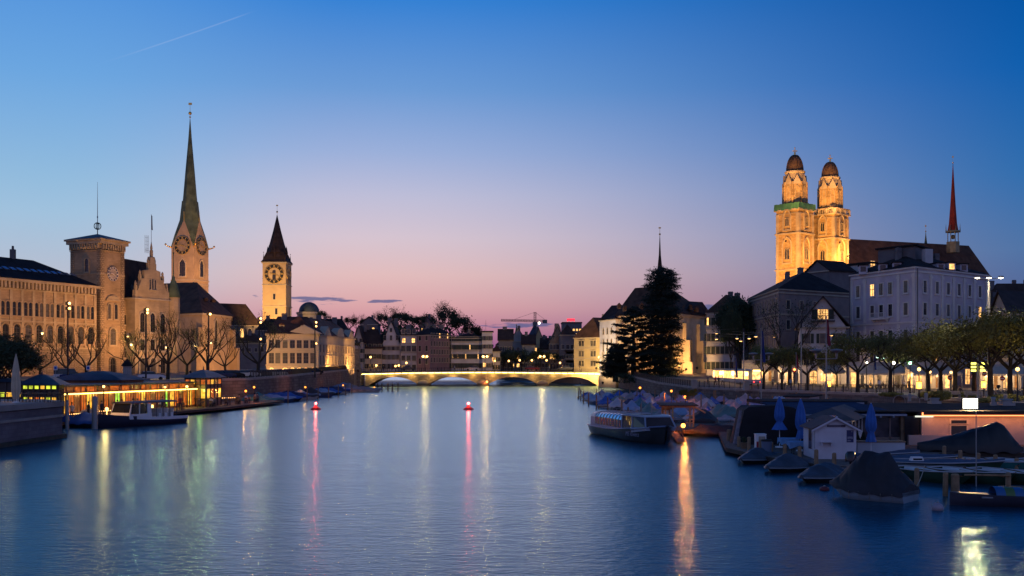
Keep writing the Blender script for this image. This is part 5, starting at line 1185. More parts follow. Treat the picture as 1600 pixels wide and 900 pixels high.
def tree_variant(kind,seed):
    k=(kind,seed)
    if k in TV: return TV[k]
    rng=random.Random(seed*31+len(kind)); tb=MB(); tips=[]
    if kind=='plane':      # pollarded street tree, broad and low, fresh leaves
        tb.tube((0,0,0),(.05,0,2.9),.26,.2,8,cap=False)
        for i in range(6):
            a=2*math.pi*i/6+rng.uniform(-.3,.3); grow(tb,tips,(0.05,0,2.6+.15*i%.5),Vector((math.cos(a),math.sin(a),.75)).normalized(),2.0,.12,3,.75,.3,rng,2,(2,3))
        lb=leaves(tips,rng,17,.12,.5); lm=leaf
    elif kind=='bare':     # big quay tree, mostly bare with thin twigs
        tb.tube((0,0,0),(.1,0,3.2),.36,.28,8,cap=False)
        for i in range(5):
            a=2*math.pi*i/5+rng.uniform(-.4,.4); grow(tb,tips,(.1,0,3.0),Vector((math.cos(a),math.sin(a),rng.uniform(.35,1.1))).normalized(),3.3,.19,4,.62,.35,rng,3,(2,2))
        lb=leaves(tips,rng,2,.09,.35); lm=leaf
    elif kind=='leafy':
        tb.tube((0,0,0),(0,0,3.),.3,.24,8,cap=False)
        for i in range(7):
            a=2*math.pi*i/7+rng.uniform(-.3,.3); grow(tb,tips,(0,0,2.4+.3*i%1.4),Vector((math.cos(a),math.sin(a),rng.uniform(.2,1.6))).normalized(),2.6,.16,3,.75,.25,rng,3,(2,3))
        lb=leaves(tips,rng,24,.17,.66); lm=leafd
    elif kind=='hill':
        tb.tube((0,0,0),(0,0,3.5),.35,.26,6,cap=False)
        for i in range(6):
            a=2*math.pi*i/6+rng.uniform(-.4,.4); grow(tb,tips,(0,0,2.8+.3*i%1.2),Vector((math.cos(a),math.sin(a),rng.uniform(.4,2.))).normalized(),2.9,.17,3,.7,.35,rng,2,(2,3))
        lb=leaves(tips,rng,5,.3,.6); lm=leafd
    elif kind=='sparse':
        tb.tube((0,0,0),(0,0,3.5),.35,.26,6,cap=False)
        for i in range(6):
            a=2*math.pi*i/6+rng.uniform(-.4,.4); grow(tb,tips,(0,0,2.8+.3*i%1.2),Vector((math.cos(a),math.sin(a),rng.uniform(.5,2.))).normalized(),3.2,.16,4,.6,.4,rng,2,(2,2))
        lb=leaves(tips,rng,2,.14,.4); lm=leafd
    TV[k]=(tb.mesh('trunk',[bark]),lb.mesh('crown',[lm]),lm); return TV[k]
def tree(kind,seed,x,y,z,s,label,group,rz=0.,sz=None,name=None):
    t,c,_=tree_variant(kind,seed); nm=name or {'plane':'street_tree','bare':'bare_tree','leafy':'leafy_tree','hill':'hilltop_tree','sparse':'hilltop_tree'}[kind]
    root=thing(nm,label,'tree',(x,y,z),rz,group); root.scale=(s,s,sz or s)
    inst('trunk',t,root); inst('crown',c,root); return root
ORD=['first','second','third','fourth','fifth','sixth','seventh','eighth','ninth','tenth','eleventh','twelfth','thirteenth','fourteenth','fifteenth','sixteenth','seventeenth','eighteenth','nineteenth','twentieth']
# quay trees in front of the west bank facades (px, Y, size, kind)
lab={62:'in front of the first arches of the office range',103:'in front of the long office range, below its corner',135:'spreading low before the clock tower',205:'lamplit, between clock tower and town hall',232:'bare and forked, before the town hall gable',262:'wide and bare, between town hall and church choir',292:'dense and dark, before the church choir wall',325:'slender, before the right corner of the choir',352:'small, left of the guild house',403:'large spreading, before the left end of the guild house'}
for i,(px,Y,s,k) in enumerate(((62,185,0.70,'bare'),(103,178,0.75,'bare'),(135,176,0.78,'bare'),(205,190,0.70,'bare'),(232,180,0.82,'bare'),(262,186,0.97,'bare'),(292,196,0.90,'bare'),(325,192,0.94,'bare'),(352,215,0.78,'bare'),(403,196,0.98,'bare'))):
    x=X(px,Y); tree(k,i%4,x,Y,zl(x,Y)-.05,s,'bare quay tree '+lab[px],'trees along the west quay',i*1.3)
for i,(px,Y,s,l) in enumerate(((-4,102,.72,'dark leafy tree cut by the left border behind the terrace'),(20,108,.62,'dark leafy tree right behind the closed cream parasol'))):
    x=X(px,Y); tree('leafy',i,x,Y,2.2,s,l,'leafy terrace trees',i)
# east bank street trees
pl=[(1193,176,.95,'first tree on the railed quay, near the disc lamps'),(1222,172,.9,'thin tree right of the flagpole on the quay'),(1262,168,.9,'tree before the white gabled guesthouse, left side'),(1340,152,1.1,'tree right of the tall red flag, before the awning'),(1391,146,1.12,'tree in front of the long cafe awning'),(1450,150,1.1,'tree beside the awning corner, over a green lamp'),(1470,138,1.15,'bushy tree above a clipped shrub on the plaza'),(1492,132,1.2,'tree behind the pale park bench'),(1522,136,1.15,'tree between the benches and the tall lamp mast'),(1548,122,1.3,'largest plaza tree, right of the tall lamp mast'),(1578,124,1.25,'plaza tree near the bicycles'),(1603,126,1.3,'plaza tree cut by the right border'),(1424,190,.95,'tree in front of the left edge of the lilac palace'),(1308,196,.8,'small tree between guesthouse and lilac palace')]
for i,(px,Y,s,l) in enumerate(pl):
    x=X(px,Y); tree('plane',i%4,x,Y,zr(x,Y)-.03,s*1.02,'pollarded '+l,'street trees of the east bank',i*1.7)
x=X(1156,256); tree('leafy',2,x,256,3.2,1.0,'tall dark leafy tree between the white block and dark corner palace',None,1.,1.95,'tall_tree')
x=X(1142,242); tree('leafy',3,x,242,3.2,.5,'smaller dark leafy tree at the foot of the tall dark tree',None,2.,1.5,'tall_tree')
for i,(px,Y,s,l) in enumerate(((1234,202,1.25,'bare upright tree squeezed between dark palace and guesthouse'),)):
    x=X(px,Y); tree('sparse',i,x,Y,zr(x,Y),s,l,None,0,None,'bare_tree')
# hilltop trees over the old town
ht=[(600,474,490,'hill',.8,'leafy'),(612,468,478,'sparse',1.25,'bare crowned'),(588,455,488,'sparse',.8,'thin bare'),(640,482,490,'hill',.85,'low rounded'),(657,470,492,'hill',.8,'small'),(690,466,472,'sparse',1.5,'tallest bare topped'),(703,478,480,'hill',1.4,'broad dark'),(720,470,492,'hill',1.2,'sloping dark'),(735,462,506,'hill',1.0,'low dark'),(672,488,490,'hill',1.0,'dense'),(572,458,496,'hill',.7,'bushy'),(547,452,494,'hill',.7,'far left'),(560,470,492,'sparse',.8,'wispy'),(625,476,486,'hill',.95,'rounded dark'),(748,452,516,'hill',.6,'lowest'),(505,500,485,'hill',.7,'lone')]
hp={600:'left of the bare crowned tree',612:'over the white gabled house',588:'beside the bare crowned tree',640:'over the balcony house',657:'left of the pink gable',690:'above the corner block',703:'beside the tallest tree',720:'right of the tallest tree',735:'above the hotel block',672:'right of the pink gable',572:'over the pylon roofs',547:'over the guild house end',560:'over the lamp lit small house',625:'over the steep gables',748:'at the right end of the hill',505:'beside the observatory dome'}
for i,(px,Y,py,k,s,ad) in enumerate(ht):
    x=X(px,Y); hgt={'hill':11.,'sparse':12.5}[k]*s; tree(k,i%3,x,Y,Z(py,Y)-hgt,s,ad+' hilltop tree '+hp[px],'trees on the old town hill',i*2.1)
for i,(px,Y,s,l) in enumerate(((800,362,.75,'dark riverside tree behind the middle of the bridge'),(815,360,.8,'round dark riverside tree right of the bridge middle'),(786,364,.7,'low dark riverside tree left of the bridge middle'),(838,358,.75,'dark riverside tree under the floodlit yellow gable'),(860,352,.7,'lamplit riverside tree near the right bridge end'),(742,480,.5,'small bush like tree at the end of the hill'))):
    x=X(px,Y); tree('hill',i%3,x,Y,3.2 if Y<400 else Z(512,Y)-5,s,l,'riverside trees beyond the bridge',i)
# wood on the slopes that reads as one mass
rng=random.Random(5); lb=MB()
for _ in range(9000):
    x=rng.uniform(-125,-8); y=rng.uniform(430,520); 
    if abs(interp(SL,y)-x)<12: continue
    z=zl(x,y)+abs(rng.gauss(0,1))*2.6+1.5*math.sin(x*.35)+1
    u=Vector((rng.uniform(-1,1),rng.uniform(-1,1),rng.uniform(-1,1))).normalized(); v=u.orthogonal().normalized(); s=rng.uniform(.35,.8); c=Vector((x,y,z))
    lb.add([c-u*s,c+v*s*.7,c+u*s,c-v*s*.7],[(0,1,2,3)])
tag(lb.build('undergrowth',leafd),'dark shrubbery covering the slope of the old town hill','shrubbery',None,'stuff')
# ---- the great conifers before the water church
def conifer(px,Y,h,r,label,name,kind):
    rng=random.Random(int(px)); x=X(px,Y); z=1.8; root=thing(name,label,'tree',(x,Y,z)); tb=MB(); tb.tube((0,0,0),(0,0,h*.97),.8,.05,8,cap=False); lb=MB()
    def spray(c,dr,l,w,dens,droop):
        n=int(l*dens)
        for i in range(n):
            t=i/n; p=c+dr*(l*t)+Vector((0,0,-droop*t*t*l)); ww=w*(1-.6*t)+.15
            for _ in range(6):
                q=p+Vector((rng.gauss(0,1),rng.gauss(0,1),rng.gauss(0,.45)))*ww
                u=(dr+Vector((rng.uniform(-1,1),rng.uniform(-1,1),rng.uniform(-.7,.3)))).normalized(); v=u.orthogonal().normalized(); s=rng.uniform(.14,.33)
                lb.add([q-u*s,q+v*s*.45,q+u*s,q-v*s*.35],[(0,1,2,3)])
    if kind=='column':
        for k in range(460):
            t=rng.random()**.9; zz=h*(.05+.93*t); a=rng.uniform(0,6.28)
            rr=r*(1-.2*max(0,t-.2)/.8)*(1 if t<.88 else math.sqrt(max(.02,1-((t-.88)/.11)**2)))
            rr*=rng.uniform(.75,1.08)
            dr=Vector((math.cos(a),math.sin(a),rng.uniform(-.1,.35))); tb.tube((0,0,zz),Vector((0,0,zz))+dr*rr*.8,.07,.02,3,cap=False); spray(Vector((0,0,zz))+dr*rr*.3,dr,rr*.7,.55,5.2,.12)
    else:
        for k in range(44):
            t=(k+.5)/44; zz=h*(.12+.86*t); a=k*2.4+rng.uniform(-.3,.3); rr=r*(1-t)**.62*rng.uniform(.7,1.12)
            dr=Vector((math.cos(a),math.sin(a),.12)); tb.tube((0,0,zz),Vector((0,0,zz))+dr*rr,.14,.03,4,cap=False)
            n=int(rr*4.4)
            for i in range(n):
                tt=.18+.82*i/max(1,n); p=Vector((0,0,zz))+dr*rr*tt; sd=Vector((-dr.y,dr.x,0))*(1 if i%2 else -1)
                spray(p,(sd+dr*.7+Vector((0,0,-.15))).normalized(),1.5*(1.1-tt)+.5,.2,4,.25)
    tb.build('trunk',bark,root); lb.build('crown',MATS['conifer_needles'],root)
conifer(1034,262,Z(414,262)-1.8,5.3,'huge dark columnar conifer hiding the middle of the water church','giant_conifer','column')
conifer(990,264,19.5,9.5,'wide layered dark cedar left of the columnar conifer','cedar','cedar')
conifer(962,268,9.5,5.,'smaller drooping cedar beside the bridge hall plinth','cedar','cedar')
# clipped shrubs at the church foot
def shrub(x,y,z,r,h,label,m=leafd,n=700,name='shrub'):
    rng=random.Random(int(x*7+y)); root=thing(name,label,'shrub',(x,y,z)); lb=MB(); sb=MB()
    for i in range(5): a=i*1.3; sb.tube((0,0,0),(math.cos(a)*r*.4,math.sin(a)*r*.4,h*.7),.04,.02,4)
    for _ in range(n):
        u=Vector((rng.gauss(0,1),rng.gauss(0,1),rng.gauss(0,1))).normalized()*rng.uniform(.7,1.); c=Vector((u.x*r,u.y*r,h*.5+u.z*h*.5)); w=Vector((rng.uniform(-1,1),rng.uniform(-1,1),rng.uniform(-1,1))).normalized(); v=w.orthogonal().normalized(); s=rng.uniform(.08,.2)
        lb.add([c-w*s,c+v*s*.7,c+w*s,c-v*s*.7],[(0,1,2,3)])
    sb.build('stem',bark,root); lb.build('foliage',m,root); return root
for px,Y,r,h,l in ((975,255,2.6,2.6,'dark shrub at the waterline under the cedar'),(1000,252,3.,2.8,'wide dark shrub between cedar and columnar conifer'),(1022,250,2.6,2.4,'dark shrub at the foot of the columnar conifer'),(1048,250,2.4,2.3,'dark shrub right of the conifer trunk')):
    x=X(px,Y); shrub(x,Y,1.6,r,h,l)
for px,Y,r,h,l in ((1392,140,1.6,.5,'low green planting round the tree before the awning'),(1455,130,1.6,.9,'green mound left of the clipped dark shrub'),(1470,124,1.3,1.2,'dark rounded shrub on the plaza'),(1545,116,1.4,.5,'low planting at the foot of the largest plaza tree'),(1573,118,2.0,.9,'grassy mound beside the bicycles'),(1508,134,1.5,.7,'green planting behind the park bench')):
    x=X(px,Y); shrub(x,Y,zr(x,Y)-.1,r,h,l,leaf)
# ================================================================== lamps, masts, floodlights
def pole(mb,h,r=.06,base=True):
    mb.tube((0,0,0),(0,0,h),r*1.15,r*.8,8)
    if base: mb.lathe([(r*2.2,0),(r*2.2,.12),(r*1.5,.2),(r*1.3,.7)],(0,0,0),8)
def mast(px,Y,ytops,label,power,targets,group='tall masts along the west quay'):
    x=X(px,Y); z=zl(x,Y) if x<0 else zr(x,Y); root=thing('lamp_mast',label,'street lamp',(x,Y,z),0,group)
    h=Z(min(ytops),Y)-z; m=MB(); pole(m,h+.2,.13); m.build('pole',iron,root)
    for k,yt in enumerate(ytops):
        zz=Z(yt,Y)-z; m=MB(); m.box(-.28,.28,-.2,.3,zz-.3,zz+.15); m.box(-.1,.1,.1,.2,zz-.5,zz+.3); m.build('floodlight',iron,root)
        m=MB(); m.ball((.32,-.22,zz-.1),.2,8); m.build('bulb',bulb,root)
    light('POINT','mast_glow',(x+.4,Y-.5,z+h),120,WARM,.2,parent=root)
    for t in targets: light('SPOT','mast_light',(x-.6,Y+.9,z+h+.4),power,(1,.5,.16),.5,t,100,1.,root)
    return root
mast(106,150,[473,481],'tall dark mast before the corner of the office range',0,[])
mast(228,160,[483,488],'tall dark mast before the town hall gable',0,[])
mast(326,172,[490],'tall dark mast before the church choir',0,[])
mast(405,190,[497,503,529],'tall mast with three lamps before the guild house',0,[])
mast(492,215,[503,509,536],'tall mast with three lamps near the guild house corner',0,[])
# ground floodlights of the monuments: low cast housings with a glowing lens
def flood(pos,tgt,power,col,angle,label,rad=.35):
    pos=Vector(pos); tgt=Vector(tgt); d=(tgt-pos).normalized(); root=thing('floodlight',label,'floodlight',pos)
    m=MB(); m.tube((0,0,-.5),(0,0,0),.05,n=6); m.build('stand',iron,root)
    m=MB(); m.tube(-d*.35,d*.05,.2,.32,10,cap=True); m.build('housing',iron,root)
    light('SPOT','flood_beam',tuple(pos+d*.25),power,col,rad,tuple(tgt),angle,.8,root)
GOLD=(1,.47,.11)
flood((X(1222,318),318,24),(X(1240,347),347,46),80000,GOLD,80,'floodlight aimed up the green wrapped minster tower')
flood((X(1292,325),325,30),(X(1297,352),352,55),60000,GOLD,80,'floodlight aimed up the second minster tower')
flood((X(1195,322),322,26),(X(1230,347),347,50),56000,GOLD,80,'floodlight left of the minster towers')
flood((X(1330,335),335,30),(X(1310,352),352,50),30000,GOLD,80,'floodlight right of the minster towers')
flood((X(1338,352),352,40),(X(1300,352),352,62),16000,GOLD,110,'floodlight on the nave ridge aimed at the lantern')
flood((X(1325,338),338,41),(X(1340,368),368,44),26000,GOLD,90,'floodlight washing the minster nave roof')
for i_,(p_,t_,w_) in enumerate((((-104,206,4.5),(-116,212,15),11000),((-93,222,4.5),(-108,230,16),12000),((-84,240,4.5),(-100,248,20),14000),((-82,246,6),(-97,256,26),15000),((-78,256,4.5),(-90,267,18),11000),((-76,272,4.5),(-84,298,14),20000),((-62,290,4.5),(-78,303,14),24000))):  # ground floods added in place of mast beams, behind the trees
    flood(p_,t_,w_,(1,.47,.15),120,'added ground floodlight washing the west bank facades, %s from the left'%['first','second','third','fourth','fifth','sixth','seventh'][i_])
flood((-101,315,31),(X(292,342),342,46),22000,(1,.45,.14),120,'floodlight aimed at the needle spired church tower')
flood((-80,326,18),(X(300,342),342,48),42000,(1,.45,.14),80,'floodlight right of the needle spired church tower')
flood((-112,462,22),(X(430,500),500,38),100000,(1,.54,.16),70,'floodlight aimed at the tower with the huge clock')
flood((-88,468,22),(X(440,500),500,42),30000,(1,.54,.16),70,'floodlight on the roofs right of the huge clock')
flood((-58,240,4.3),(-55,268,9),11000,(1,.48,.13),110,'floodlight on the lawn before the guild house')
flood((-44,262,4.4),(-47,285,10),17000,(1,.48,.13),130,'floodlight at the riverside wing of the guild house')
flood((-41.6,285,4.6),(-45.5,290,10),6000,(1,.48,.13),130,'floodlight at the far end of the guild house wing')
flood((24.0,301,5.2),(24,325,10),22000,(1,.62,.2),120,'floodlight before the yellow river mansion')
flood((27,303,5.),(27,320,9),9000,(1,.62,.2),120,'floodlight right before the yellow river mansion')
flood((29.5,270,5.),(31,288,10),16000,(1,.48,.16),130,'floodlight among the conifers lighting the church wall')
flood((38,264,5.),(38,285,10),8000,(1,.48,.16),130,'floodlight behind the columnar conifer')
flood((44.5,270,5.),(50,292,11),7000,(1,.48,.16),110,'floodlight at the right corner of the water church')
flood((23.2,270,1.6),(25,288,12),16000,(1,.78,.5),80,'floodlight at the waterline below the bridge hall')
flood((X(1560,170),170,2.6),(X(1575,182),182,12),700,(1,.7,.35),100,'small floodlight under the cream house')
# the twin-globe candelabra of the bridge and lamps of the far bank
def candelabra(px,Y,z,h,n,label,power=260,col=WARM,mat=None,r=.34,group='globe lamps on and beyond the bridge'):
    x=X(px,Y); root=thing('globe_lamp',label,'street lamp',(x,Y,z),0,group); m=MB(); pole(m,h-.3,.08)
    xs=[0] if n==1 else [-.62,.62]
    if n==2: m.tube((-.62,0,h-.5),(.62,0,h-.5),.04,n=6); 
    for a in xs:
        m.tube((a,0,h-.5),(a,0,h-r),.05,n=6); m.lathe([(.02,h+r),(.16,h+r+.02),(.03,h+r+.2)],(a,0,0),8)
    m.build('pole',iron,root)
    for a in xs:
        g=MB(); g.ball((a,0,h),r,10); g.build('globe',mat or bulb,root)
    light('POINT','globe_light',(x,Y-.1,z+h),power*(3 if Y>300 else 1),col,.34,parent=root)
    return root
for px,Y,zz,yy,n,l,pw in ((664,313,4.4,557,2,'twin globe lamp on the bridge before the pinkish corner block',400),(758,313,4.4,557,2,'twin globe lamp on the bridge before the white hotel block',400),(847,314,4.4,557,2,'twin globe lamp on the bridge before the dark riverside trees',400),
     (579,325,4.3,558,1,'globe lamp right of the stone pylon, on the bank',300),(588,318,4.3,571,1,'low lamp at the left end of the bridge',200),(618,335,4.1,572,1,'low lamp before the steep gabled houses',160),(623,337,4.1,571,1,'low lamp beside its twin before the gabled houses',160),(635,330,4.1,567,1,'bright lamp before the balcony house',300),
     (773,350,4,564,1,'small lamp left of the riverside trees',90),(795,352,4,564,1,'small lamp before the left riverside tree',90),(812,352,4,563,1,'small lamp between the two riverside trees',90),(831,350,4,563,1,'small lamp right of the round riverside tree',90),(854,348,4,563,1,'small lamp by the curved gable hall',90),(875,346,4,567,1,'white lamp left of the yellow mansion',120),(936,303,4.2,558,1,'globe lamp where the bridge meets the white hall',260)):
    candelabra(px,Y,zz,Z(yy,Y)-zz,n,l,pw)
# lamps on the moorings
def quaylamp(px,py,Y,zb,label,power,col=SODIUM,mat=None,r=.17,group='orange lamps of the moorings'):
    x=X(px,Y); zt=Z(py,Y); root=thing('mooring_lamp',label,'lamp',(x,Y,zb),0,group); h=zt-zb; m=MB(); m.tube((0,0,-.6 if zb<1 else 0),(0,0,h-.15),.06,.05,8); m.tube((0,0,h-.1),(0,0,h+r+.12),.03,n=5); m.lathe([(r*1.5,h+r),(r*.4,h+r+.16)],(0,0,0),10); m.build('pole',iron,root)
    g=MB(); g.ball((0,0,h),r,10); g.build('bulb',mat or bulbo,root); light('POINT','mooring_light',(x,Y-r*.2,zt),power,col,r,parent=root); return root
quaylamp(1000,606,158,.3,'orange lamp over the farthest covered boats, left one',4200)
quaylamp(1049,611,148,.3,'orange lamp in the middle of the covered boats',4200)
quaylamp(1071,620,122,.3,'orange lamp on a pole behind the ticket booth',5000,r=.2)
quaylamp(1067.5,665,88.6,.5,'strong orange lamp under the roof of the ticket booth',1700,(1,.19,.02),r=.19,mat=emis('strong_sodium',(1,.36,.05),7.))
for px,py,Y,l,pw in ((384,611,152,'orange lamp at the tip of the bar terrace',1200),(397,605,166,'orange lamp behind the bar terrace tip, by the first boats',1200),(477,605,192,'orange lamp amid the covered boats of the west quay',1200),(536,602,232,'orange lamp near the last covered boats of the west quay',1500),(569,606,255,'left one of two orange lamps at the pier below the bridge end',2500),(585,605,262,'right one of two orange lamps at the pier below the bridge end',2500)):
    quaylamp(px,py,Y,.3,l,pw)
# blurred disc lamps (switched off) and flagpoles on the east quay
def disc_lamp(px,Y,h,dx,label,top=None):
    x=X(px,Y); z=zr(x,Y) if Y>100 else .8; root=thing('disc_lamp',label,'street lamp',(x,Y,z),0,'unlit disc lamps'); m=MB(); pole(m,(top or h)-.0,.09); m.tube((-dx,0,h-.9),(dx,0,h-.9),.05,n=6); 
    for s in (-1,1): m.tube((s*dx,0,h-.9),(s*dx,0,h-.3),.09,.16,8)
    m.build('pole',steel,root)
    for s in (-1,1):
        g=MB(); g.lathe([(.12,-.25),(.4,-.15),(.66,0),(.7,.06),(.6,.13),(.2,.2),(.02,.22)],(s*dx,0,h),16); g.build('lamp_disc',steel,root)
disc_lamp(1189,158,Z(553,158)-zr(34,158),1.15,'unlit twin disc lamp behind the blue flag')
disc_lamp(1291,118,Z(548,118)-2.0,1.15,'unlit twin disc lamp beside the tall red flag')
def flag(px,Y,zb,ytop,ylow,ycl,col,label,name='flagpole'):
    x=X(px,Y); root=thing(name,label,'flagpole',(x,Y,zb),0,'flagpoles on the east bank'); zt=Z(ytop,Y)-zb; m=MB(); m.tube((0,0,0),(0,0,zt),.07,.045,8); m.ball((0,0,zt+.06),.09,6); m.build('pole',steel,root)
    m=MB(); z0=Z(ycl,Y)-zb; n=10; rings=[]
    for j in range(9):
        t=j/8; zz=z0+(zt-.2-z0)*t; w=.34*(1-t)**.6+.08
        rings.append([(.05+w*(.55+.35*math.cos(2*math.pi*i/n)*(1+.3*math.sin(i*2.3+j))),.16*math.sin(2*math.pi*i/n)*(1+.4*math.cos(i*3.1)),zz) for i in range(n)])
    m.loft(rings); m.build('furled_flag',pbr(*col),root)
BLU=('blue_flag_cloth',(.02,.04,.18),.8,.3); RED=('red_flag_cloth',(.20,.02,.04),.8,.3)
flag(1189.5,112,.4,514,645,566,BLU,'tall flagpole with a furled dark blue flag over the boats')
flag(1291,102,.5,496,655,540,RED,'tallest flagpole with a furled dark red flag behind the kiosk roof')
flag(1148.5,165,2.,557,0,590,BLU,'short pole with a blue pennant before the tram')
flag(1244,160,2.,552,0,575,RED,'short pole with a red pennant left of the guesthouse')
flag(1365,150,2.,552,0,578,BLU,'short pole with a blue pennant before the cafe awning')
for px,Y,yt,l in ((1162,170,515,'bare grey mast left of the railed quay tree'),(1252,162,508,'bare grey mast at the guesthouse corner'),(1528,128,560,'grey mast carrying the lit traffic display')):
    x=X(px,Y); root=thing('steel_mast',l,'mast',(x,Y,zr(x,Y))); m=MB(); pole(m,Z(yt,Y)-zr(x,Y),.1); m.build('pole',steel,root); 
    if px==1528:
        for s in (-1,1):
            for k in range(3): m=MB(); m.box(s*.55-.28,s*.55+.28,-.12,0,Z(579-k*5.5,Y)-zr(x,Y)-.12,Z(579-k*5.5,Y)-zr(x,Y)+.12); m.build('display_line',emis('display_yellow',(.9,.8,.1),4.),root)
    else: m=MB(); m.tube((0,0,Z(yt,Y)-zr(x,Y)-.4),(.0,0,Z(yt,Y)-zr(x,Y)+.2),.13,n=8); m.build('mast_cap',iron,root)
# triple lamp mast
x=X(1545,128); z=zr(x,128); root=thing('triple_lamp_mast','tall pale mast with three bright lamps at its top on the plaza','street lamp',(x,128,z)); h=Z(434,128)-z
m=MB(); pole(m,h,.17); m.tube((-1.4,0,h-.1),(1.45,0,h-.1),.05,n=6); m.build('pole',pbr('pale_steel',(.5,.48,.44),.5,.1,metal=.2),root)
for s in (-1.4,0,1.45):
    m=MB(); m.lathe([(.3,.22),(.34,.05),(.1,.0)],(s,0,h),10); m.build('lamp_housing',steel,root); m=MB(); m.lathe([(.02,-.14),(.26,-.06),(.28,.0),(.05,.02)],(s,-.02,h),12); m.build('lens',bulbw,root)
    light('SPOT','mast_light',(x+s,128,z+h-.3),900,(1,.8,.5),.25,(x+s,128.01,0),150,.6,root)
light('SPOT','mast_light',(x+.5,127.2,z+h-1.2),250,(1,.8,.5),.1,(x,128,z),60,.9,root)
# plaza globe lamps, orange lanterns
for px,py,Y,col,mt,pw,l in ((1354,567,158,WHT,bulbw,600,'white globe lamp left over the cafe awning'),(1396.5,567,150,WHT,bulbw,600,'white globe lamp in the middle of the cafe awning'),(1422,567,152,(.5,1,.6),emis('green_bulb',(.35,1,.55),16.),50,'greenish globe lamp at the right end of the cafe awning'),
      (1436,577,128,YEL,bulb,500,'lamp post with a glowing lantern right of the awning'),(1590,577,116,YEL,bulb,500,'lamp post with a glowing lantern near the right border'),(1453,581,165,YEL,bulb,500,'globe lamp at the bright shop front'),(1486,582,165,YEL,bulb,500,'globe lamp before the glowing shop fronts')):
    x=X(px,Y); z=zr(x,Y); candelabra(px,Y,z,Z(py,Y)-z,1,l,pw,col,mt,.22,'globe lamps of the plaza')
for px,py,Y,l in ((1436,602,126,'short orange lantern below the lamp post right of the awning'),(1537,601,136,'short orange lantern near the lamp mast'),(1295.5,600,170,'small orange lantern before the guesthouse arches')):
    x=X(px,Y); z=zr(x,Y); root=thing('orange_lantern',l,'lantern',(x,Y,z)); m=MB(); m.tube((0,0,0),(0,0,Z(py,Y)-z-.4),.08,n=8); m.box(-.24,.24,-.24,.24,Z(py,Y)-z+.42,Z(py,Y)-z+.5); m.build('post',iron,root); m=MB(); m.box(-.2,.2,-.2,.2,Z(py,Y)-z-.4,Z(py,Y)-z+.4); m.build('lantern_glass',emis('orange_lantern',(1,.35,.03),7.),root); light('POINT','lantern_light',(x,Y-.3,Z(py,Y)),60,SODIUM,.2,parent=root)
# lamps hung on wires over the street
for i,(px,py,Y) in enumerate(((1119.5,521,240),(1119.5,530,232),(1151.5,529,225),(1157.5,533,235),(1170.5,529,228),(1181,526,222),(1211,527,215),(1214,521,230),(1299,524,190))):
    x=X(px,Y); z=Z(py,Y); nm=['upper lamp of the pair by the white block','lower lamp of the pair by the white block','left lamp before the tall dark tree','low lamp before the tall dark tree','lamp at the left edge of the dark palace','lamp before the second window column of the dark palace','lamp at the corner of the dark palace','higher lamp at the corner of the dark palace','lamp between guesthouse and lilac palace'][i]
    root=thing('hanging_lamp','wire hung '+nm,'street lamp',(x,Y,z),0,'wire hung street lamps'); m=MB(); m.lathe([(.45,0),(.4,.12),(.12,.32),(.05,.5)],(0,0,0),12); m.tube((0,0,.4),(0,0,.8),.02,n=4); m.tube((-5,0,1.1),(0,0,.8),.018,n=3); m.tube((0,0,.8),(5,0,1.1),.018,n=3); m.build('lamp_hood',steel,root); g=MB(); g.lathe([(.02,-.12),(.3,-.05),(.34,.01)],(0,0,0),10); g.build('bulb',bulb,root); light('SPOT','street_light',(x,Y,z-.2),450,YEL,.2,(x,Y+.01,0),150,.8,root)
# warm light in the crowns of the quay trees: small lamps hanging behind them
for px,py,Y in ((205,538,192),(305,540,200),(330,535,200),(410,540,200),(66,520,190),(260,542,196),(200,525,190)):
    x=X(px,Y); z=Z(py,Y); root=thing('hanging_lamp','wire hung lamp glowing among the bare trees '+{205:'left of the town hall',305:'before the church choir',330:'at the choir corner',410:'before the guild house',66:'before the office range',260:'at the town hall oriel',200:'above the clock tower foot'}[px],'street lamp',(x,Y,z),0,'wire hung lamps of the west bank'); m=MB(); m.lathe([(.4,0),(.1,.3),(.04,.5)],(0,0,0),10); m.tube((-6,0,1.),(0,0,.45),.018,n=3); m.tube((0,0,.45),(6,0,1.),.018,n=3); m.build('lamp_hood',steel,root); g=MB(); g.ball((0,0,-.05),.2,8); g.build('bulb',bulb,root); light('POINT','street_light',(x,Y,z-.3),900,(1,.72,.2),.25,parent=root)
# red light buoys on the river
for px,l in ((493.5,'red light buoy on the water in front of the guild house'),(732,'red light buoy on the water below the bridge middle')):
    Y=143; x=X(px,Y); root=thing('light_buoy',l,'buoy',(x,Y,0),0,'red light buoys'); m=MB(); m.lathe([(.55,-.2),(.72,0),(.7,.14),(.25,.42),(.1,.55),(.06,.75)],(0,0,0),16); m.build('float',pbr('buoy_red',(.25,.01,.02),.5,.2),root); g=MB(); g.ball((0,0,.85),.13,8); g.build('signal_light',emis('red_bulb',(1,.06,.05),60.),root); light('POINT','signal',(x,Y-.1,1.0),260,(1,.06,.03),.13,parent=root)
flood((44.5,254,5.4),(43,276,9),5000,(1,.55,.18),120,'floodlight at the foot of the church buttresses')
flood((18.5,286,1.2),(26,290,12),16000,(1,.72,.4),120,'floodlight on the river side of the bridge hall')
flood((X(1228,322),322,44),(X(1242,347),347,71),70000,(1,.5,.15),34,'narrow floodlight aimed at the lantern of the green wrapped tower')
flood((X(1312,326),326,44),(X(1297,352),352,68),70000,(1,.5,.15),34,'narrow floodlight aimed at the lantern of the second tower')
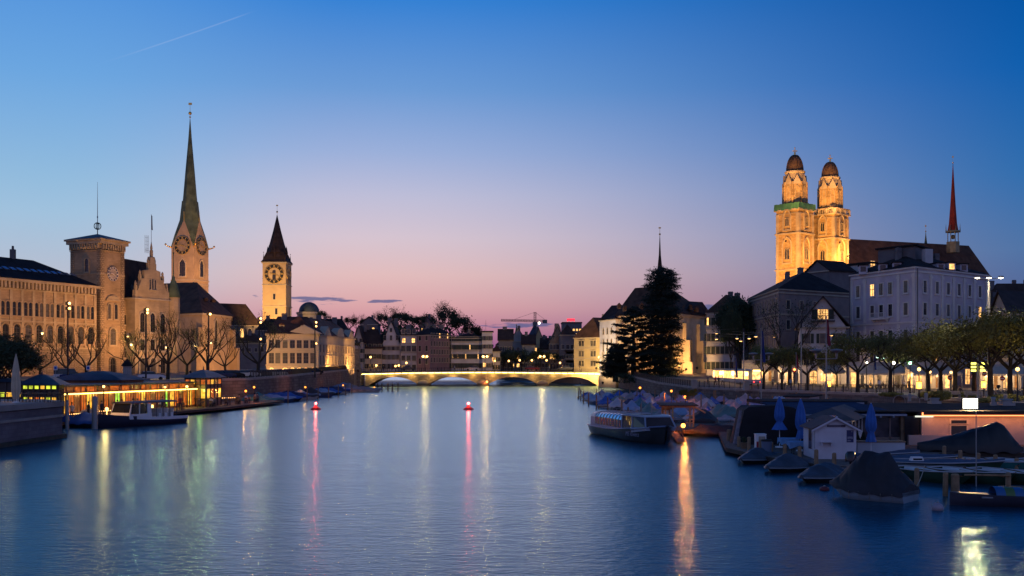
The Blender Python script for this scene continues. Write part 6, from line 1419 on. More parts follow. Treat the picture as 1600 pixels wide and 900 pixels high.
# ================================================================== boats
def secs(L,W,zg,bow,n=15,stern=.8,bf=1.9,flare=.8,sheer=.25,pos=.42):
    """stations from the stern (x=-L/2) to the bow (x=L/2): (x, half width, gunwale height)"""
    out=[]
    for i in range(n):
        t=i/(n-1); w=W/2*(1-max(0,(t-pos)/(1-pos))**bf*(1-.03))
        w*=stern+(1-stern)*min(1,t/pos)**.7 if t<pos else 1
        out.append((-L/2+L*t,max(w,.03),zg+bow*t**2.2+sheer*.15*(1-t)**2))
    return out
def hull(st,draft=.25,flare=.78,mat=0,top=False,rub=.0):
    mb=MB(); rings=[]; X1=st[-1][0]; X0=st[0][0]
    for x,w,zg in st:
        t=(x-X0)/(X1-X0); k=.7*max(0,(t-.55)/.45)**2
        rings.append([(x,-w,zg),(x-k*.35,-w*(.5+.5*flare+.05),zg*.5),(x-k,-w*flare,-.02),(x-k*1.3,-w*.4,-draft),(x-k*1.3,w*.4,-draft),(x-k,w*flare,-.02),(x-k*.35,w*(.5+.5*flare+.05),zg*.5),(x,w,zg)])
    rings[-1]=[(x+.0*0,y,z) for x,y,z in rings[-1]]
    mb.loft(rings,mat,True,False,False)
    a=rings[0]; mb.add(a,[tuple(range(8))],mat)
    if top: mb.add([v for r in rings for v in (r[0],r[-1])],[(2*i,2*i+1,2*i+3,2*i+2) for i in range(len(rings)-1)],mat)
    return mb
def tarp(st,ridge,seed,skirt=.22,wr=.05,p=1.6,m=12,sag=.12,fold=.04):
    """canvas pulled over a ridge pole: sags between the props and hangs over the gunwale"""
    rng=random.Random(seed); ph=[rng.uniform(0,6.3) for _ in range(8)]; n=len(st); N=(n-1)*(3 if m<16 else 5)+1; rings=[]
    def at(t):
        k=min(n-2,int(t*(n-1))); f=t*(n-1)-k; return [st[k][j]+(st[k+1][j]-st[k][j])*f for j in range(3)]
    for i in range(N):
        t=i/(N-1); x,w,zg=at(t); h=ridge(t); ring=[]
        for j in range(m+1):
            s=-1+2*j/m; a=abs(s)
            z=zg+h*(1-a**p)-sag*h*math.sin(math.pi*a)*(.6+.4*math.sin(t*19+ph[0]))
            f=wr*(math.sin(t*23+s*4+ph[1])*.5+math.sin(t*41-s*9+ph[2])*.3+math.sin(s*17+t*13+ph[3])*.35)*(1-a**6)*min(1,h*2)
            g=fold*(1-abs(math.sin(t*26+s*1.7+ph[5]+.8*math.sin(s*3+ph[6])))**.6)*min(1,a*3)*(1-a**9)*min(1,h*1.6)
            ring.append((x+g*.3,s*(w+.05)-s*g*1.2,z+f-g))
        # skirt with a scalloped lower edge
        dz=skirt*(1+.22*math.sin(t*30+ph[4])); ring=[(x,-(w+.07),zg-dz)]+ring+[(x,(w+.07),zg-dz)]
        rings.append(ring)
    mb=MB(); mb.loft(rings,0,True,False,False)
    for r in (rings[0],rings[-1]): mb.add(r,[tuple(range(len(r)))],0)
    return mb
TC={'bright blue':pbr('canvas_blue',(.03,.10,.36),.8,.25,.8),'pale blue':pbr('canvas_pale_blue',(.20,.30,.46),.8,.2,.8),'grey':pbr('canvas_grey',(.20,.20,.23),.85,.25,.8),'lilac':pbr('canvas_lilac',(.26,.22,.36),.8,.2,.8),
    'dusty pink':pbr('canvas_pink',(.40,.30,.32),.8,.2,.8),'greenish':pbr('canvas_green',(.12,.19,.18),.8,.25,.8),'navy':pbr('canvas_navy',(.025,.035,.10),.8,.3,.8),'charcoal':pbr('canvas_charcoal',(.035,.04,.05),.75,.3,.8),'teal':pbr('canvas_teal',(.04,.16,.20),.8,.25,.8),'silvery':pbr('canvas_silver',(.36,.37,.42),.7,.2,.8)}
hull_w=pbr('hull_white',(.45,.46,.48),.35,.1,1.); hull_d=pbr('hull_dark',(.025,.028,.035),.35,.3,1.); hull_b=pbr('hull_blue',(.03,.06,.16),.35,.2,1.); hull_n=pbr('hull_wood',(.14,.07,.03),.4,.3,1.)
BV={}
def cov_boat(kind,color,hm,label,x,y,rz,group,L=6.2,W=2.2,zg=.55,name='covered_boat',s=1.):
    key=(kind,L,W)
    if key not in BV:
        st=secs(L,W,zg,.25); rg=random.Random(kind)
        pk=rg.uniform(.3,.65); hp=rg.uniform(.55,1.15); h2=rg.uniform(.35,.8)
        def ridge(t,pk=pk,hp=hp,h2=h2,k=kind):
            a=max(0,1-abs(t-pk)/(.3+.03*k))**.85*hp; b=max(0,1-abs(t-.18)/.3)*h2; c=.22*(1-t)**.3 if t<.97 else .02
            if k%3==0: a=hp*min(1,max(0,1-abs(t-.42)/.5)*2.1)*.8
            return max(a,b,c*1.)
        BV[key]=(hull(st),tarp(st,ridge,kind,.24,.10,1.3+.15*(kind%4),12,.16),{})
    hb,tb,c=BV[key]
    if ('h',hm.name) not in c: c[('h',hm.name)]=hb.mesh('hull',[hm])
    if ('t',color) not in c: c[('t',color)]=tb.mesh('tarpaulin',[TC[color]])
    root=thing(name,label,'boat',(x,y,0),rz,group); root.scale=(s,s,s)
    inst('hull',c[('h',hm.name)],root); inst('tarpaulin',c[('t',color)],root); return root
PILE={}
def pile(x,y,z0,h,label,group,r=.11,col=None):
    k=(round(h,1),r)
    if k not in PILE: m=MB(); m.tube((0,0,0),(.03,0,round(h,1)),r,r*.85,8); m.lathe([(r*.86,0),(r*.5,.06),(.01,.08)],(.03,0,round(h,1)),8); PILE[k]=m.mesh('mooring_post',[col or wood])
    o=inst('mooring_post',PILE[k],None,(x,y,z0),random.uniform(0,6)); tag(o,label,'mooring post',group); return o
# ---- the east moorings: rows of covered boats between light jetties
def lb_x(Y): return interp([(9.5,100),(14.5,118),(13.6,128),(12.2,150),(11.8,172),(12.6,200)],Y)
def rb_x(Y): return interp([(23,100),(25,108),(31,118),(38,130),(45,147),(34,172),(29,190),(25,205)],Y)
rows=[(196,'farthest'),(186,'second farthest'),(175,'third farthest'),(164,'fourth farthest'),(152,'fifth farthest'),(141,'fourth nearest'),(130,'third nearest'),(119,'second nearest'),(108.5,'nearest')]
rng=random.Random(11); cols=['bright blue','pale blue','grey','lilac','dusty pink','greenish','navy','silvery','teal','bright blue','pale blue','lilac','grey']
far_jet=[]
for ri,(Y,rn) in enumerate(rows):
    x=lb_x(Y)+1.4; xe=rb_x(Y)-1.5
    if ri==8: x=18.8
    k=0
    while x<xe:
        c=rng.choice(cols)
        if ri<2 and k==0: c='bright blue' if ri==0 else 'silvery'
        flip=math.pi/2*(-1 if rng.random()<.7 else 1)
        cov_boat(rng.randrange(9),c,rng.choice([hull_w,hull_d,hull_b,hull_n]),'%s tarpaulin covered boat, %s from the left in the %s row of moorings'%(c,ORD[k],rn),x,Y+rng.uniform(-.6,.6),flip+rng.uniform(-.1,.1),'covered boats of the east moorings',s=rng.uniform(.82,1.12))
        if rng.random()<.55: pile(x+1.55,Y-3.2+rng.uniform(-.4,.4),-.5,rng.choice([1.9,2.2,2.4,2.7]),'wooden mooring post right of the %s boat in the %s east row'%(ORD[k],rn),'posts of the east moorings')
        x+=rng.uniform(2.75,3.5); k+=1
    for s in (-.6,): pile(lb_x(Y)-.3,Y-3.5,-.5,2.3,'wooden mooring post at the left end of the %s east row'%rn,'posts of the east moorings')
for Y,w,l in ((191,1,'first'),(169.5,1,'second'),(146.5,1,'third'),(124.5,1,'fourth')):
    x0=lb_x(Y)-.6; x1=rb_x(Y)+3; m=MB(); m.box(x0,x1,-.5,.5,.28,.4); 
    for k in range(int((x1-x0)/3)+1):
        for yy in (-.45,.45): m.tube((x0+.2+3*k,yy,-.6),(x0+.2+3*k,yy,.28),.08,n=6)
    tag(m.build('jetty',wood,None,(0,Y,0)),'narrow wooden jetty between the covered boats, %s counted from the bridge'%l,'jetty','jetties of the east moorings')
# ---- the west moorings under the quay wall
rng=random.Random(23); k=0
Y=168
while Y<262:
    sx=interp(SL,Y)
    c=rng.choice(['navy','bright blue','navy','pale blue','teal','charcoal','grey','bright blue'])
    cov_boat(rng.randrange(9),c,rng.choice([hull_d,hull_b,hull_w]),'%s tarpaulin covered boat, %s counted from the bar terrace under the west quay'%(c,ORD[min(k,19)]),sx+3.2+rng.uniform(0,1.2),Y,rng.uniform(-.25,.1),'covered boats of the west quay',s=rng.uniform(.95,1.2))
    if k%2==0: pile(sx+7.4,Y+1.8,-.5,2.6,'mooring post before the %s west quay boat'%ORD[min(k,19)],'posts of the west moorings')
    Y+=rng.uniform(3.6,5.2)*(1+(Y-168)/200); k+=1
for i,(px,Y,l) in enumerate(((590,248,'leftmost'),(597,246,'second'),(606,250,'third'),(613,244,'fourth'),(622,248,'rightmost'))):
    pile(X(px,Y),Y,-.5,2.3,'%s of the posts at the pier end below the bridge'%l,'posts at the pier end',.16,woodd)
m=MB(); m.box(-6,6,-.3,.3,1.0,1.15); m.box(-6,6,-.3,.3,.45,.55); tag(m.build('pier_rail',woodd,None,(X(600,247),247.4,0)),'dark wooden rail linking the posts of the pier end below the bridge','rail')
cov_boat(4,'grey',hull_w,'pale cabin boat with grey cover moored at the pier below the bridge end',X(572,236),236,.1,None,s=1.15)
# ---- sightseeing boat
def text_obj(body,size,loc,rot,mat,parent,name='lettering',ext=.004,align='CENTER',shear=0.):
    c=bpy.data.curves.new(name,'FONT'); c.body=body; c.size=size; c.extrude=ext; c.align_x=align; c.shear=shear; c.materials.append(mat)
    t=bpy.data.objects.new(name,c); COL.objects.link(t); bpy.context.view_layer.update(); me=bpy.data.meshes.new_from_object(t.evaluated_get(bpy.context.evaluated_depsgraph_get())); bpy.data.objects.remove(t); o=bpy.data.objects.new(name,me); COL.objects.link(o); o.parent=parent; o.location=loc; o.rotation_euler=rot; return o
def tour_boat():
    d=Vector((3.4,-14.3)).normalized(); an=math.atan2(d.y,d.x); L=17.4; c=Vector((8.3,93.9))+d*(L*.845/2)
    root=thing('sightseeing_boat','long low sightseeing boat with a curved glass roof and dark hull named MS Riviera','boat',(c.x,c.y,0),an); root.scale=(.845,1,1)
    st=[]
    for i in range(21):
        t=i/20; w=1.95*(1-max(0,(t-.62)/.38)**2.1*.97)*(.82+.18*min(1,t/.12)); st.append((-L/2+L*t,w,.78+.62*max(0,(t-.35)/.65)**1.6))
    mb=MB(); rings=[]
    for x,w,zg in st:
        t=(x+L/2)/L; rk=-.9*max(0,(t-.7)/.3)**2
        rings.append([(x,-w,zg),(x+rk*.2,-w*.99,zg*.75),(x+rk*.5,-w*.93,.25),(x+rk,-w*.8,-.1),(x+rk,-w*.3,-.4),(x+rk,w*.3,-.4),(x+rk,w*.8,-.1),(x+rk*.5,w*.93,.25),(x+rk*.2,w*.99,zg*.75),(x,w,zg)])
    mb.loft(rings,0,True,False,False); mb.add(rings[0],[tuple(range(10))],0)
    h=mb.build('hull',pbr('boat_hull_dark',(.03,.035,.04),.3,.25,.7),root)
    mb=MB()
    for s in (-1,1):
        pr=None
        for x,w,zg in st:
            if pr: mb.tube((pr[0],s*(pr[1]+.03),pr[2]),(x,s*(w+.03),zg),.07,n=6,cap=False)
            pr=(x,w,zg)
    mb.build('rubbing_strake',pbr('strake_blue',(.12,.16,.28),.4,.1),root)
    mb=MB(); mb.add([v for x,w,z in st for v in ((x,-w+.02,z-.04),(x,w-.02,z-.04))],[(2*i,2*i+1,2*i+3,2*i+2) for i in range(20)]); mb.build('deck',pbr('deck_grey',(.12,.13,.17),.6,.2),root)
    # cabin: solid after part, glazed side with curved roof lights, raked windscreen
    blue=pbr('cabin_blue_grey',(.28,.33,.45),.35,.1); skyg=pbr('roof_glass',(.42,.55,.68),.08,.1,metal=.75)
    def sec(x,w,zb,zr_,k=1.): return [(x,-w,zb),(x,-w*.99,zb+(zr_-zb)*.66),(x,-w*.9,zb+(zr_-zb)*.86),(x,-w*.68,zb+(zr_-zb)*.97),(x,0,zr_),(x,w*.68,zb+(zr_-zb)*.97),(x,w*.9,zb+(zr_-zb)*.86),(x,w*.99,zb+(zr_-zb)*.66),(x,w,zb)]
    def zroof(x): return 2.12-.10*((x+.5)/7)**2
    cb=MB(); cb.loft([sec(-8.1,1.45,.7,1.75),sec(-7.8,1.62,.7,zroof(-7.8)-.03),sec(-6.3,1.68,.7,zroof(-6.3))],0,False,True,False); cb.add(sec(-8.1,1.45,.7,1.75),[tuple(range(9))]); cb.add(sec(-6.3,1.68,.7,zroof(-6.3)),[tuple(range(9))]); cb.build('aft_cabin',blue,root)
    cb=MB(); 
    for s in (-1,1): cb.box(-6.3,2.5,s*1.70-.03,s*1.70+.03,.7,.98)
    cb.build('side_panel',blue,root)
    n=9
    for k in range(n):
        x0=-6.2+8.4*k/n; x1=x0+8.4/n-.09
        for s in (-1,1):
            g=MB(); g.add([(x0,s*1.7,.99),(x1,s*1.7,.99),(x1,s*1.68,1.62),(x0,s*1.68,1.62),(x0,s*1.66,.99),(x1,s*1.66,.99),(x1,s*1.64,1.62),(x0,s*1.64,1.62)],[(0,1,2,3),(4,7,6,5)]); g.build('side_window',MATS['cabin_glass'] if 'cabin_glass' in MATS else pbr('cabin_glass',(.10,.07,.06),.12,.5,1.5),root)
            g=MB(); a=sec(x0,1.7,.7,zroof(x0)); b=sec(x1,1.7,.7,zroof(x1)); idx=(1,2,3) if s<0 else (7,6,5)
            g.add([a[i] for i in idx]+[b[i] for i in idx],[(0,3,4,1),(1,4,5,2)],0,True); g.build('roof_window',skyg,root)
    fb=MB()
    for k in range(n+1):
        x0=-6.25+8.4*k/n; a=sec(x0,1.7,.7,zroof(x0)+.02)
        for i in range(8): fb.tube(a[i],a[i+1],.045,n=4,cap=False,smooth=False)
    a=sec(-6.3,1.72,.7,zroof(-6.3)+.04); b=sec(-5.9,1.72,.7,zroof(-5.9)+.04); fb.loft([a,b],0,True,False,False)
    fb.build('window_frame',blue,root)
    rb=MB(); rb.loft([[(x,-1.16,zroof(x)-.07+.06),(x,-.6,zroof(x)+.0),(x,0,zroof(x)+.03),(x,.6,zroof(x)),(x,1.16,zroof(x)-.01)] for x in (-6.3,-4,-2,0,2.2,3.4)],0,True,False,False); ro=rb.build('roof',pbr('roof_dark_blue',(.05,.08,.15),.3,.2),root)
    rb=MB(); rb.box(-3.6,-2.4,-.5,.5,2.14,2.18); rb.box(-.6,.5,-.5,.5,2.14,2.18); rb.build('roof_hatch',skyg,ro)
    rb=MB()
    for x in (-5.4,-4.2,-3.,-1.8,-.6,.6): rb.tube((x,-.95,2.05),(x,-.95,2.42),.02,n=4)
    rb.tube((-5.4,-.95,2.42),(.6,-.95,2.42),.015,n=4); rb.tube((2.2,0,2.1),(2.2,0,3.1),.035,n=6); rb.tube((3.,.6,2.1),(3.,.6,2.7),.05,n=6); rb.build('roof_rail',steel,ro)
    # wheelhouse glazing with slanted frames
    wf=MB(); wg=MB(); P0=[(2.3,1.68,2.05),(4.6,1.55,2.06),(6.4,1.05,2.02)]; P1=[(2.3,1.72,1.0),(5.0,1.68,1.1),(7.1,1.22,1.25)]
    for s in (-1,1):
        for k in range(2):
            a,b=P0[k],P0[k+1]; c2,d2=P1[k],P1[k+1]; wg.add([(a[0],s*a[1]*.98,a[2]),(b[0],s*b[1]*.98,b[2]),(d2[0],s*d2[1]*.98,d2[2]),(c2[0],s*c2[1]*.98,c2[2])],[(0,1,2,3)])
            wf.tube((a[0],s*a[1],a[2]),(b[0],s*b[1],b[2]),.06,n=5); wf.tube((c2[0],s*c2[1],c2[2]-.03),(d2[0],s*d2[1],d2[2]-.03),.07,n=5)
        for k in range(3): wf.tube((P0[k][0],s*P0[k][1],P0[k][2]),(P1[k][0],s*P1[k][1],P1[k][2]),.07,n=5)
    wg.add([(6.4,-1.03,2.02),(6.4,1.03,2.02),(7.1,1.2,1.25),(7.1,-1.2,1.25)],[(0,1,2,3)]); wf.tube((6.4,-1.05,2.02),(6.4,1.05,2.02),.06,n=5); wf.tube((7.1,-1.22,1.22),(7.1,1.22,1.22),.06,n=5)
    wf.build('wheelhouse_frame',blue,root); wg.build('wheelhouse_glass',pbr('wheelhouse_glass',(.06,.035,.035),.08,.3),root)
    wb=MB(); wb.add([(2.2,-1.6,2.04),(4.6,-1.5,2.06),(6.4,-1.03,2.03),(6.4,1.03,2.03),(4.6,1.5,2.06),(2.2,1.6,2.04)],[(0,1,2,3,4,5)]); wb.add([(2.3,-1.7,1.0),(5,-1.66,1.1),(7.1,-1.2,1.24),(7.1,1.2,1.24),(5,1.66,1.1),(2.3,1.7,1.0),(2.3,-1.7,.8),(5,-1.66,.8),(7.1,-1.2,1.0),(7.1,1.2,1.0),(5,1.66,.8),(2.3,1.7,.8)],[(0,1,7,6),(1,2,8,7),(2,3,9,8),(3,4,10,9),(4,5,11,10)]); wb.build('wheelhouse_base',blue,root)
    lb=MB()
    for x,y,z in ((3.2,-1.5,1.75),(3.9,-1.45,1.35)): lb.box(x-.09,x+.09,y-.05,y+.05,z-.13,z+.13)
    lb.build('cabin_lamp',emis('cabin_lamp',(1,.42,.06),6.),root)
    text_obj('MS Riviera',.5,(5.0,-1.70,.5),(R(86),0,R(13)),pbr('lettering_pale',(.22,.22,.32),.6,.1),root,shear=.25)
    text_obj('ZH 45',.2,(5.3,-1.74,.93),(R(88),0,R(7)),pbr('lettering_dark',(.03,.03,.05),.6,.1),root)
tour_boat()
def rope(a,b,label,sag=.4):
    m=MB(); a=Vector(a); b=Vector(b); pr=None
    for i in range(11):
        t=i/10; q=(b-a)*t-Vector((0,0,4*sag*t*(1-t)))
        if pr is not None: m.tube(pr,q,.025,n=4,cap=False)
        pr=q
    tag(m.build('mooring_rope',pbr('rope',(.3,.28,.24),.9,.1),None,a),label,'rope','mooring ropes')
rope((11.6,80.4,1.25),(13.6,88.2,.55),'rope from the bow of the sightseeing boat to the landing stage')
rope((-39.7,100.8,1.2),(-39.5,100,2.6),'short rope from the launch bow to the thick grey post',.2)
rope((15.0,66.6,.45),(15.4,65.8,.9),'rope from the boat by the freezer to the dock',.1)
rope((19.0,48.6,1.4),(17.4,46.3,.5),'rope from the roped post to the stern of the tall tarped boat',.35)
# ---- small harbour ferry at the left
def ferry():
    a=Vector((-39.7,100.6)); b=Vector((-35.3,111.5)); d=(a-b).normalized(); c=(a+b)/2; L=(a-b).length; an=math.atan2(d.y,d.x)
    root=thing('passenger_launch','dark hulled passenger launch with white cabin, canopy and bow lamp at the left bank','boat',(c.x,c.y,0),an)
    st=secs(L,3.0,.75,.65,n=15,stern=.9); h=hull(st,.3,.85); h.build('hull',pbr('launch_hull',(.025,.025,.05),.35,.2),root)
    m=MB(); m.add([v for x,w,z in st for v in ((x,-w+.02,z-.06),(x,w-.02,z-.06))],[(2*i,2*i+1,2*i+3,2*i+2) for i in range(14)]); m.build('deck',MATS['deck_grey'],root)
    m=MB()
    for s in (-1,1): m.add([(x,s*(w+.03),z) for x,w,z in st[:10]]+[(x,s*(w+.01),z-.3) for x,w,z in st[:10]],[(i,i+1,i+11,i+10) for i in range(9)])
    m.build('white_band',white,root)
    x0,x1=-.3,2.6
    m=MB(); w=1.15
    for (xa,za,xb,zb) in ((2.6,1.0,2.2,2.25),(1.2,.9,1.1,2.3),(0,.85,0,2.3),(-.5,.85,-.5,2.3)):
        for s in (-1,1): m.tube((xa,s*w,za),(xb,s*w*.95,zb),.06,n=4)
    for s in (-1,1): m.box(-.6,2.5,s*w-.03,s*w+.03,.7,1.2); m.box(-.45,.0,s*w-.03,s*w+.03,1.2,2.2)
    m.box(2.4,2.55,-w,w,.8,1.35); m.build('cabin',white,root)
    for s in (-1,1):
        for xa,xb in ((.05,1.1),(1.2,2.15)): g=MB(); g.add([(xa,s*w*.97,1.22),(xb+.15,s*w*.97,1.22),(xb,s*w*.94,2.2),(xa,s*w*.94,2.2)],[(0,1,2,3)]); g.build('cabin_window',glass,root)
    g=MB(); g.add([(2.55,-1.1,1.35),(2.55,1.1,1.35),(2.15,1.05,2.25),(2.15,-1.05,2.25)],[(0,1,2,3)]); g.build('windscreen',glass,root)
    m=MB(); m.loft([[(x,-1.3,2.3),(x,-.8,2.42),(x,.8,2.42),(x,1.3,2.3),(x,1.25,2.25),(x,-1.25,2.25)] for x in (-4.4,-1,2.4)],0,False); 
    for x in (-4.2,-3.2,-2.2,-1.2):
        for s in (-1,1): m.tube((x,s*1.22,.8),(x,s*1.22,2.3),.035,n=5)
    m.build('canopy',pbr('canopy_navy',(.04,.04,.08),.6,.2),root)
    m=MB()
    for x in (-3.8,-2.9,-2.,): m.box(x-.2,x+.2,-1.0,1.0,.75,1.15); m.box(x-.25,x-.15,-1.0,1.0,1.15,1.6)
    m.build('bench',white,root)
    m=MB(); m.box(-3.6,-3.3,-1.28,-1.25,1.6,1.9); m.box(-2.4,-2.2,-1.28,-1.25,1.5,1.7); m.build('lit_lantern',emis('launch_lantern',(1,.6,.15),6.),root)
    m=MB(); m.ball((3.3,-1.0,1.75),.17,8); m.tube((3.3,-1.0,1.2),(3.3,-1.0,1.65),.04,n=5); m.build('bow_lamp',bulb,root); light('POINT','bow_light',(c.x+d.x*3.3-.6,c.y+d.y*3.3-.9,1.8),120,WARM,.17,parent=root)
ferry()
cov_boat(5,'bright blue',hull_d,'bright blue tarpaulin covered motorboat beside the foreground terrace',X(122,101),102.5,R(-15),None,L=6.0,W=2.4,s=.95)
m=MB(); cov_boat(7,'grey',hull_w,'pale hulled boat half hidden behind the dark launch',X(170,118),113,R(-60),None,s=1.1)
pile(X(105,99),99,-.5,3.2,'thick grey mooring post before the bright blue covered boat','posts by the terrace',.17,steel)
pile(X(148,100),100,-.5,3.5,'thick grey mooring post between blue covered boat and launch','posts by the terrace',.3,steel)
# ================================================================== riverside bar and bathhouse of the west bank
bar_w=pbr('bar_boards',(.26,.15,.10),.8,.25,1.5)
orangew=room('orange_window',(1,.2,.02),.8); yelloww=room('yellow_window',(1,.5,.05),1.8); greenw=room('green_window',(.4,.9,.08),1.3); dimw=room('dim_window',(.8,.25,.06),.3)
def platform(name,label,pts,z,m=wood,piles=True,th=.28):
    c=Vector((sum(p[0] for p in pts)/len(pts),sum(p[1] for p in pts)/len(pts))); root=thing(name,label,'platform',(c.x,c.y,z)); mb=MB(); mb.prism([(p[0]-c.x,p[1]-c.y) for p in pts],-th,0); mb.build('deck',m,root)
    mb=MB(); band(mb,pts,z-.22,z-.02,.05,(c.x,c.y,z)); mb.build('edge_beam',woodd,root); return root
platform('bar_platform','long floating wooden platform of the riverside bar at the west bank',[(-50,98),(-43.6,98),(-41.,118),(-37.4,138),(-35.2,163),(-37.5,165),(-52,152)],.55)
A=Vector((-48.6,114)); B=Vector((-42.2,141)); d=(B-A).normalized(); n=Vector((-d.y,d.x)); an=math.atan2(d.y,d.x); L=(B-A).length
root=thing('riverside_bar','long low riverside bar glowing yellow, orange and green under a bright light strip','bar',(A.x,A.y,.55),an)
m=MB(); m.box(0,L,.12,7,0,3.15); m.build('wall',bar_w,root)
m=MB(); m.box(-.4,L+.3,-.6,7.4,3.15,3.32); m.build('roof',blueroof,root)
m=MB(); m.box(-.3,L+.2,-.62,-.5,2.28,2.40); m.build('light_strip',emis('bar_strip',(1,.68,.14),6.),root)
m=MB(); m.box(-.3,L+.2,-.5,.12,2.41,2.5); 
for k in range(12): m.box(L*k/11-.06,L*k/11+.06,-.6,-.48,0,3.15)
m.build('veranda',pbr('veranda_red_brown',(.22,.07,.04),.7,.2),root)
for k in range(26):
    x=L*(k+.5)/26; w=MB(); w.box(x-.42,x+.42,.02,.11,.25,2.25); w.build('door_window',[yelloww,orangew,dimw,orangew,yelloww,orangew,dimw,orangew,dimw,greenw][k%10],root)
    w=MB(); w.box(x-.03,x+.03,-.02,.02,.2,2.3); w.box(x+.46,x+.58,-.05,.1,.1,2.4); w.build('door_frame',bar_w,root)
for k in range(13):
    x=L*(k+.5)/13; w=MB(); w.box(x-.8,x+.8,.04,.11,2.55,3.05); w.build('clerestory',orangew if k%3 else dimw,root)
for k in range(9):
    p=A+d*(L*(k+.5)/9)-n*1.4; light('POINT','bar_light',(p.x,p.y,2.7),45,[(1,.4,.08),(1,.55,.1),(.8,.9,.15)][k%3],.2,parent=root)
def pavilion(name,label,pts,z0,z1,apex,over=.8,rm=blueroof,wm=None,bandsz=(),gl=None,cols=5,edges=(0,1)):
    c=sum((Vector(p) for p in pts),Vector((0,0)))/len(pts); org=(c.x,c.y,z0); root=thing(name,label,'pavilion',org)
    m=MB(); m.prism(loc_poly(pts,org),0,z1-z0); m.build('wall',wm or bar_w,root)
    rb=MB(); e=[Vector(p)+(Vector(p)-c).normalized()*over for p in pts]; k=len(e); f=.32
    v=[(p.x-org[0],p.y-org[1],z1-z0) for p in e]+[((c+(p-c)*.55).x-org[0],(c+(p-c)*.55).y-org[1],z1-z0+(apex-z1)*.62) for p in e]+[((c+(p-c)*.14).x-org[0],(c+(p-c)*.14).y-org[1],apex-z0) for p in e]
    rb.add(v,[(i,(i+1)%k,k+(i+1)%k,k+i) for i in range(k)]+[(k+i,k+(i+1)%k,2*k+(i+1)%k,2*k+i) for i in range(k)]+[tuple(range(2*k,3*k)),tuple(range(k-1,-1,-1))]); ro=rb.build('roof',rm,root)
    fm=MB(); fm.tube((0,0,apex-z0-.1),(0,0,apex-z0+.5),.12,.03,6); fm.build('finial',rm,ro)
    for ei in edges:
        p,q,Lx,aa=edge(pts,ei); dd=(q-p)/Lx; nn=Vector((math.sin(aa),-math.cos(aa)))
        for za,zb_,mats in bandsz:
            for j in range(cols):
                cc=p+(q-p)*((j+.5)/cols); w=MB(); hw=Lx/cols*.4; w.box(-hw,hw,-.05,0,0,zb_-za); w.build('window',mats[j%len(mats)],root,(cc.x-org[0],cc.y-org[1],za-z0),aa)
        fm=MB()
        for j in range(cols+1): x=Lx*j/cols; fm.box(x-.07,x+.07,-.13,-.001,0,z1-z0)
        for zz in sorted(set([b[0]-.12 for b in bandsz]+[b[1] for b in bandsz])): fm.box(0,Lx,-.1,-.002,zz-z0,zz-z0+.12)
        fm.build('timber_frame',framed,root,(p.x-org[0],p.y-org[1],0),aa)
    return root
pavilion('bathhouse_pavilion','orange lit timber pavilion with a blue hipped roof at the far end of the bar',[P(290,142),P(322,139),P(345,146),P(315,152)],.55,Z(590,142),Z(578,145),.9,bandsz=((Z(607,142)-1.25,Z(607,142),(yelloww,orangew,dimw,yelloww)),(Z(600,142),Z(593,142),(orangew,yelloww,dimw))),cols=4)
pavilion('bathhouse_pavilion','dark kiosk with a blue hipped roof and green lit windows just behind the terrace corner',[P(36,100),P(90,99),P(98,104),P(40,107)],.55,Z(601,100),Z(585,102),.8,wm=framed,bandsz=((Z(607.5,100),Z(602.5,100),(litg,litg,litg,yelloww)),(Z(628,100),Z(620.5,100),(litg,yelloww,orangew,yelloww))),cols=6)
pavilion('bathhouse_pavilion','dark pavilion roof rising behind the left part of the bar',[(-55,126),(-47.8,128),(-46.4,133),(-54,134)],.55,Z(594,128),Z(580,130),.9,wm=bar_w,bandsz=(),edges=())
pavilion('bathhouse_annex','low dark annex with small yellow windows at the left border',[P(-40,100),P(34,100),P(36,106),P(-40,107)],.55,Z(597,100),Z(590,102),.3,wm=framed,bandsz=((Z(620,100),Z(613,100),(litg,yelloww,yelloww)),),cols=6,edges=(0,))
# strings of small lights along the platform edge
for (xa,ya,xb,yb,z,l) in ((-44.4,112,-42.6,119,1.1,'string of tiny warm lights behind the launch'),(-41.5,146,-38.8,150,1.45,'string of tiny warm lights on the far end of the bar platform'),(-45.2,108,-44.8,111,1.0,'short string of tiny lights beside the standing guests')):
    a=Vector((xa,ya,z)); b=Vector((xb,yb,z)); root=thing('light_string',l,'lights',(xa,ya,.55)); m=MB(); k=int((b-a).length/.35)
    for i in range(k+1): q=a+(b-a)*i/k-Vector((xa,ya,.55)); m.ball(q,.055,6)
    m.build('bulbs',bulb,root); m=MB(); m.tube((0,0,z-.5),tuple(b-Vector((xa,ya,.5))),.015,n=4)
    for q in (a,b): w=q-Vector((xa,ya,.55)); m.tube((w.x,w.y,0),(w.x,w.y,w.z),.03,n=5)
    m.build('cable',iron,root); light('POINT','string_light',tuple((a+b)/2),60,WARM,.2,parent=root)
quaylamp(162,604,116,.55,'yellow lamp on the bar front near its left end',160,YEL,bulb,.15,'lamps of the riverside bar')
quaylamp(292,604,136,.55,'yellow lamp on the bar front at its right end',220,WARM,bulb,.18,'lamps of the riverside bar')
quaylamp(258,605,130,.55,'small yellow green lamp on the bar front',80,(.8,.9,.2),bulb,.12,'lamps of the riverside bar')
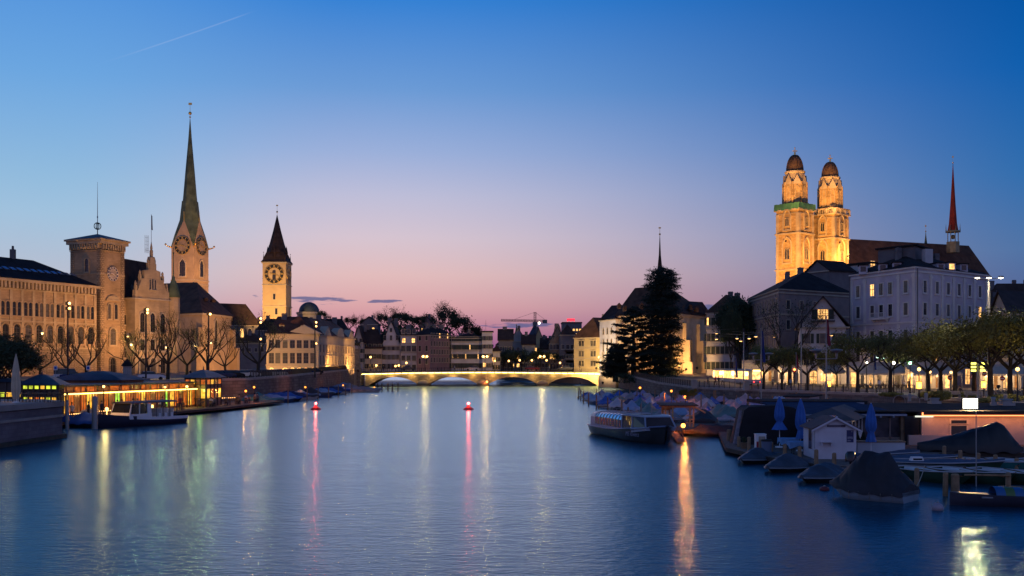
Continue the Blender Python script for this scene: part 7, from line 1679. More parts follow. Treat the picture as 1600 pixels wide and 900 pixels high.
# furniture
def table_set(x,y,z,label,rz=0.,cloth=False,group=None,par=None):
    root=thing('table',label,'table',(x,y,z),rz,group); m=MB()
    m.lathe([(.42,.70),(.42,.74)],(0,0,0),14) if not cloth else m.box(-.5,.5,-.4,.4,.70,.75); m.build('tabletop',wood,root)
    for a in range(4): l=MB(); sx,sy=((-.3,-.25),(.3,-.25),(.3,.25),(-.3,.25))[a]; l.tube((sx,sy,0),(sx*.9,sy*.9,.70),.025,n=5); l.build('leg',iron,root)
    return root
CH={}
def chair(x,y,z,rz,label,group):
    if not CH:
        m=MB(); m.box(-.2,.2,-.2,.2,.43,.46); CH['seat']=m.mesh('seat',[wood]); m=MB(); m.box(-.2,.2,.18,.22,.55,.85); CH['backrest']=m.mesh('backrest',[wood])
        for i,(sx,sy) in enumerate(((-.18,-.18),(.18,-.18),(.18,.2),(-.18,.2))): m=MB(); m.tube((sx,sy,0),(sx,sy,.43 if i<2 else .86),.016,n=5); CH[i]=m.mesh('leg',[iron])
    root=thing('chair',label,'chair',(x,y,z),rz,group); inst('seat',CH['seat'],root); inst('backrest',CH['backrest'],root)
    for i in range(4): inst('leg',CH[i],root)
    return root
rng=random.Random(3)
spots=[(-40.5,126),(-39.6,130),(-38.6,135),(-38.2,139),(-37.6,144),(-37.2,148),(-36.9,152),(-36.6,156)]
for i,(x,y) in enumerate(spots):
    table_set(x-1.2,y,.55,'round bar table on the floating platform, %s from the launch'%ORD[i],0,False,'tables on the bar platform')
    for k,(dx,dy,rz) in enumerate(((0,-.75,math.pi),(0,.75,0))): chair(x-1.2+dx,y+dy,.55,rz,'small bar chair on the %s side of the %s platform table'%(('near','far')[k],ORD[i]),'chairs on the bar platform')
# parasol and tables on the foreground terrace
def parasol(x,y,z,h,label,mat,name='closed_parasol',r=.3,flare=.0,ztie=None,group=None):
    root=thing(name,label,'parasol',(x,y,z),0,group); m=MB(); m.tube((0,0,0),(0,0,h),.03,.025,8); m.lathe([(.3,0),(.3,.06),(.06,.1)],(0,0,0),12); m.build('pole',white,root)
    m=MB(); n=48; rings=[]; zt=h-.05; zb=h*.3 if ztie is None else ztie
    for j in range(12):
        t=j/11; zz=zb+(zt-zb)*t; env=r*(math.sin(math.pi*min(1,(1-t)*.62+.02))**.8)*(1 if t>.18 else .72+.28*t/.18)
        rings.append([(env*(1+.22*math.cos(8*a+.5*math.sin(6*t)))*math.cos(a),env*(1+.22*math.cos(8*a+.5*math.sin(6*t)))*math.sin(a),zz+(.03*math.sin(8*a) if j==0 else 0)) for a in [2*math.pi*i/n*1. for i in range(n)]])
    if flare:
        fr=[[((r*.55+flare*s)*(1+.18*math.cos(6*a))*math.cos(a),(r*.55+flare*s)*(1+.18*math.cos(6*a))*math.sin(a),zb-s*.42*1.3) for a in [2*math.pi*i/n for i in range(n)]] for s in (1,.5,0)]
        rings=fr+rings[1:]
    m.loft(rings,0,True); m.build('canopy',mat,root); m=MB(); m.lathe([(r*.66,0),(r*.68,.05),(r*.64,.1)],(0,0,zb+.05),14); m.build('strap',mat,root); m=MB(); m.ball((0,0,h+.03),.05,8); m.build('finial',wood,root)
    return root
parasol(X(25,84),84,3.04,Z(553,84)-3.04,'tall closed cream parasol on the foreground terrace',pbr('cream_canvas',(.55,.45,.33),.8,.15,1.5),r=.31,ztie=.3)
light('POINT','parasol_fill',(X(25,84)-1.2,85.2,4.9),55,(1,.5,.15),.1)  # bare lamp without a fixture, added to warm the closed parasol
for i,px in enumerate((4,20,38,52,66,80)):
    x=X(px,84.5); table_set(x,84.5+(i%2)*.8,3.04,'small terrace table, %s from the left behind the parapet'%ORD[i],0,False,'tables on the foreground terrace'); chair(x+.7,84.6+(i%2)*.8,3.04,-1.57,'terrace chair right of the %s terrace table'%ORD[i],'chairs on the foreground terrace')
# ================================================================== floating docks, kiosks and boats in the right foreground
plank=pbr('dock_planks',(.12,.10,.09),.85,.35,3.)
platform('floating_dock','wide wooden floating dock carrying the white hut and the floating restaurant',[(17.6,90),(14.5,71.5),(15.4,65),(17.2,59.5),(19.0,57.0),(25,58),(27,67),(60,67),(60,92),(30,94),(26,100)],.45,plank)
platform('rowing_jetty','dark low jetty in front of the moored rowing boats at the right border',[(21.8,47.5),(26,45.6),(40,44.5),(40,47),(23,49.8)],.35,woodd)
# white hut
def hut():
    x0,y0=17.95,62.6; root=thing('sales_hut','small white clapboard sales hut with closed hatch, poster and dark roof','hut',(x0,y0,.45),R(-3)); w=2.42; dp=2.9; h=1.85; ap=2.42
    m=MB(); m.box(0,w,0,dp,0,h)
    m.add([(0,0,h),(w,0,h),(w/2,0,ap)],[(0,1,2)]); m.add([(0,dp,h),(w,dp,h),(w/2,dp,ap)],[(0,2,1)])
    for k in range(11): z=.05+k*.165; m.add([(-.012,0,z+.16),(-.012,dp,z+.16),(-.035,dp,z),(-.035,0,z),(0,0,z),(0,dp,z)],[(0,3,2,1),(2,3,4,5)])
    m.build('wall',pbr('hut_white',(.55,.53,.6),.75,.08,1.5),root)
    m=MB(); o=.22
    for s in (0,1):
        xa=-o if s==0 else w+o; za=h-.2*(ap-h)/(w/2)-.0; m.add([(xa,-o,za),(w/2,-o,ap+.02),(w/2,dp+o,ap+.02),(xa,dp+o,za),(xa,-o,za+.06),(w/2,-o,ap+.08),(w/2,dp+o,ap+.08),(xa,dp+o,za+.06)],[(4,5,6,7),(0,1,5,4),(3,2,6,7),(0,3,7,4),(0,1,2,3)])
    m.build('roof',pbr('hut_roof_felt',(.06,.03,.035),.7,.2),root)
    m=MB()
    for s in (-1,1): m.add([(w/2+s*(w/2+o+.02),-o-.02,h-.24),(w/2,-o-.02,ap-.03),(w/2,-o-.02,ap+.09),(w/2+s*(w/2+o+.02),-o-.02,h-.12),(w/2+s*(w/2+o+.02),-o+.02,h-.24),(w/2,-o+.02,ap-.03),(w/2,-o+.02,ap+.09),(w/2+s*(w/2+o+.02),-o+.02,h-.12)],[(0,1,2,3),(3,2,6,7),(0,4,5,1)])
    m.build('bargeboard',MATS['hut_white'],root)
    m=MB(); m.box(w/2-.05,w/2+.07,-.24,1.2,ap+.07,ap+.12); m.build('ridge_cap',pbr('ridge_metal',(.35,.5,.7),.25,.1,metal=.6),root)
    m=MB(); m.box(-.06,-.036,.45,1.35,.55,1.72); m.build('side_window',pbr('hut_window',(.06,.025,.03),.2,.2),root); m=MB(); m.box(-.075,-.03,.35,.45,.5,1.78); m.box(-.075,-.03,1.35,1.45,.5,1.78); m.build('window_frame',MATS['hut_white'],root)
    m=MB(); m.box(.62,.63,-.012,.0,.1,1.6); m.box(.62,1.65,-.012,.0,1.58,1.6); m.box(1.64,1.65,-.012,0,.1,1.6); m.box(.3,1.0,-.3,0,1.0,1.03); m.box(.35,.4,-.25,0,.8,1.0); m.box(.9,.95,-.25,0,.8,1.0); m.build('hatch',MATS['hut_white'],root)
    m=MB(); m.box(.72,1.78,-.03,0,1.9,2.03); s_=m.build('name_board',pbr('board_dark',(.05,.035,.07),.6,.1),root)
    m=MB()
    rg=random.Random(2)
    x=.78
    while x<1.5: l=rg.uniform(.03,.09); m.box(x,x+l,-.034,-.03,1.945,1.985); x+=l+.018
    m.build('lettering',pbr('letter_grey',(.22,.22,.28),.6,.1),s_)
    m=MB(); m.box(1.86,2.26,-.02,0,1.0,1.72); p=m.build('poster',pbr('poster_blue',(.02,.03,.12),.4,.2),root)
    m=MB(); m.box(1.9,2.22,-.024,-.02,1.2,1.34); m.box(1.9,2.1,-.024,-.02,1.06,1.14); m.box(2.12,2.2,-.024,-.02,1.6,1.68); m.build('poster_picture',pbr('poster_pale',(.2,.2,.28),.5,.4,6.),p)
hut()
# closed blue parasols
pb_=pbr('parasol_blue',(.035,.13,.42),.75,.2,1.5)
parasol(X(1218,71.5),71.5,.45,Z(619,71.5)-.45,'closed blue parasol with a flared hem left of the white hut',pb_,r=.3,flare=.3,ztie=1.75,group='closed blue parasols')
parasol(X(1251,68.5),68.5,.45,Z(622,68.5)-.45,'closed blue parasol standing directly behind the hut roof edge',pb_,r=.3,flare=.12,ztie=1.35,group='closed blue parasols')
parasol(X(1361,63.5),63.5,.45,Z(629,63.5)-.45,'closed blue parasol before the restaurant windows right of the hut',pb_,r=.29,flare=.14,ztie=1.5,group='closed blue parasols')
def cloth_table(x,y,label):
    root=table_set(x,y,.45,label.replace('cloth','folding'),0,True,'folding tables behind the hut'); 
    m=MB(); n=12; rg=random.Random(int(x*10)); ring=[]
    pts=[(-.6,-.5),(0,-.5),(.6,-.5),(.6,0),(.6,.5),(0,.5),(-.6,.5),(-.6,0)]
    m.box(-.6,.6,-.5,.5,.76,.775); 
    for i in range(8):
        a=pts[i]; b=pts[(i+1)%8]; za=.76-(.42 if i%2==0 else .2); zb_=.76-(.42 if i%2 else .2); m.add([(a[0],a[1],.765),(b[0],b[1],.765),(b[0]*1.03,b[1]*1.03,zb_),(a[0]*1.03,a[1]*1.03,za)],[(0,1,2,3)])
    o=m.build('tablecloth',pbr('cloth_blue',(.16,.34,.6),.8,.15,2.),None,(x,y,.45)); tag(o,label,'tablecloth','blue tablecloths')
cloth_table(X(1232,69.5),69.5,'pale blue cloth on the table below the flared parasol'); cloth_table(X(1246,66.3),66.3,'pale blue cloth on the table touching the hut')
# fridge, bin, tub
root=thing('ice_freezer','white upright ice freezer with a red lettered side on the dock','freezer',(X(1182,67),67,.45)); m=MB(); m.box(0,.62,0,.6,0,1.15); m.box(-.02,.64,-.02,.62,1.15,1.2); m.build('cabinet',white,root); m=MB(); m.box(.14,.56,-.03,0,.12,1.05); m.build('door',pbr('freezer_door',(.35,.3,.24),.3,.3,2.),root); m=MB(); m.box(-.0,.13,-.02,0,.02,.72); pn=m.build('red_panel',pbr('panel_red',(.35,.03,.04),.5,.1),root)
text_obj('ICE',.15,(.115,-.026,.1),(R(90),R(-90),0),white,pn,align='LEFT')
root=thing('bin','round grey bin on the dock before the dark tent','bin',(X(1196,66.3),66.0,.45)); m=MB(); m.lathe([(.3,0),(.33,.8),(.34,.82)],(0,0,0),16); m.build('body',pbr('bin_blue_grey',(.13,.18,.28),.6,.1),root); m=MB(); m.lathe([(.36,.82),(.37,.86),(.3,.92),(.02,.95)],(0,0,0),16); m.build('lid',black,root)
root=thing('planter','clay coloured planter at the foot of the dark tent','planter',(X(1163,70.5),70.5,.45)); m=MB(); m.lathe([(.22,0),(.3,.4),(.31,.42),(.26,.42),(.22,.3),(.01,.3)],(0,0,0),14); m.build('pot',pbr('clay',(.2,.13,.08),.8,.2),root); m=MB(); 
rg=random.Random(8)
for i in range(60): a=rg.uniform(0,6.3); l=rg.uniform(.2,.5); m.add([(0,0,.3),(math.cos(a)*l*.6,math.sin(a)*l*.6,.3+l),(math.cos(a+.2)*l*.6,math.sin(a+.2)*l*.6,.3+l*.9)],[(0,1,2)])
m.build('leaves',leafd,root)
# big dark tent over a stored boat, with a furled striped sheet at its left edge
root=thing('boat_tent','large black canvas tent over a stored boat on the dock','tent',(X(1150,74),74,.45)); m=MB()
w=6.2; prof=[(0,0),(.35,1.5),(.55,2.45),(.9,2.65),(3.0,2.72),(4.1,2.62),(5.3,1.7),(6.1,.9),(6.2,.0)]
rings=[]
for j in range(9):
    y=2.3*j/8; rings.append([(x*(1-.0*j)+.03*math.sin(j*1.7+i),y,z*(1-.02*(j%2))+.04*math.sin(i*2.1+j)) for i,(x,z) in enumerate(prof)])
m.loft(rings,0,True,False,False); m.add(rings[0],[tuple(range(len(prof)))]); m.add(rings[-1],[tuple(range(len(prof)))]); m.build('canvas',pbr('tent_black',(.012,.012,.018),.8,.4,1.),root)
m=MB()
for k in range(5): m.tube((.0-.16*k*.3,-.12-.03*k,.05),(.35-.02*k,-.1,2.4),.09,.06,6)
m.build('furled_sheet',pbr('sheet_grey',(.22,.2,.24),.8,.3,4.),root)
# ticket booth of the boat landing
def booth():
    x0,y0=X(1040,92.5),92.5; root=thing('ticket_booth','timber framed ticket booth glowing orange beside the bow of the sightseeing boat','booth',(x0,y0,.5)); w=2.5; dpt=1.9; h=1.6
    m=MB()
    for x in (0,.62,w-.05): 
        for y in (0,dpt): m.box(x-.06,x+.06,y-.06,y+.06,0,h+.35)
    m.box(-.3,w+.1,-.07,.07,h+.2,h+.36); m.box(-.3,w+.1,dpt-.07,dpt+.07,h+.2,h+.36)
    for z in (.45,.75,1.05): m.box(w*.72,w,-.04,.04,z,z+.08)
    m.box(-.1,.62,dpt-.02,dpt+.02,.4,h+.2); m.tube((w,0,h+.3),(w+1.0,0,h-.25),.07,n=5); m.build('frame',pbr('booth_timber',(.45,.28,.12),.7,.3,2.),root)
    m=MB(); m.add([(-.5,-.5,h+.36),(w+.3,-.5,h+.36),(w+.3,dpt+.5,h+.5),(-.5,dpt+.5,h+.5),(-.5,-.5,h+.44),(w+.3,-.5,h+.44),(w+.3,dpt+.5,h+.58),(-.5,dpt+.5,h+.58)],[(0,1,2,3),(4,5,6,7),(0,1,5,4),(1,2,6,5),(3,0,4,7)]); m.build('roof',woodd,root)
    m=MB(); m.box(.1,.55,dpt-.12,dpt-.02,.5,1.5); m.build('notice_board',white,root)
    rg=random.Random(4); o=thing('plant','leafy pot plant standing on the booth roof','plant',(x0+2.0,y0+.3,2.98)); m=MB(); m.lathe([(.16,0),(.22,.3)],(0,0,0),10); m.build('pot',MATS['clay'],o); m=MB()
    for i in range(120): a=rg.uniform(0,6.3); l=rg.uniform(.4,1.0); t=rg.uniform(.3,1); c_=Vector((math.cos(a)*l*.75,math.sin(a)*l*.75,.3+l*.6*t)); m.add([c_+Vector((-.12,0,0)),c_+Vector((0,-.05,.12)),c_+Vector((.14,0,.05)),c_+Vector((0,.06,-.09))],[(0,1,2,3)])
    for i in range(8): a=i*.8; m.tube((0,0,.25),(math.cos(a)*.6,math.sin(a)*.6,.8),.015,n=3)
    m.build('leaves',leaf,o)
booth()
platform('landing_stage','small wooden landing stage carrying the ticket booth',[(11.8,90),(22.5,88),(24,102),(13,100)],.5,plank)
root=thing('gangway','pale wooden gangway lit orange leaning from the stage to the boat bow','gangway',(12.6,80.6,0),R(3)); root.scale=(.75,.9,.7); m=MB(); m.add([(0,0,.15),(.9,0,.15),(2.2,8.4,.55),(1.3,8.4,.55),(0,0,.25),(.9,0,.25),(2.2,8.4,.65),(1.3,8.4,.65)],[(0,3,2,1),(4,5,6,7),(0,1,5,4),(1,2,6,5),(2,3,7,6),(3,0,4,7)]); m.build('plank',wood,root); m=MB(); m.tube((0.9,0,.2),(2.2,8.4,1.5),.04,n=5); 
for k in range(4): m.tube((.9+1.3*k/3,8.4*k/3,.2+.4*k/3),(.9+1.3*k/3,8.4*k/3,.25+1.25*k/3),.03,n=5)
m.build('handrail',wood,root)
# covered boats near the dock
cov_boat(21,'charcoal',hull_d,'dark covered motorboat right of the ticket booth',X(1117,88),89.5,R(168),None,L=6.5,W=2.4,s=.72)
big={'grey dome tarp over a large boat behind the ticket booth':(1098,104,'charcoal',R(80),1.25,3),'greenish grey dome tarp over a boat right of the tall orange lamp':(1130,112,'greenish',R(100),1.25,6),'grey tarp over a boat left of the ticket booth':(1040,106,'grey',R(95),1.2,0)}
for l,(px,Y,c,rz,s,k) in big.items(): cov_boat(k,c,hull_d,l,X(px,Y),Y,rz,None,s=s)
def sleek(px,Y,rz,label,seed,s=1.,H=.62,outboard=False):
    L=5.2;W=2.1; st=secs(L,W,.32,.12,stern=.9,bf=2.3); root=thing('covered_motorboat',label,'boat',(X(px,Y),Y,0),rz,'dark covered motorboats moored at the dock'); root.scale=(s,s,s)
    hull(st,.25,.85).build('hull',hull_d,root)
    def ridge(t): return H*max(.22*(1-t),math.sin(math.pi*min(1,max(0,(t-.02)/.96))**1.1)**1.4)+.04
    tarp(st,ridge,seed,.15,.05,1.8,18,.14,.05).build('tarpaulin',pbr('boat_cover_dark',(.045,.06,.085),.6,.3,1.),root)
    m=MB()
    for sd in (-1,1):
        pr=None
        for x,w,zg in st:
            if pr: m.tube((pr[0],sd*(pr[1]+.09),pr[2]-.12),(x,sd*(w+.09),zg-.12),.045,n=5,cap=False)
            pr=(x,w,zg)
    m.build('rubbing_strake',pbr('strake_pale',(.2,.22,.26),.4,.1),root)
    if outboard:
        m=MB(); m.loft([[(-L/2-.3+dx,y*.2,z) for y,dx in ((-1,-.25),(1,-.25),(1,.3),(-1,.3))] for z in (.85,)]+[[(-L/2-.3+dx,y*.2,1.25) for y,dx in ((-1,-.28),(1,-.28),(1,.3),(-1,.3))]]+[[(-L/2-.3+dx,y*.12,1.42) for y,dx in ((-1,-.18),(1,-.18),(1,.2),(-1,.2))]],0,True); m.tube((-L/2-.25,0,.9),(-L/2-.5,0,.1),.09,.06,6); m.build('outboard_motor',pbr('motor_black',(.02,.02,.03),.15,.1),root)
    return root
sleek(1186,65.6,R(229),'dark covered motorboat nearest the ice freezer',31,.9)
sleek(1233,60.4,R(227),'dark covered motorboat moored before the white hut',32,.95)
sleek(1290,55.2,R(225),'dark covered motorboat with a raised black outboard before the hut corner',33,.95,.6,True)
# the tall tarp boat in the foreground
def bigtarp():
    a=Vector((14.55,48.5)); b=Vector((17.35,46.0)); d=(a-b).normalized(); c=(a+b)/2+Vector((.2,.45)); L=(a-b).length
    root=thing('tarped_sailboat','foreground boat with a pale hull under a tall black peaked tarpaulin','boat',(c.x,c.y,0),math.atan2(d.y,d.x)); st=secs(L,2.2,.42,.22,stern=.88,bf=2.2); hull(st,.3,.85).build('hull',pbr('hull_pale_blue',(.22,.28,.34),.35,.15,1.),root)
    def ridge(t):
        if t<.26: return .3+1.36*(t/.26)
        if t<.56: return 1.66
        return max(.03,1.66*(1-(t-.56)/.44)**1.1)
    tarp(st,ridge,77,.16,.05,2.5,22,.14,.045).build('tarpaulin',pbr('big_tarp_black',(.02,.021,.03),.7,.4,1.),root)
    m=MB()
    for s in (-1,1):
        for k in range(7):
            x=-L/2+.4+k*.5; w=[q for q in st if q[0]>=x][0][1]; m.tube((x,s*(w+.1),.4),(x+.05,s*(w*.9),.05),.012,n=4)
    m.build('lashing',pbr('rope',(.3,.28,.24),.9,.1),root)
bigtarp()
# ---- open rowing boats
RB={}
def rowboat(x,y,rz,label,green=True,z=0.,oars=True,s=1.):
    if 'h' not in RB:
        st=secs(4.9,1.85,.5,.16,n=13,stern=.62,bf=2.1,pos=.45); RB['st']=st; RB['h']=hull(st,.2,.8); RB['hm']=RB['h'].mesh('hull',[pbr('rowboat_green',(.02,.05,.03),.4,.3,1.)]); RB['hm2']=RB['h'].mesh('hull',[pbr('rowboat_teal',(.03,.16,.16),.4,.3,1.)])
        m=MB(); rings=[]
        for xx,w,zg in st: k_=.75*max(0,((xx+2.45)/4.9-.5)/.5)**2; rings.append([(xx*.97,-w*.95,zg),(xx*.95-k_,-w*.78,.12),(xx*.95-k_,0,.06),(xx*.95-k_,w*.78,.12),(xx*.97,w*.95,zg)])
        m.loft(rings,0,True,False,False); RB['in']=m.mesh('inner_planking',[pbr('boat_inside_pale',(.45,.55,.6),.6,.15,2.)])
        m=MB()
        for sd in (-1,1):
            pr=None
            for xx,w,zg in st:
                if pr: m.tube((pr[0],sd*pr[1],pr[2]+.02),(xx,sd*w,zg+.02),.035,n=5,cap=False)
                pr=(xx,w,zg)
        m.tube((st[0][0],-st[0][1],st[0][2]+.02),(st[0][0],st[0][1],st[0][2]+.02),.035,n=5); RB['gw']=m.mesh('gunwale',[pbr('gunwale_pale',(.42,.44,.48),.5,.1)])
        m=MB(); m.box(-1.35,-1.0,-.72,.72,.36,.4); RB['t1']=m.mesh('thwart',[wood]); m=MB(); m.box(0,.3,-.76,.76,.36,.4); RB['t2']=m.mesh('thwart',[wood]); m=MB(); m.box(-2.3,-1.95,-.5,.5,.38,.42); RB['t3']=m.mesh('stern_seat',[pbr('seat_navy',(.02,.03,.08),.6,.2)])
        m=MB(); m.box(1.5,2.0,-.32,.32,.5,.54); RB['t4']=m.mesh('bow_deck',[pbr('seat_navy',(.02,.03,.08),.6,.2)])
        m=MB(); m.tube((-1.0,.5,.6),(1.3,.15,.45),.03,n=6); m.box(1.2,1.75,.02,.2,.42,.46); m.tube((-.4,-.55,.6),(1.6,-.25,.45),.03,n=6); m.box(1.5,2.0,-.33,-.17,.42,.46); RB['o']=m.mesh('oars',[hull_n])
    root=thing('rowing_boat',label,'rowing boat',(x,y,z),rz,'open rowing boats for hire'); root.scale=(s,s,s)
    inst('hull',RB['hm'] if green else RB['hm2'],root)
    for k in ('in','gw','t1','t2','t3','t4'): inst({'in':'inner_planking','gw':'gunwale','t1':'thwart','t2':'thwart','t3':'stern_seat','t4':'bow_deck'}[k],RB[k],root)
    if oars: inst('oars',RB['o'],root)
    return root
for i,(x,y,l) in enumerate(((21.9,54.9,'open rowing boat with a dark green hull, leftmost of the near row'),(23.85,54.6,'open rowing boat with crossed oars, middle of the near row'),(25.8,54.2,'open rowing boat cut by the right border in the near row'))):
    rowboat(x,y,R(-62),l,True)
for i,(x,y,l) in enumerate(((27.6,60.6,'teal rowing boat behind the near row, left one'),(29.4,60.4,'teal rowing boat behind the near row, middle one'),(31.2,60.2,'teal rowing boat behind the near row at the right border'))):
    rowboat(x,y,R(-62),l,False,s=.95)
def flatboat(x,y,rz,label,k):
    L=6.2;W=1.9; st=secs(L,W,.5,.25,stern=.8); root=thing('flat_covered_boat',label,'boat',(x,y,0),rz,'flat covered boats behind the tall tarp'); hull(st,.25,.8).build('hull',MATS['rowboat_green'],root); tarp(st,lambda t:.16+.05*math.sin(t*9+k),k,.06,.03,1.8,10,.1).build('cover',pbr('cover_dark_blue',(.06,.08,.13),.6,.25,1.),root)
    m=MB()
    for sd in (-1,1):
        pr=None
        for xx,w,zg in st:
            if pr: m.tube((pr[0],sd*(pr[1]+.08),pr[2]),(xx,sd*(w+.08),zg),.03,n=5,cap=False)
            pr=(xx,w,zg)
    m.build('gunwale',MATS['gunwale_pale'],root)
flatboat(22.0,65.5,R(-28),'flat dark covered boat, rearmost of three beside the restaurant',1); flatboat(23.2,62.6,R(-26),'flat dark covered boat, middle of three beside the restaurant',2); flatboat(24.4,59.6,R(-24),'flat dark covered boat, nearest of three, just behind the rowing boats',3)
root=thing('box_on_boat','small white box with dark windows lying on a flat covered boat','box',(X(1432,58.6),58.6,.72)); m=MB(); m.loft([[(-.35,-.2,0),(.35,-.2,0),(.35,.2,0),(-.35,.2,0)],[(-.28,-.15,.22),(.28,-.15,.22),(.28,.15,.22),(-.28,.15,.22)]],0,False); m.build('shell',white,root); m=MB(); m.box(-.25,.25,-.2,-.17,.04,.14); m.build('window',glass,root)
# large dark tarp at the restaurant wall
def walltarp():
    x0,y=X(1450,67.5),68.0; root=thing('tarped_cruiser','large boat under a smooth black cover rising to the right before the restaurant wall','boat',(x0+2.7,y,.45),R(-4)); st=secs(6.2,2.3,.35,.1,stern=.9); st=[(-x_,w,z) for x_,w,z in st][::-1]
    hull(st,.1,.8).build('hull',hull_d,root)
    def ridge(t): 
        return .12+1.45*(t/.8)**1.15 if t<.8 else max(.05,1.57-.25*(t-.8)/.06) if t<.86 else max(.02,1.32*(1-(t-.86)/.14)**.9)
    tarp(st,ridge,91,.35,.04,3.0,20,.05,.05).build('tarpaulin',pbr('smooth_black_cover',(.018,.018,.022),.5,.3,1.),root)
walltarp()
# pedal boat with striped barrel seats on a low raft at the right border
root=thing('pedal_boat','low dark pedal boat with blue and green striped barrel shells at the right border','pedal boat',(22.3,45.2,.0),R(-3)); st=secs(7.0,1.6,.38,.2,stern=.9); st=[(-x_,w,z) for x_,w,z in st][::-1]
hull(st,.2,.85,top=True).build('hull',pbr('pedal_hull',(.03,.03,.05),.4,.2),root)
for k,(x,c) in enumerate(((-1.5,pbr('shell_blue',(.03,.12,.32),.3,.2)),(-1.1,pbr('shell_green',(.08,.16,.05),.4,.2)),(-.7,MATS['shell_blue']),(-.3,MATS['shell_green']))):
    m=MB(); r=.46-.02*k
    m.loft([[(x+dx,r*math.cos(a),.38+r*.95*math.sin(a)) for a in [math.pi*i/10 for i in range(11)]] for dx in (-.2,-.1,.1,.2)],0,True,False,False); m.build('barrel_shell',c,root)
m=MB(); m.box(.9,1.0,-.4,.4,.35,.95); m.box(.5,1.0,-.4,.4,.35,.45); m.build('seat',pbr('seat_pale_teal',(.25,.38,.42),.5,.2),root); m=MB(); m.box(-2.3,-1.6,-.5,.5,.36,.42); m.build('foredeck',pbr('deck_pale',(.25,.27,.3),.5,.2),root)
root=thing('mooring_buoy','round pale buoy floating in front of the rowing jetty','buoy',(X(1465,43.8),43.8,.0)); m=MB(); m.ball((0,0,.1),.24,14,0,.85); m.build('float',pbr('buoy_pale',(.32,.28,.34),.5,.15),root); m=MB(); m.lathe([(.05,.3),(.05,.36),(.02,.38)],(0,0,0),8); m.build('ring',steel,root)
root=thing('mooring_buoy','dull red fender buoy floating below the dark motorboats','buoy',(X(1277,52),50.8,.0)); m=MB(); m.ball((0,0,.05),.24,14,0,.6); m.build('float',pbr('buoy_dull_red',(.14,.03,.04),.6,.15),root); m=MB(); m.lathe([(.05,.17),(.05,.22),(.02,.24)],(0,0,0),8); m.build('ring',steel,root)
# posts of the docks
pc=pbr('post_wood_pale',(.26,.17,.10),.8,.3,3.)
for px,pyb,pyt,Y,l in ((1139,715,672,78,'leftmost thick dark post at the dock tip'),(1154,715,683,72,'post left of the ice freezer'),(1170,705,684,69,'post before the planter'),(1189,705,688,67,'post before the freezer and bin'),(1205,706,692,66.5,'post right of the bin'),(1226,715,695,64,'post below the flared parasol'),(1249,714,699,63,'post at the left corner of the hut'),(1275,729,704,58.8,'post before the hut front, left one'),(1303,727,709,57.8,'post before the hut front, right one'),(1332,727,713,57.3,'post beside the black outboard'),(1432,750,733,52.4,'short post before the left rowing boat'),(1477,775,740,48.5,'post with a rope at the rowing jetty'),(1492,775,742,48.3,'thick post right of the roped post'),(1575,765,740,48.5,'post with a crossbar at the right rowing jetty'),(1413,712,705,66,'short post behind the flat boats'),(1500,722,705,60.5,'post amid the teal boats, left one'),(1528,727,709,60,'post amid the teal boats, middle one'),(1555,732,712,59.5,'post amid the teal boats, right one'),(1588,735,717,59,'post at the right border behind the rowing boats'),(1475,705,698,65,'short post at the bow of the flat boats')):
    zt=Z(pyt,Y); root=thing('dock_post',l,'post',(X(px,Y),Y,-.5),0,'wooden posts of the docks'); m=MB(); h=zt+.5; r=.13 if 'thick' not in l else .2; m.tube((0,0,0),(.02,.01,h),r,r*.9,10); m.build('shaft',pc,root); m=MB(); m.lathe([(r*.92,0),(r*.7,.05),(.01,.07)],(.02,.01,h),10); m.build('cap',pc,root)
m=MB(); m.tube((0,0,0),(2.05,-.1,-.02),.05,n=6); tag(m.build('crossbar',pc,None,(X(1575,48.5)-2.0,48.5,Z(742,48.5))),'wooden bar running left from the post at the right border','bar')
x=X(1491,55); root=thing('slim_mast','slim grey mast standing among the rowing boats','mast',(x,52.4,-.3)); m=MB(); m.tube((0,0,0),(0,0,Z(627,52.4)+.3),.035,.02,8); m.build('pole',steel,root); m=MB(); m.ball((0,0,Z(627,52.4)+.33),.05,8); m.build('cap',steel,root)
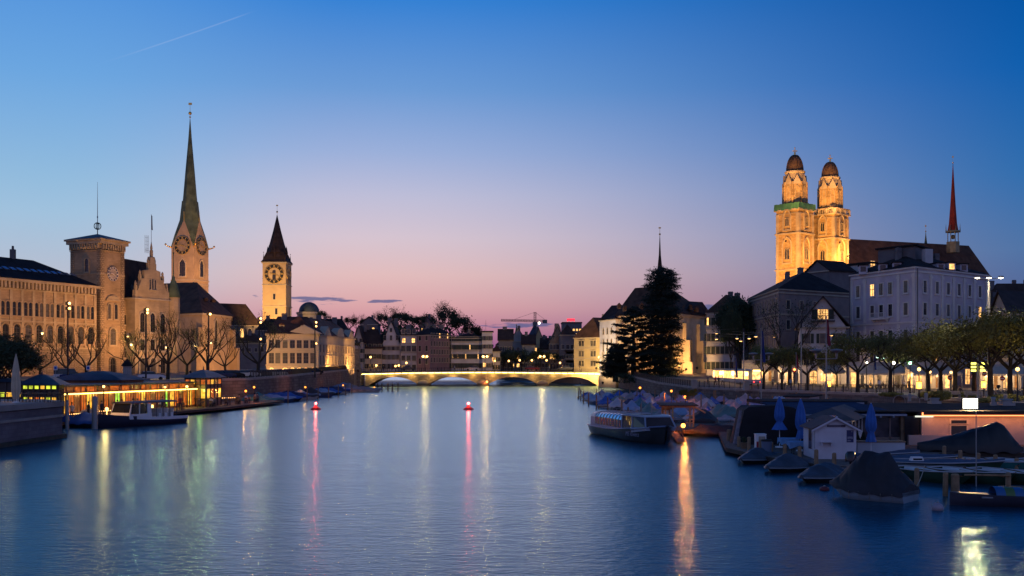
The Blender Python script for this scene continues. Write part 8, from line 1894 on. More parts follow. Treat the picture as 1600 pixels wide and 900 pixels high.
# ---- floating restaurant
def restaurant():
    rp=pbr('pinkish_boards',(.48,.36,.33),.8,.1,1.)
    Yf=74; x0=X(1440,Yf); root=thing('floating_restaurant','long flat roofed floating restaurant with an orange light line along its eave','restaurant',(x0,Yf,.45)); root.scale=(1,1,.91); w=22
    m=MB(); m.box(0,w,0,12,0,2.25)
    for k in range(110): m.box(k*.2,k*.2+.02,-.012,0,0,2.2)
    m.build('wall',rp,root); pbr('roof_felt',(.03,.03,.035),.95,.3,1.,spec=.08)
    m=MB(); m.box(-.3,w,-.35,16,2.25,2.5); m.box(-6,w,-.1,16.3,2.5,2.58); m.build('roof',pbr('roof_felt',(.03,.032,.04),.8,.3,1.),root)
    m=MB(); m.box(-.05,w,-.44,-.36,2.22,2.30); m.box(-.12,-.04,-.44,-.36,2.22,2.5); m.build('light_strip',emis('restaurant_strip',(1,.27,.07),2.8),root)
    for x,zb,zt,ww in ((2.6,.3,1.45,1.1),(2.6,1.62,1.88,1.1),(8.0,1.55,1.9,1.5)):
        m=MB(); m.box(x-ww/2,x+ww/2,-.02,-.013,zb,zt); f=m.build('window',glass,root); m=MB()
        for a,b,c_,d_ in ((x-ww/2-.12,x-ww/2,zb-.12,zt+.12),(x+ww/2,x+ww/2+.12,zb-.12,zt+.12),(x-ww/2,x+ww/2,zt,zt+.12),(x-ww/2,x+ww/2,zb-.12,zb)): m.box(a,b,-.06,-.013,c_,d_)
        m.build('window_frame',pbr('pink_trim',(.55,.43,.38),.7,.1),f)
    m=MB(); m.box(-1.2,-.2,-.03,0,0,2.2); m.box(-.8,-.3,-.05,-.031,.3,1.9); m.build('glass_door',glass,root)
    m=MB(); m.box(-1.0,2.6,-.3,-.02,0,.75); m.build('counter',rp,root)
    m=MB(); m.box(-.5,.75,-.2,-.1,2.12,2.24); m.build('ceiling_lamp',emis('cool_tube',(.8,.85,.7),1.2),root)
    o=light('AREA','eave_light',(x0+w/2,Yf-.55,2.55),110,(1,.36,.10),1.,(x0+w/2,Yf+.2,1.0),parent=root); o.data.shape='RECTANGLE'; o.data.size=w; o.data.size_y=.1
    # glazed dining room to the left
    gx=-7.6
    m=MB()
    for k in range(7): x=gx+k*1.1; m.box(x-.05,x+.05,.3,.4,0,2.25)
    m.box(gx,-1.1,.3,.4,0,.55); m.box(gx,-1.1,.3,.4,2.1,2.25); m.build('dining_frame',pbr('frame_grey_brown',(.2,.15,.14),.7,.1),root)
    m=MB(); m.box(gx,-1.2,5,5.1,0,2.25); m.box(gx,-1.2,.4,5,-.0,.05); m.build('dining_back_wall',pbr('interior_olive',(.3,.28,.2),.9,.3,1.),root)
    for k in range(6): g=MB(); x=gx+k*1.1; g.box(x+.06,x+1.04,.36,.37,.56,2.09); g.build('dining_window',pbr('dining_glass',(.07,.06,.075),.1,.7,.9),root)
    m=MB(); m.box(-1.4,-1.1,.1,.5,0,2.6); m.build('corner_post',wood,root)
    m=MB(); m.add([(gx-1.0,-.2,2.3),(-1.1,-.2,2.3),(-2.6,6.5,2.95),(gx-2.2,6.5,2.95),(gx-1.0,-.2,2.38),(-1.1,-.2,2.38),(-2.6,6.5,3.03),(gx-2.2,6.5,3.03)],[(0,3,2,1),(4,5,6,7),(0,1,5,4),(1,2,6,5),(3,0,4,7)]); m.build('awning',pbr('awning_blue',(.02,.04,.09),.9,.25,2.,spec=.1),root)
    m=MB(); m.box(gx-1.,-1.1,-.24,-.12,2.22,2.36); 
    for k in range(8): m.box(gx-.8+k*.9,gx-.7+k*.9,-.3,2,2.1,2.24)
    m.build('awning_beam',pbr('beam_bluegrey',(.25,.28,.36),.5,.1),root)
    m=MB(); m.box(-9.6,-1.6,6.5,12,2.85,3.12); m.build('upper_roof',pbr('roof_felt',(.03,.032,.04),.8,.3,1.),root); m=MB(); m.box(-9.4,-1.9,6.35,6.5,2.86,3.0); m.build('fascia',MATS['beam_bluegrey'],root)
    # roof furniture
    for x,y,l,k in ((X(1517,80)-x0,6,'sign',0),):
        pass
    return x0,Yf
rx,rY=restaurant()
Y=76; xx=X(1516,Y); root=thing('light_box_sign','square glowing white light box standing on the restaurant roof','sign',(xx,Y,2.82)); m=MB()
for s in (-.4,.4): m.box(s-.03,s+.03,-.03,.03,0,.35)
zt=Z(622.5,Y)-2.82; zb2=Z(640.5,Y)-2.82; m.box(-.56,.56,.0,.22,max(.05,zb2),zt+.02); m.build('casing',iron,root); m=MB(); m.box(-.52,.52,-.03,-.002,max(.08,zb2+.03),zt-.01); m.build('light_face',emis('sign_white',(1,.95,.78),6.),root); light('AREA','sign_light',(xx,Y-.15,Z(631,Y)),420,(1,.62,.25),.8,(xx,Y-10,2),parent=root)
for px,Y,r,h,l in ((1552,84,.16,.7,'short dark vent pipe on the restaurant roof'),(1572,84,.42,.55,'squat metal ventilator on the restaurant roof'),(1460,88,.35,.5,'low grey ventilator box near the left roof edge')):
    root=thing('roof_ventilator',l,'ventilator',(X(px,Y),Y,2.81)); m=MB(); m.box(-r*1.2,r*1.2,-r*1.2,r*1.2,0,h*.4) ; m.lathe([(r,h*.4),(r,h*.8)],(0,0,0),12); m.build('housing',steel,root); m=MB(); m.lathe([(r*1.25,h*.8),(r*1.2,h*.95),(.02,h)],(0,0,0),12); m.build('cap',steel,root)
# grey pavilion and pale houseboats behind the hut
def pav():
    pts=[P(1262,71.5),P(1331,68.5),P(1352,76),P(1292,80)]; c=sum((Vector(p) for p in pts),Vector((0,0)))/4; org=(c.x,c.y,.45); root=thing('dock_pavilion','grey roofed pavilion with white framed windows behind the white hut','pavilion',org)
    m=MB(); m.prism(loc_poly(pts,org),0,.95); m.prism(loc_poly(pts,org),1.85,2.0); m.build('wall',white,root)
    for e in (0,1,3):
        p,q,Lx,aa=edge(pts,e); 
        for j in range(6 if e==0 else 4):
            k=6 if e==0 else 4; cc=p+(q-p)*((j+.5)/k); g=MB(); hw=Lx/k*.42; g.box(-hw,hw,.02,.04,.95,1.85); g.build('window',MATS['dining_glass'],root,(cc.x-org[0],cc.y-org[1],0),aa); g=MB(); g.box(-hw-.1,-hw,-.02,.05,.9,1.9); g.build('window_frame',white,root,(cc.x-org[0],cc.y-org[1],0),aa)
    rb=roof_mesh('hip',pts,org,2.45,.72,.35,1.2); rb.build('roof',pbr('roof_taupe',(.09,.08,.085),.8,.2,1.),root)
pav()
for pts,h,l in (([P(1190,95),P(1262,90),P(1300,94),P(1230,99)],2.1,'long pale pink houseboat wall behind the blue parasols'),([P(1160,88),P(1186,86),P(1192,91),P(1166,93)],1.75,'small pale lilac deckhouse behind the black tent'),([P(1228,97),P(1262,96),P(1280,101),P(1240,103)],2.9,'taller white deckhouse end behind the second parasol')):
    c=sum((Vector(p) for p in pts),Vector((0,0)))/4; org=(c.x,c.y,.2); root=thing('houseboat',l,'houseboat',org); m=MB(); m.prism(loc_poly(pts,org),-.3,h); m.build('deckhouse_wall',pbr('houseboat_pink',(.5,.42,.46),.8,.1,.8),root); m=MB(); band(m,pts,.2+h,.2+h+.12,.25,org); m.build('roof',pbr('roof_felt',(.03,.032,.04),.8,.3,1.),root)
    win_grid(root,org,pts,0,[1.0],3,.7,.5,fr=.05,d=.04,plit=0,mull=(0,0),trim=white)
# counter block right of the parasol
root=thing('dock_counter','low white serving counter below the right blue parasol','counter',(X(1340,64.5),64.5,.45)); m=MB(); m.box(0,2.9,0,.9,0,.85); m.build('body',pbr('counter_white',(.42,.46,.52),.7,.1),root); m=MB(); m.box(-.05,2.95,-.05,.95,.85,.92); m.build('countertop',wood,root)
for px,Y,l in ((1339,67,'small dark potted conifer right of the hut'),(1349,67,'second small potted conifer right of the hut')):
    root=thing('potted_plant',l,'plant',(X(px,Y),Y,.45)); m=MB(); m.lathe([(.18,0),(.24,.35),(.2,.36),(.02,.3)],(0,0,0),12); m.build('pot',MATS['clay'],root); m=MB(); rg=random.Random(px)
    for i in range(220): t=rg.random(); a=rg.uniform(0,6.3); r=.3*(1-t)+.02; c_=Vector((math.cos(a)*r,math.sin(a)*r,.35+t*.95)); m.add([c_+Vector((-.05,0,0)),c_+Vector((0,-.03,.07)),c_+Vector((.06,0,0)),c_+Vector((0,.03,-.05))],[(0,1,2,3)])
    m.build('foliage',needle_m,root)
# ================================================================== quay fence, tram, cars, people, benches, bicycles
m=MB(); m.box(-.05,.05,-.05,.05,0,1.15); PST=m.mesh('post',[woodd])
def fence(pts,fz,label,h=1.1,step=1.6,name='quay_fence',m=None):
    org=(*pts[0],fz(*pts[0])); root=thing(name,label,'fence',org); mr=MB(); mbars=MB()
    for (x0,y0),(x1,y1) in zip(pts,pts[1:]):
        L=math.hypot(x1-x0,y1-y0); n=max(1,int(L/step))
        for i in range(n+1):
            x=x0+(x1-x0)*i/n-org[0]; y=y0+(y1-y0)*i/n-org[1]; z=fz(x+org[0],y+org[1])-org[2]; inst('post',PST,root,(x,y,z))
            if i:
                for hh in (.15,h): mr.tube((px_,py_,pz_+hh),(x,y,z+hh),.035,n=4,smooth=False,cap=False)
                for k in range(1,7): t=k/7; mbars.box(px_+(x-px_)*t-.014,px_+(x-px_)*t+.014,py_+(y-py_)*t-.014,py_+(y-py_)*t+.014,pz_+(z-pz_)*t+.15,pz_+(z-pz_)*t+h)
            px_,py_,pz_=x,y,z
    mr.build('rail',m or woodd,root); mbars.build('bars',m or woodd,root); return root
zq=lambda x,y: zr(x,y)+.15
fence([(50.8,147.3),(38.5,174),(32.7,189)],zq,'long dark railing along the east quay wall above the covered boats')
fence([(32.7,189),(30,215),(29,250)],zq,'dark railing along the quay in front of the water church')
fence([(50.8,147.3),(56,147)],zq,'short dark railing end turning at the corner of the quay')
fence([(-42.6,172),(-41.6,200),(-43.1,250),(-45.4,298)],lambda x,y: zl(x,y)+.75,'low iron railing on top of the west quay wall')
for px,Y,l in ((1085,187,'left stone pier of the quay railing'),(1166,172,'middle stone pier of the quay railing')):
    x=X(px,Y); m=MB(); m.box(-.45,.45,-.45,.45,0,1.35); m.box(-.52,.52,-.52,.52,1.35,1.5); o=m.build('railing_pier',concrete,None,(x,Y,zr(x,Y))); tag(o,l,'stone pier','stone piers of the quay railing')
# tram
def tram():
    a=Vector(P(1122,236)); b=Vector(P(1183,196)); d=(b-a).normalized(); an=math.atan2(d.y,d.x); L=(b-a).length; z=zr(b.x,b.y)+.1; root=thing('tram','brightly lit tram with glowing windows curving past the water church','tram',(b.x,b.y,z),an)
    m=MB(); w=1.15; 
    m.loft([[(x,-w*k,.35),(x,-w*k,1.15),(x,w*k,1.15),(x,w*k,.35)] for x,k in ((-L,1),(-1.2,1),(-.2,.85),(0,.75))],0,False); m.build('body',pbr('tram_blue_white',(.35,.35,.38),.4,.1),root)
    m=MB(); m.loft([[(x,-w*k,2.75),(x,-w*.8*k,3.1),(x,w*.8*k,3.1),(x,w*k,2.75)] for x,k in ((-L,1),(-1.2,1),(-.5,.85))],0,False); m.build('roof',pbr('tram_roof',(.3,.3,.3),.5,.1),root)
    n=14
    for k in range(n):
        x0=-L+L*k/n*.95
        for s in (-1,1): g=MB(); g.box(x0+.1,x0+L/n*.95-.12,s*w-.02,s*w+.02,1.2,2.7); g.build('window',lit if k%4 else MATS['tram_win'] if 'tram_win' in MATS else room('tram_win',(1,.62,.2),5.),root)
    for k in range(n+1): m=MB(); x0=-L+L*k/n*.95; m.box(x0-.06,x0+.06,-w-.03,w+.03,1.15,2.75); m.build('pillar',MATS['tram_blue_white'],root)
    g=MB(); g.box(-.1,-.03,-.85,.85,1.2,2.6); g.build('windscreen',room('tram_cab',(1,.6,.2),2.6),root); g=MB(); g.box(-.3,-.02,-.7,.7,2.65,2.95); g.build('route_display',emis('tram_display',(1,.6,.15),6.),root)
    for s in (-1,1): g=MB(); g.ball((.0,s*.6,.75),.11,8); g.build('tail_lamp',emis('tail_red',(1,.03,.02),9.),root)
    m=MB()
    for x in (-3,-9,-L+9,-L+3):
        for s in (-1,1): m.tube((x,s*.7,.3),(x,s*.8,.3),.3,n=12)
    m.build('wheel',black,root); m=MB(); m.tube((-L*.5,0,3.1),(-L*.5-1,0,3.9),.04,n=4); m.tube((-L*.5-1,0,3.9),(-L*.5,0,4.6),.04,n=4); m.build('pantograph',iron,root)
    for k in range(3): p=a+(b-a)*((k+.5)/3); light('POINT','tram_light',(p.x-1.3,p.y-1.6,z+2.2),160,(1,.7,.35),.4,parent=root)
tram()
# cars
CR={}
def car(x,y,z,rz,col,label,kind='hatch',group='cars parked along the west quay',tail=False):
    if kind not in CR:
        k={}; h=1.45 if kind!='van' else 1.9
        prof=[(-2.1,.35),(-2.15,.7),(-2.05,.95),(-1.0,1.0) if kind!='van' else (-2.0,1.0),(1.0,.98),(1.75,.85),(2.1,.65),(2.1,.35)]
        m=MB(); m.xz(prof,-.85,.85); k['body']=m
        top=[(-1.75,.97),(-1.35,h-.04),(.25,h),(1.05,.97)] if kind!='van' else [(-2.0,.97),(-1.95,h),(1.1,h),(1.7,.9)]
        m=MB(); m.loft([[(x_,y_*(1 if z_<1 else .84),z_) for x_,z_ in top] for y_ in (-.8,.8)],0,False); k['windows']=m
        m=MB(); tp=top; m.box(tp[1][0]+.03,tp[2][0]-.03,-.66,.66,h-.03,h+.02); k['roof']=m
        CR[kind]=k
    k=CR[kind]; root=thing('parked_car',label,'car',(x,y,z),rz,group)
    m=pbr('car_'+col[0],col[1],.25,.05,1.,metal=.2)
    if ('body',m.name) not in k: k[('body',m.name)]=k['body'].mesh('body',[m]); k[('roof',m.name)]=k['roof'].mesh('roof',[m])
    if 'wm' not in k:
        k['wm']=k['windows'].mesh('windows',[glass]); w=MB(); w.tube((0,-.1,0),(0,.1,0),.31,n=14); k['wh']=w.mesh('wheel',[black]); w=MB(); w.box(-.03,.03,-.16,.16,-.07,.07); k['hl']=w.mesh('headlight',[pbr('lamp_glass',(.5,.5,.5),.1,.1)]); k['tl']=w.mesh('taillight',[pbr('tail_glass',(.3,.02,.02),.2,.1)])
    inst('body',k[('body',m.name)],root); inst('roof',k[('roof',m.name)],root); inst('windows',k['wm'],root)
    for sx in (-1.3,1.35):
        for sy in (-.78,.78): inst('wheel',k['wh'],root,(sx,sy,.32))
    for sy in (-.6,.6): inst('headlight',k['hl'],root,(2.1,sy,.62)); inst('taillight',k['tl'],root,(-2.14,sy,.75))
    return root
cl=[('silver',(.45,.46,.48)),('dark grey',(.06,.06,.07)),('white',(.6,.6,.62)),('black',(.02,.02,.025)),('dark blue',(.02,.04,.12)),('dark red',(.15,.02,.02))]
rng=random.Random(6); cx=[(322,178),(334,181),(346,184),(358,187),(371,190),(384,192),(397,195),(414,198),(428,202),(441,206),(455,210),(468,215),(482,222),(496,229)]
for i,(px,Y) in enumerate(cx):
    c=cl[(i*5+i//3)%6]; x=X(px,Y)-.8; car(x,Y,zl(x,Y)+.35,R(rng.choice([55,60,235])),c,'%s parked car, %s in the row behind the west quay parapet'%(c[0],ORD[i]),'hatch')
for px,Y,c,k,l in ((105,172,cl[2],'van','white van parked before the office range'),(116,170,cl[4],'hatch','dark blue car beside the white van before the office range'),(237,168,cl[2],'hatch','white car parked before the town hall portal'),(160,174,cl[1],'hatch','dark grey car parked before the clock tower')):
    x=X(px,Y); car(x,Y,zl(x,Y)+.3,R(20),c,l,k,'cars before the west bank facades')
# people
def person_mesh(pose,seed):
    """one continuous figure grown over a jointed skeleton with a skin modifier"""
    r=random.Random(seed); v=[];e=[];rad=[]
    def a(p,rr,par=None):
        v.append(p); rad.append(rr)
        if par is not None: e.append((par,len(v)-1))
        return len(v)-1
    sit=pose=='sit'; zp=.93 if not sit else .5
    pel=a((0,0,zp),.15); sp=a((0,.0,zp+.22),.14,pel); ch=a((0,-.02,zp+.42),.17,sp); nk=a((0,-.02,zp+.58),.06,ch); hd=a((0,-.04,zp+.68),.085,nk); tp=a((0,-.03,zp+.79),.075,hd)
    for s in (-1,1):
        sh=a((s*.19,-.01,zp+.47),.075,ch); bend=r.uniform(0,.25) if not sit else .28
        el=a((s*.25,-.02-bend*.2,zp+.2),.05,sh); ha=a((s*.22,-.08-bend*.9,zp-.02+bend*.8),.038,el); a((s*.21,-.12-bend*.9,zp-.09+bend*.9),.03,ha)
        hp=a((s*.1,0,zp-.06),.1,pel)
        if sit: kn=a((s*.13,-.42,zp-.03),.075,hp); an_=a((s*.12,-.44,.09),.05,kn); a((s*.12,-.58,.04),.04,an_)
        else:
            st=(.14*s if pose=='walk' else .02); kn=a((s*.1,-.03-st*.7,.48),.068,hp); an_=a((s*.1,.03-st*1.2,.08),.045,kn); a((s*.11,-.13-st*1.2,.035),.038,an_)
    me=bpy.data.meshes.new('person'); me.from_pydata(v,e,[]); 
    if not me.skin_vertices: me.attributes  # layer made by the modifier
    return me,rad,pel
def cloth_mat(name,top,bottom,hair,seat=False):
    if name in MATS: return MATS[name]
    m,nt,N,L,b=_mat(name); b.inputs['Roughness'].default_value=.85; tc=N.new('ShaderNodeTexCoord'); s=N.new('ShaderNodeSeparateXYZ'); L.new(tc.outputs['Object'],s.inputs[0]); d=N.new('ShaderNodeMath'); d.operation='DIVIDE'; d.inputs[1].default_value=1.8 if not seat else 1.37; L.new(s.outputs[2],d.inputs[0])
    r=N.new('ShaderNodeValToRGB'); r.color_ramp.interpolation='CONSTANT'; z=[0,.05,.5 if not seat else .39,.83 if not seat else .78]; c=[(.02,.02,.02),bottom,top,(.5,.3,.22)]
    for i in range(4):
        el=r.color_ramp.elements[i] if i<2 else r.color_ramp.elements.new(z[i]); el.position=z[i]; el.color=(*c[i],1)
    L.new(d.outputs[0],r.inputs[0]); L.new(r.outputs[0],b.inputs['Base Color']); MATS[name]=m; return m
PM={}
outf=[('dark jacket',(.03,.03,.04),(.03,.035,.06)),('white shirt',(.5,.5,.52),(.05,.05,.07)),('red top',(.3,.04,.04),(.03,.03,.05)),('grey coat',(.14,.14,.15),(.02,.02,.03)),('light blue shirt',(.2,.3,.45),(.06,.06,.09)),('brown coat',(.14,.08,.05),(.04,.04,.05))]
def person(x,y,z,rz,pose,oi,label,group):
    key=(pose,oi)
    if key not in PM:
        me,rad,pel=person_mesh(pose,oi); o=bpy.data.objects.new('person',me); COL.objects.link(o)
        md=o.modifiers.new('skin','SKIN'); 
        if not me.skin_vertices:
            bpy.context.view_layer.objects.active=o; bpy.ops.mesh.customdata_skin_add()
        for i,rr in enumerate(rad): me.skin_vertices[0].data[i].radius=(rr,rr*.85)
        me.skin_vertices[0].data[pel].use_root=True
        md.use_smooth_shade=True; sd=o.modifiers.new('smooth','SUBSURF'); sd.levels=1; sd.render_levels=1
        bpy.context.view_layer.update(); ev=o.evaluated_get(bpy.context.evaluated_depsgraph_get()); bm=bpy.data.meshes.new_from_object(ev); bpy.data.objects.remove(o); bm.name='person'; bm.materials.clear(); bm.materials.append(cloth_mat('clothes_%s_%d'%(pose,oi),outf[oi][1],outf[oi][2],None,pose=='sit'))
        for p in bm.polygons: p.use_smooth=True
        zp=.93 if pose!='sit' else .5; h=MB(); h.ball((0,-.01,zp+.80),.10,10,0,.95); PM[key]=(bm,h.mesh('hair',[pbr(['hair_dark','hair_brown','hair_fair'][oi%3],[(.02,.015,.01),(.08,.04,.02),(.3,.2,.1)][oi%3],.8,.2)]))
    bm,hm=PM[key]; o=inst('person',bm,None,(x,y,z),rz); tag(o,label,'person',group); inst('hair',hm,o); return o
ppl=[(-43.6,104.6,0,'stand',1,'person in a white shirt standing at the terrace corner'),(-43.0,107.2,2.4,'stand',0,'person in a dark jacket standing second at the bar front'),(-42.8,108.0,5.2,'stand',4,'person in a light blue shirt facing the dark jacketed guest'),(-42.6,109.6,1.2,'walk',0,'person in a dark jacket walking beside the blue boat'),(-42.,112.4,3.1,'stand',3,'person in a grey coat standing before the yellow door'),(-41.9,113.4,.4,'stand',4,'person in a light blue shirt beside the grey coat'),(-41.6,115.9,2.,'stand',3,'person in a grey coat at the middle of the bar front'),(-41.4,116.8,4.6,'stand',2,'person in a red top at the middle of the bar front'),(-41.2,118.6,.3,'stand',5,'person in a brown coat before the first light string'),(-40.9,123.5,1.4,'walk',0,'person in a dark jacket walking behind the launch'),(-40.2,128,3.3,'stand',2,'person in a red top standing behind the launch stern')]
for x,y,rz,po,oi,l in ppl: person(x,y,.55,rz,po,oi,l,'guests standing at the riverside bar')
for i,(x,y) in enumerate(spots):
    if i==1: continue
    person(x-1.2,y-.72,.53,math.pi,'sit',(i*2+1)%6,'person in a %s sitting on the near side of the %s platform table'%(outf[(i*2+1)%6][0],ORD[i]),'guests sitting at the platform tables')
    if i%2: person(x-1.2,y+.72,.53,0,'sit',(i*3)%6,'person in a %s sitting on the far side of the %s platform table'%(outf[(i*3)%6][0],ORD[i]),'guests sitting at the platform tables')
for px,Y,po,oi,l in ((1106,205,'walk',3,'person in a grey coat walking before the church corner'),(1118,203,'walk',2,'person in a red top walking beside the tram'),(1123,201,'stand',0,'person in a dark jacket beside the tram'),(1129,204,'walk',1,'person in a white shirt behind the dark jacket'),(1374,172,'walk',1,'person in a white shirt passing the cafe terrace'),(1290,176,'walk',0,'person in a dark jacket before the guesthouse arches'),(1500,136,'sit',0,'person in a dark jacket sitting on the park bench'),(1420,168,'walk',5,'person in a brown coat at the end of the awning'),(1208,190,'walk',3,'person in a grey coat crossing toward the shops'),(1235,184,'stand',4,'person in a light blue shirt at the shop passage')):
    x=X(px,Y); person(x,Y,zr(x,Y)+.03,(px*1.7)%6.28 if po!='sit' else 0,po,oi,l,'people on the east quay')
rng=random.Random(44)
for i in range(12):
    px=1340+i*6.6; Y=182.2+(i%2)*1.2; x=X(px,Y); z=zr(x,Y)
    table_set(x+.7,Y,z,'cafe table under the long awning, %s from the left'%ORD[i],0,False,'tables of the corner cafe'); chair(x,Y,z,math.pi/2,'cafe chair left of the %s awning table'%ORD[i],'chairs of the corner cafe')
    if i%3!=1: person(x+.04,Y,z,math.pi/2,'sit',(i*5)%6,'person in a %s sitting at the %s awning table'%(outf[(i*5)%6][0],ORD[i]),'guests of the corner cafe')
# benches, posts, bicycles, signs on the plaza
def bench(px,Y,rz,label):
    x=X(px,Y); root=thing('park_bench',label,'bench',(x,Y,zr(x,Y)+.02),rz,'pale park benches'); m=MB()
    for k in range(4): m.box(-1.1,1.1,-.2+k*.11,-.12+k*.11,.43,.47)
    m.build('seat',pbr('bench_slats',(.42,.38,.35),.7,.15,2.),root); m=MB()
    for k in range(3): m.box(-1.1,1.1,.24+k*.03,.27+k*.03,.52+k*.13,.62+k*.13)
    m.build('backrest',MATS['bench_slats'],root)
    for s in (-.85,.85): m=MB(); m.box(s-.04,s+.04,-.2,.2,0,.43); m.box(s-.04,s+.04,.2,.28,0,.85); m.build('leg',concrete,root)
bench(1489,128,.1,'pale park bench beside the dark rounded shrub'); bench(1522,126,-.05,'pale park bench left of the tall lamp mast')
def bicycle(x,y,z,rz,label):
    if 'b' not in CR:
        m=MB()
        for cx_ in (-.52,.52):
            pr=None
            for i in range(17):
                a=2*math.pi*i/16; q=(cx_+.33*math.cos(a),0,.34+.33*math.sin(a))
                if pr: m.tube(pr,q,.022,n=4,cap=False)
                pr=q
        w=m.mesh('wheels',[black]); m=MB()
        for a,b in (((-.52,.34),(-.15,.32)),((-.15,.32),(.38,.72)),((-.15,.32),(-.25,.86)),((-.23,.75),(.38,.78)),((-.52,.34),(-.23,.75)),((.52,.34),(.36,.95))): m.tube((a[0],0,a[1]),(b[0],0,b[1]),.02,n=5)
        f=m.mesh('frame',[steel]); m=MB(); m.tube((.36,-.27,.97),(.36,.27,.97),.018,n=5); hb=m.mesh('handlebar',[steel]); m=MB(); m.box(-.38,-.12,-.07,.07,.85,.9); CR['b']=(w,f,hb,m.mesh('saddle',[black]))
    root=thing('bicycle',label,'bicycle',(x,y,z),rz,'bicycles parked on the plaza'); w,f,hb,sd=CR['b']; inst('wheels',w,root); inst('frame',f,root); inst('handlebar',hb,root); inst('saddle',sd,root)
for i in range(11):
    px=1556+i*4.6; Y=139+(i%2)*.5; x=X(px,Y); bicycle(x,Y,zr(x,Y)+.02,R(70+i*3),'parked bicycle, %s from the left in the plaza row'%ORD[i])
for i,(px,Y) in enumerate(((1320,166),(1373,160),(1385,161),(1398,162),(1216,190),(1225,190))):
    x=X(px,Y); bicycle(x,Y,zr(x,Y)+.02,R(30+i*20),['bicycle leaning near the guesthouse cafe','left bicycle before the long awning','middle bicycle before the long awning','right bicycle before the long awning','left bicycle by the lit shops','right bicycle by the lit shops'][i])
def sign(px,Y,zc,kind,label):
    x=X(px,Y); z=zr(x,Y) if x>0 else zl(x,Y); root=thing('road_sign',label,'road sign',(x,Y,z)); h=zc; m=MB(); m.tube((0,0,0),(0,0,h+.2),.035,n=6); m.build('pole',steel,root); m=MB()
    if kind=='tri': m.xz([(-.42,h-.3),(.42,h-.3),(0,h+.45)],-.07,-.04)
    elif kind=='sq': m.box(-.3,.3,-.07,-.04,h-.35,h+.35)
    else: m.xz([(.33*math.cos(2*math.pi*i/20),h+.33*math.sin(2*math.pi*i/20)) for i in range(20)],-.07,-.04)
    p=m.build('plate',pbr('sign_red',(.4,.03,.03),.5,.1) if kind!='sq' else white,root); m=MB()
    if kind=='tri': m.xz([(-.26,h-.2),(.26,h-.2),(0,h+.26)],-.08,-.071)
    elif kind=='sq': m.box(-.2,.2,-.08,-.071,h-.22,h+.22)
    else: m.box(-.22,.22,-.08,-.071,h-.06,h+.06)
    m.build('symbol',white if kind!='sq' else pbr('sign_blue',(.03,.08,.35),.5,.1),p)
sign(1519,138,2.6,'tri','triangular warning sign beside the traffic display'); sign(1538,140,2.9,'round','round red sign right of the traffic display'); sign(1484,137,2.4,'round','round sign between the plaza trees'); sign(1566,138,2.3,'round','round sign above the bicycles')
sign(87,170,2.3,'sq','small square sign before the office range arches'); sign(138,168,2.3,'sq','blue square sign below the clock tower'); 
for px,Y,l in ((1447,121,'pale square bollard post right of the awning lantern'),(1421,118,'pale stone bollard near the curved handrail'),(1571,116,'pale bollard at the clipped planting')):
    x=X(px,Y); root=thing('bollard',l,'bollard',(x,Y,zr(x,Y))); m=MB(); m.lathe([(.2,0),(.2,.75),(.16,.85),(.02,.88)],(0,0,0),12); m.build('post',concrete,root); m=MB(); m.lathe([(.21,.6),(.21,.68)],(0,0,0),12); m.build('band',steel,root)
root=thing('handrail','curved steel handrails at the steps to the water','handrail',(X(1405,108),108,2.0)); m=MB()
for dx in (0,1.5):
    pr=None
    for i in range(13): a=math.pi*i/12; q=(dx+.7*math.cos(a)-.3*math.sin(a),0,.5+.6*math.sin(a)) if i<12 else (dx-.7,0,0)
    for i in range(12):
        a=math.pi*i/11; q=(dx+.6*math.cos(a),0,.35+.6*math.sin(a))
        if pr: m.tube(pr,q,.03,n=5)
        else: m.tube((q[0],0,-.1),q,.03,n=5)
        pr=q
    m.tube(pr,(pr[0],0,-.1),.03,n=5)
m.build('rails',steel,root)
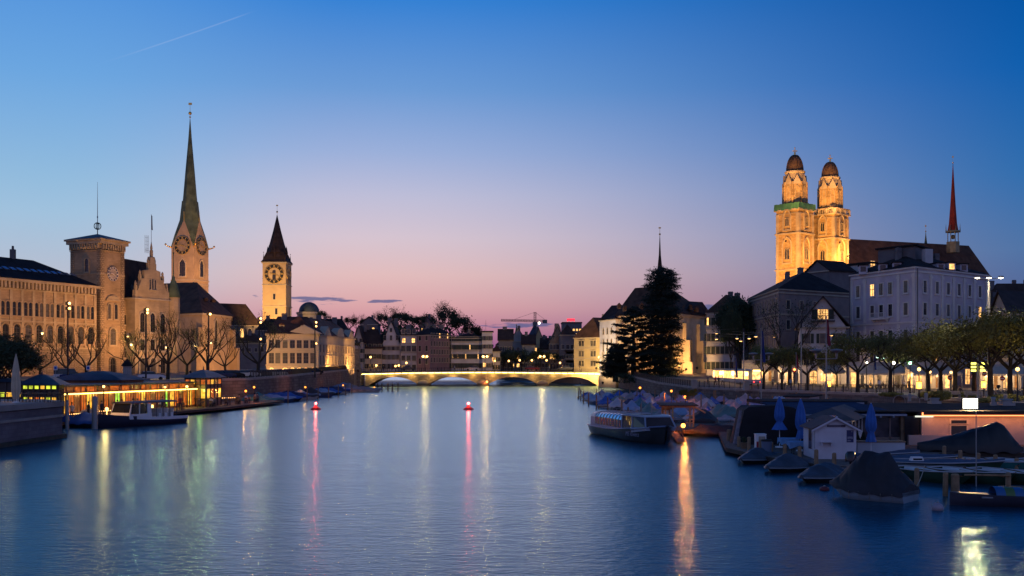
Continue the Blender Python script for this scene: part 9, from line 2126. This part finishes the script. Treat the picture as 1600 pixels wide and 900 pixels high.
# traffic signal and lit advertising column on the east street
root=thing('traffic_signal','traffic signal showing a red light before the shop passage','traffic signal',(X(1241,186),186,zr(X(1241,186),186))); m=MB(); m.tube((0,0,0),(0,0,2.6),.06,n=6); m.build('pole',iron,root); m=MB(); m.box(-.2,.2,-.1,.15,2.5,3.5); hd_=m.build('signal_head',iron,root); m=MB(); m.ball((0,-.12,3.25),.22,10); m.build('red_light',emis('signal_red',(1,.1,.02),14.),hd_); light('POINT','signal_glow',(X(1241,186),185.4,zr(X(1241,186),186)+3.2),50,(1,.15,.03),.15,parent=root)
root=thing('kiosk_column','small pale advertising column with a dark pointed roof before the town hall','column',(X(199,170),170,zl(-60,170))); m=MB(); m.lathe([(.75,0),(.75,.3),(.68,.35),(.68,2.6)],(0,0,0),12,0,False); m.build('drum',plast_g,root); m=MB(); m.lathe([(.95,2.6),(.9,2.75),(.5,3.3),(.15,3.7),(.02,3.8)],(0,0,0),12); m.build('roof',slate,root)
# neon script over the cafe: a small looping tube
root=thing('neon_sign','small greenish white neon script above the long cafe awning','neon sign',(X(1368,184),184.8,Z(561,184))); m=MB(); pr=None
for i in range(90):
    t=i/89; q=(t*1.9+.13*math.sin(t*38),0,.22+.22*math.cos(t*38)*(.6+.4*math.cos(t*9))+(.15 if t<.12 else 0))
    if pr: m.tube(pr,q,.035,n=5,cap=False)
    pr=q
m.build('neon_tube',emis('neon_green_white',(.6,1,.75),4.),root); m=MB(); m.box(-.1,2.0,.06,.12,-.1,.55); m.build('backing',iron,root)

for i,(x,c,rz) in enumerate(((-31,cl[1],0),(-12,cl[0],3.14),(6,cl[5],0),(16,cl[3],3.14))):
    car(x,316.5+(i%2)*3.2,4.4,rz,c,'%s car crossing the bridge, %s from the left'%(c[0],ORD[i]),'hatch','cars on the bridge')
for i,(x,oi) in enumerate(((-38,0),(-35.5,2),(-22,3),(-17,1),(-3,0),(2,5),(11,4),(20,0))):
    person(x,312.6,4.35,1.57*(1 if i%2 else -1),'walk',oi,'person in a %s walking across the bridge, %s from the left'%(outf[oi][0],ORD[i]),'people on the bridge')
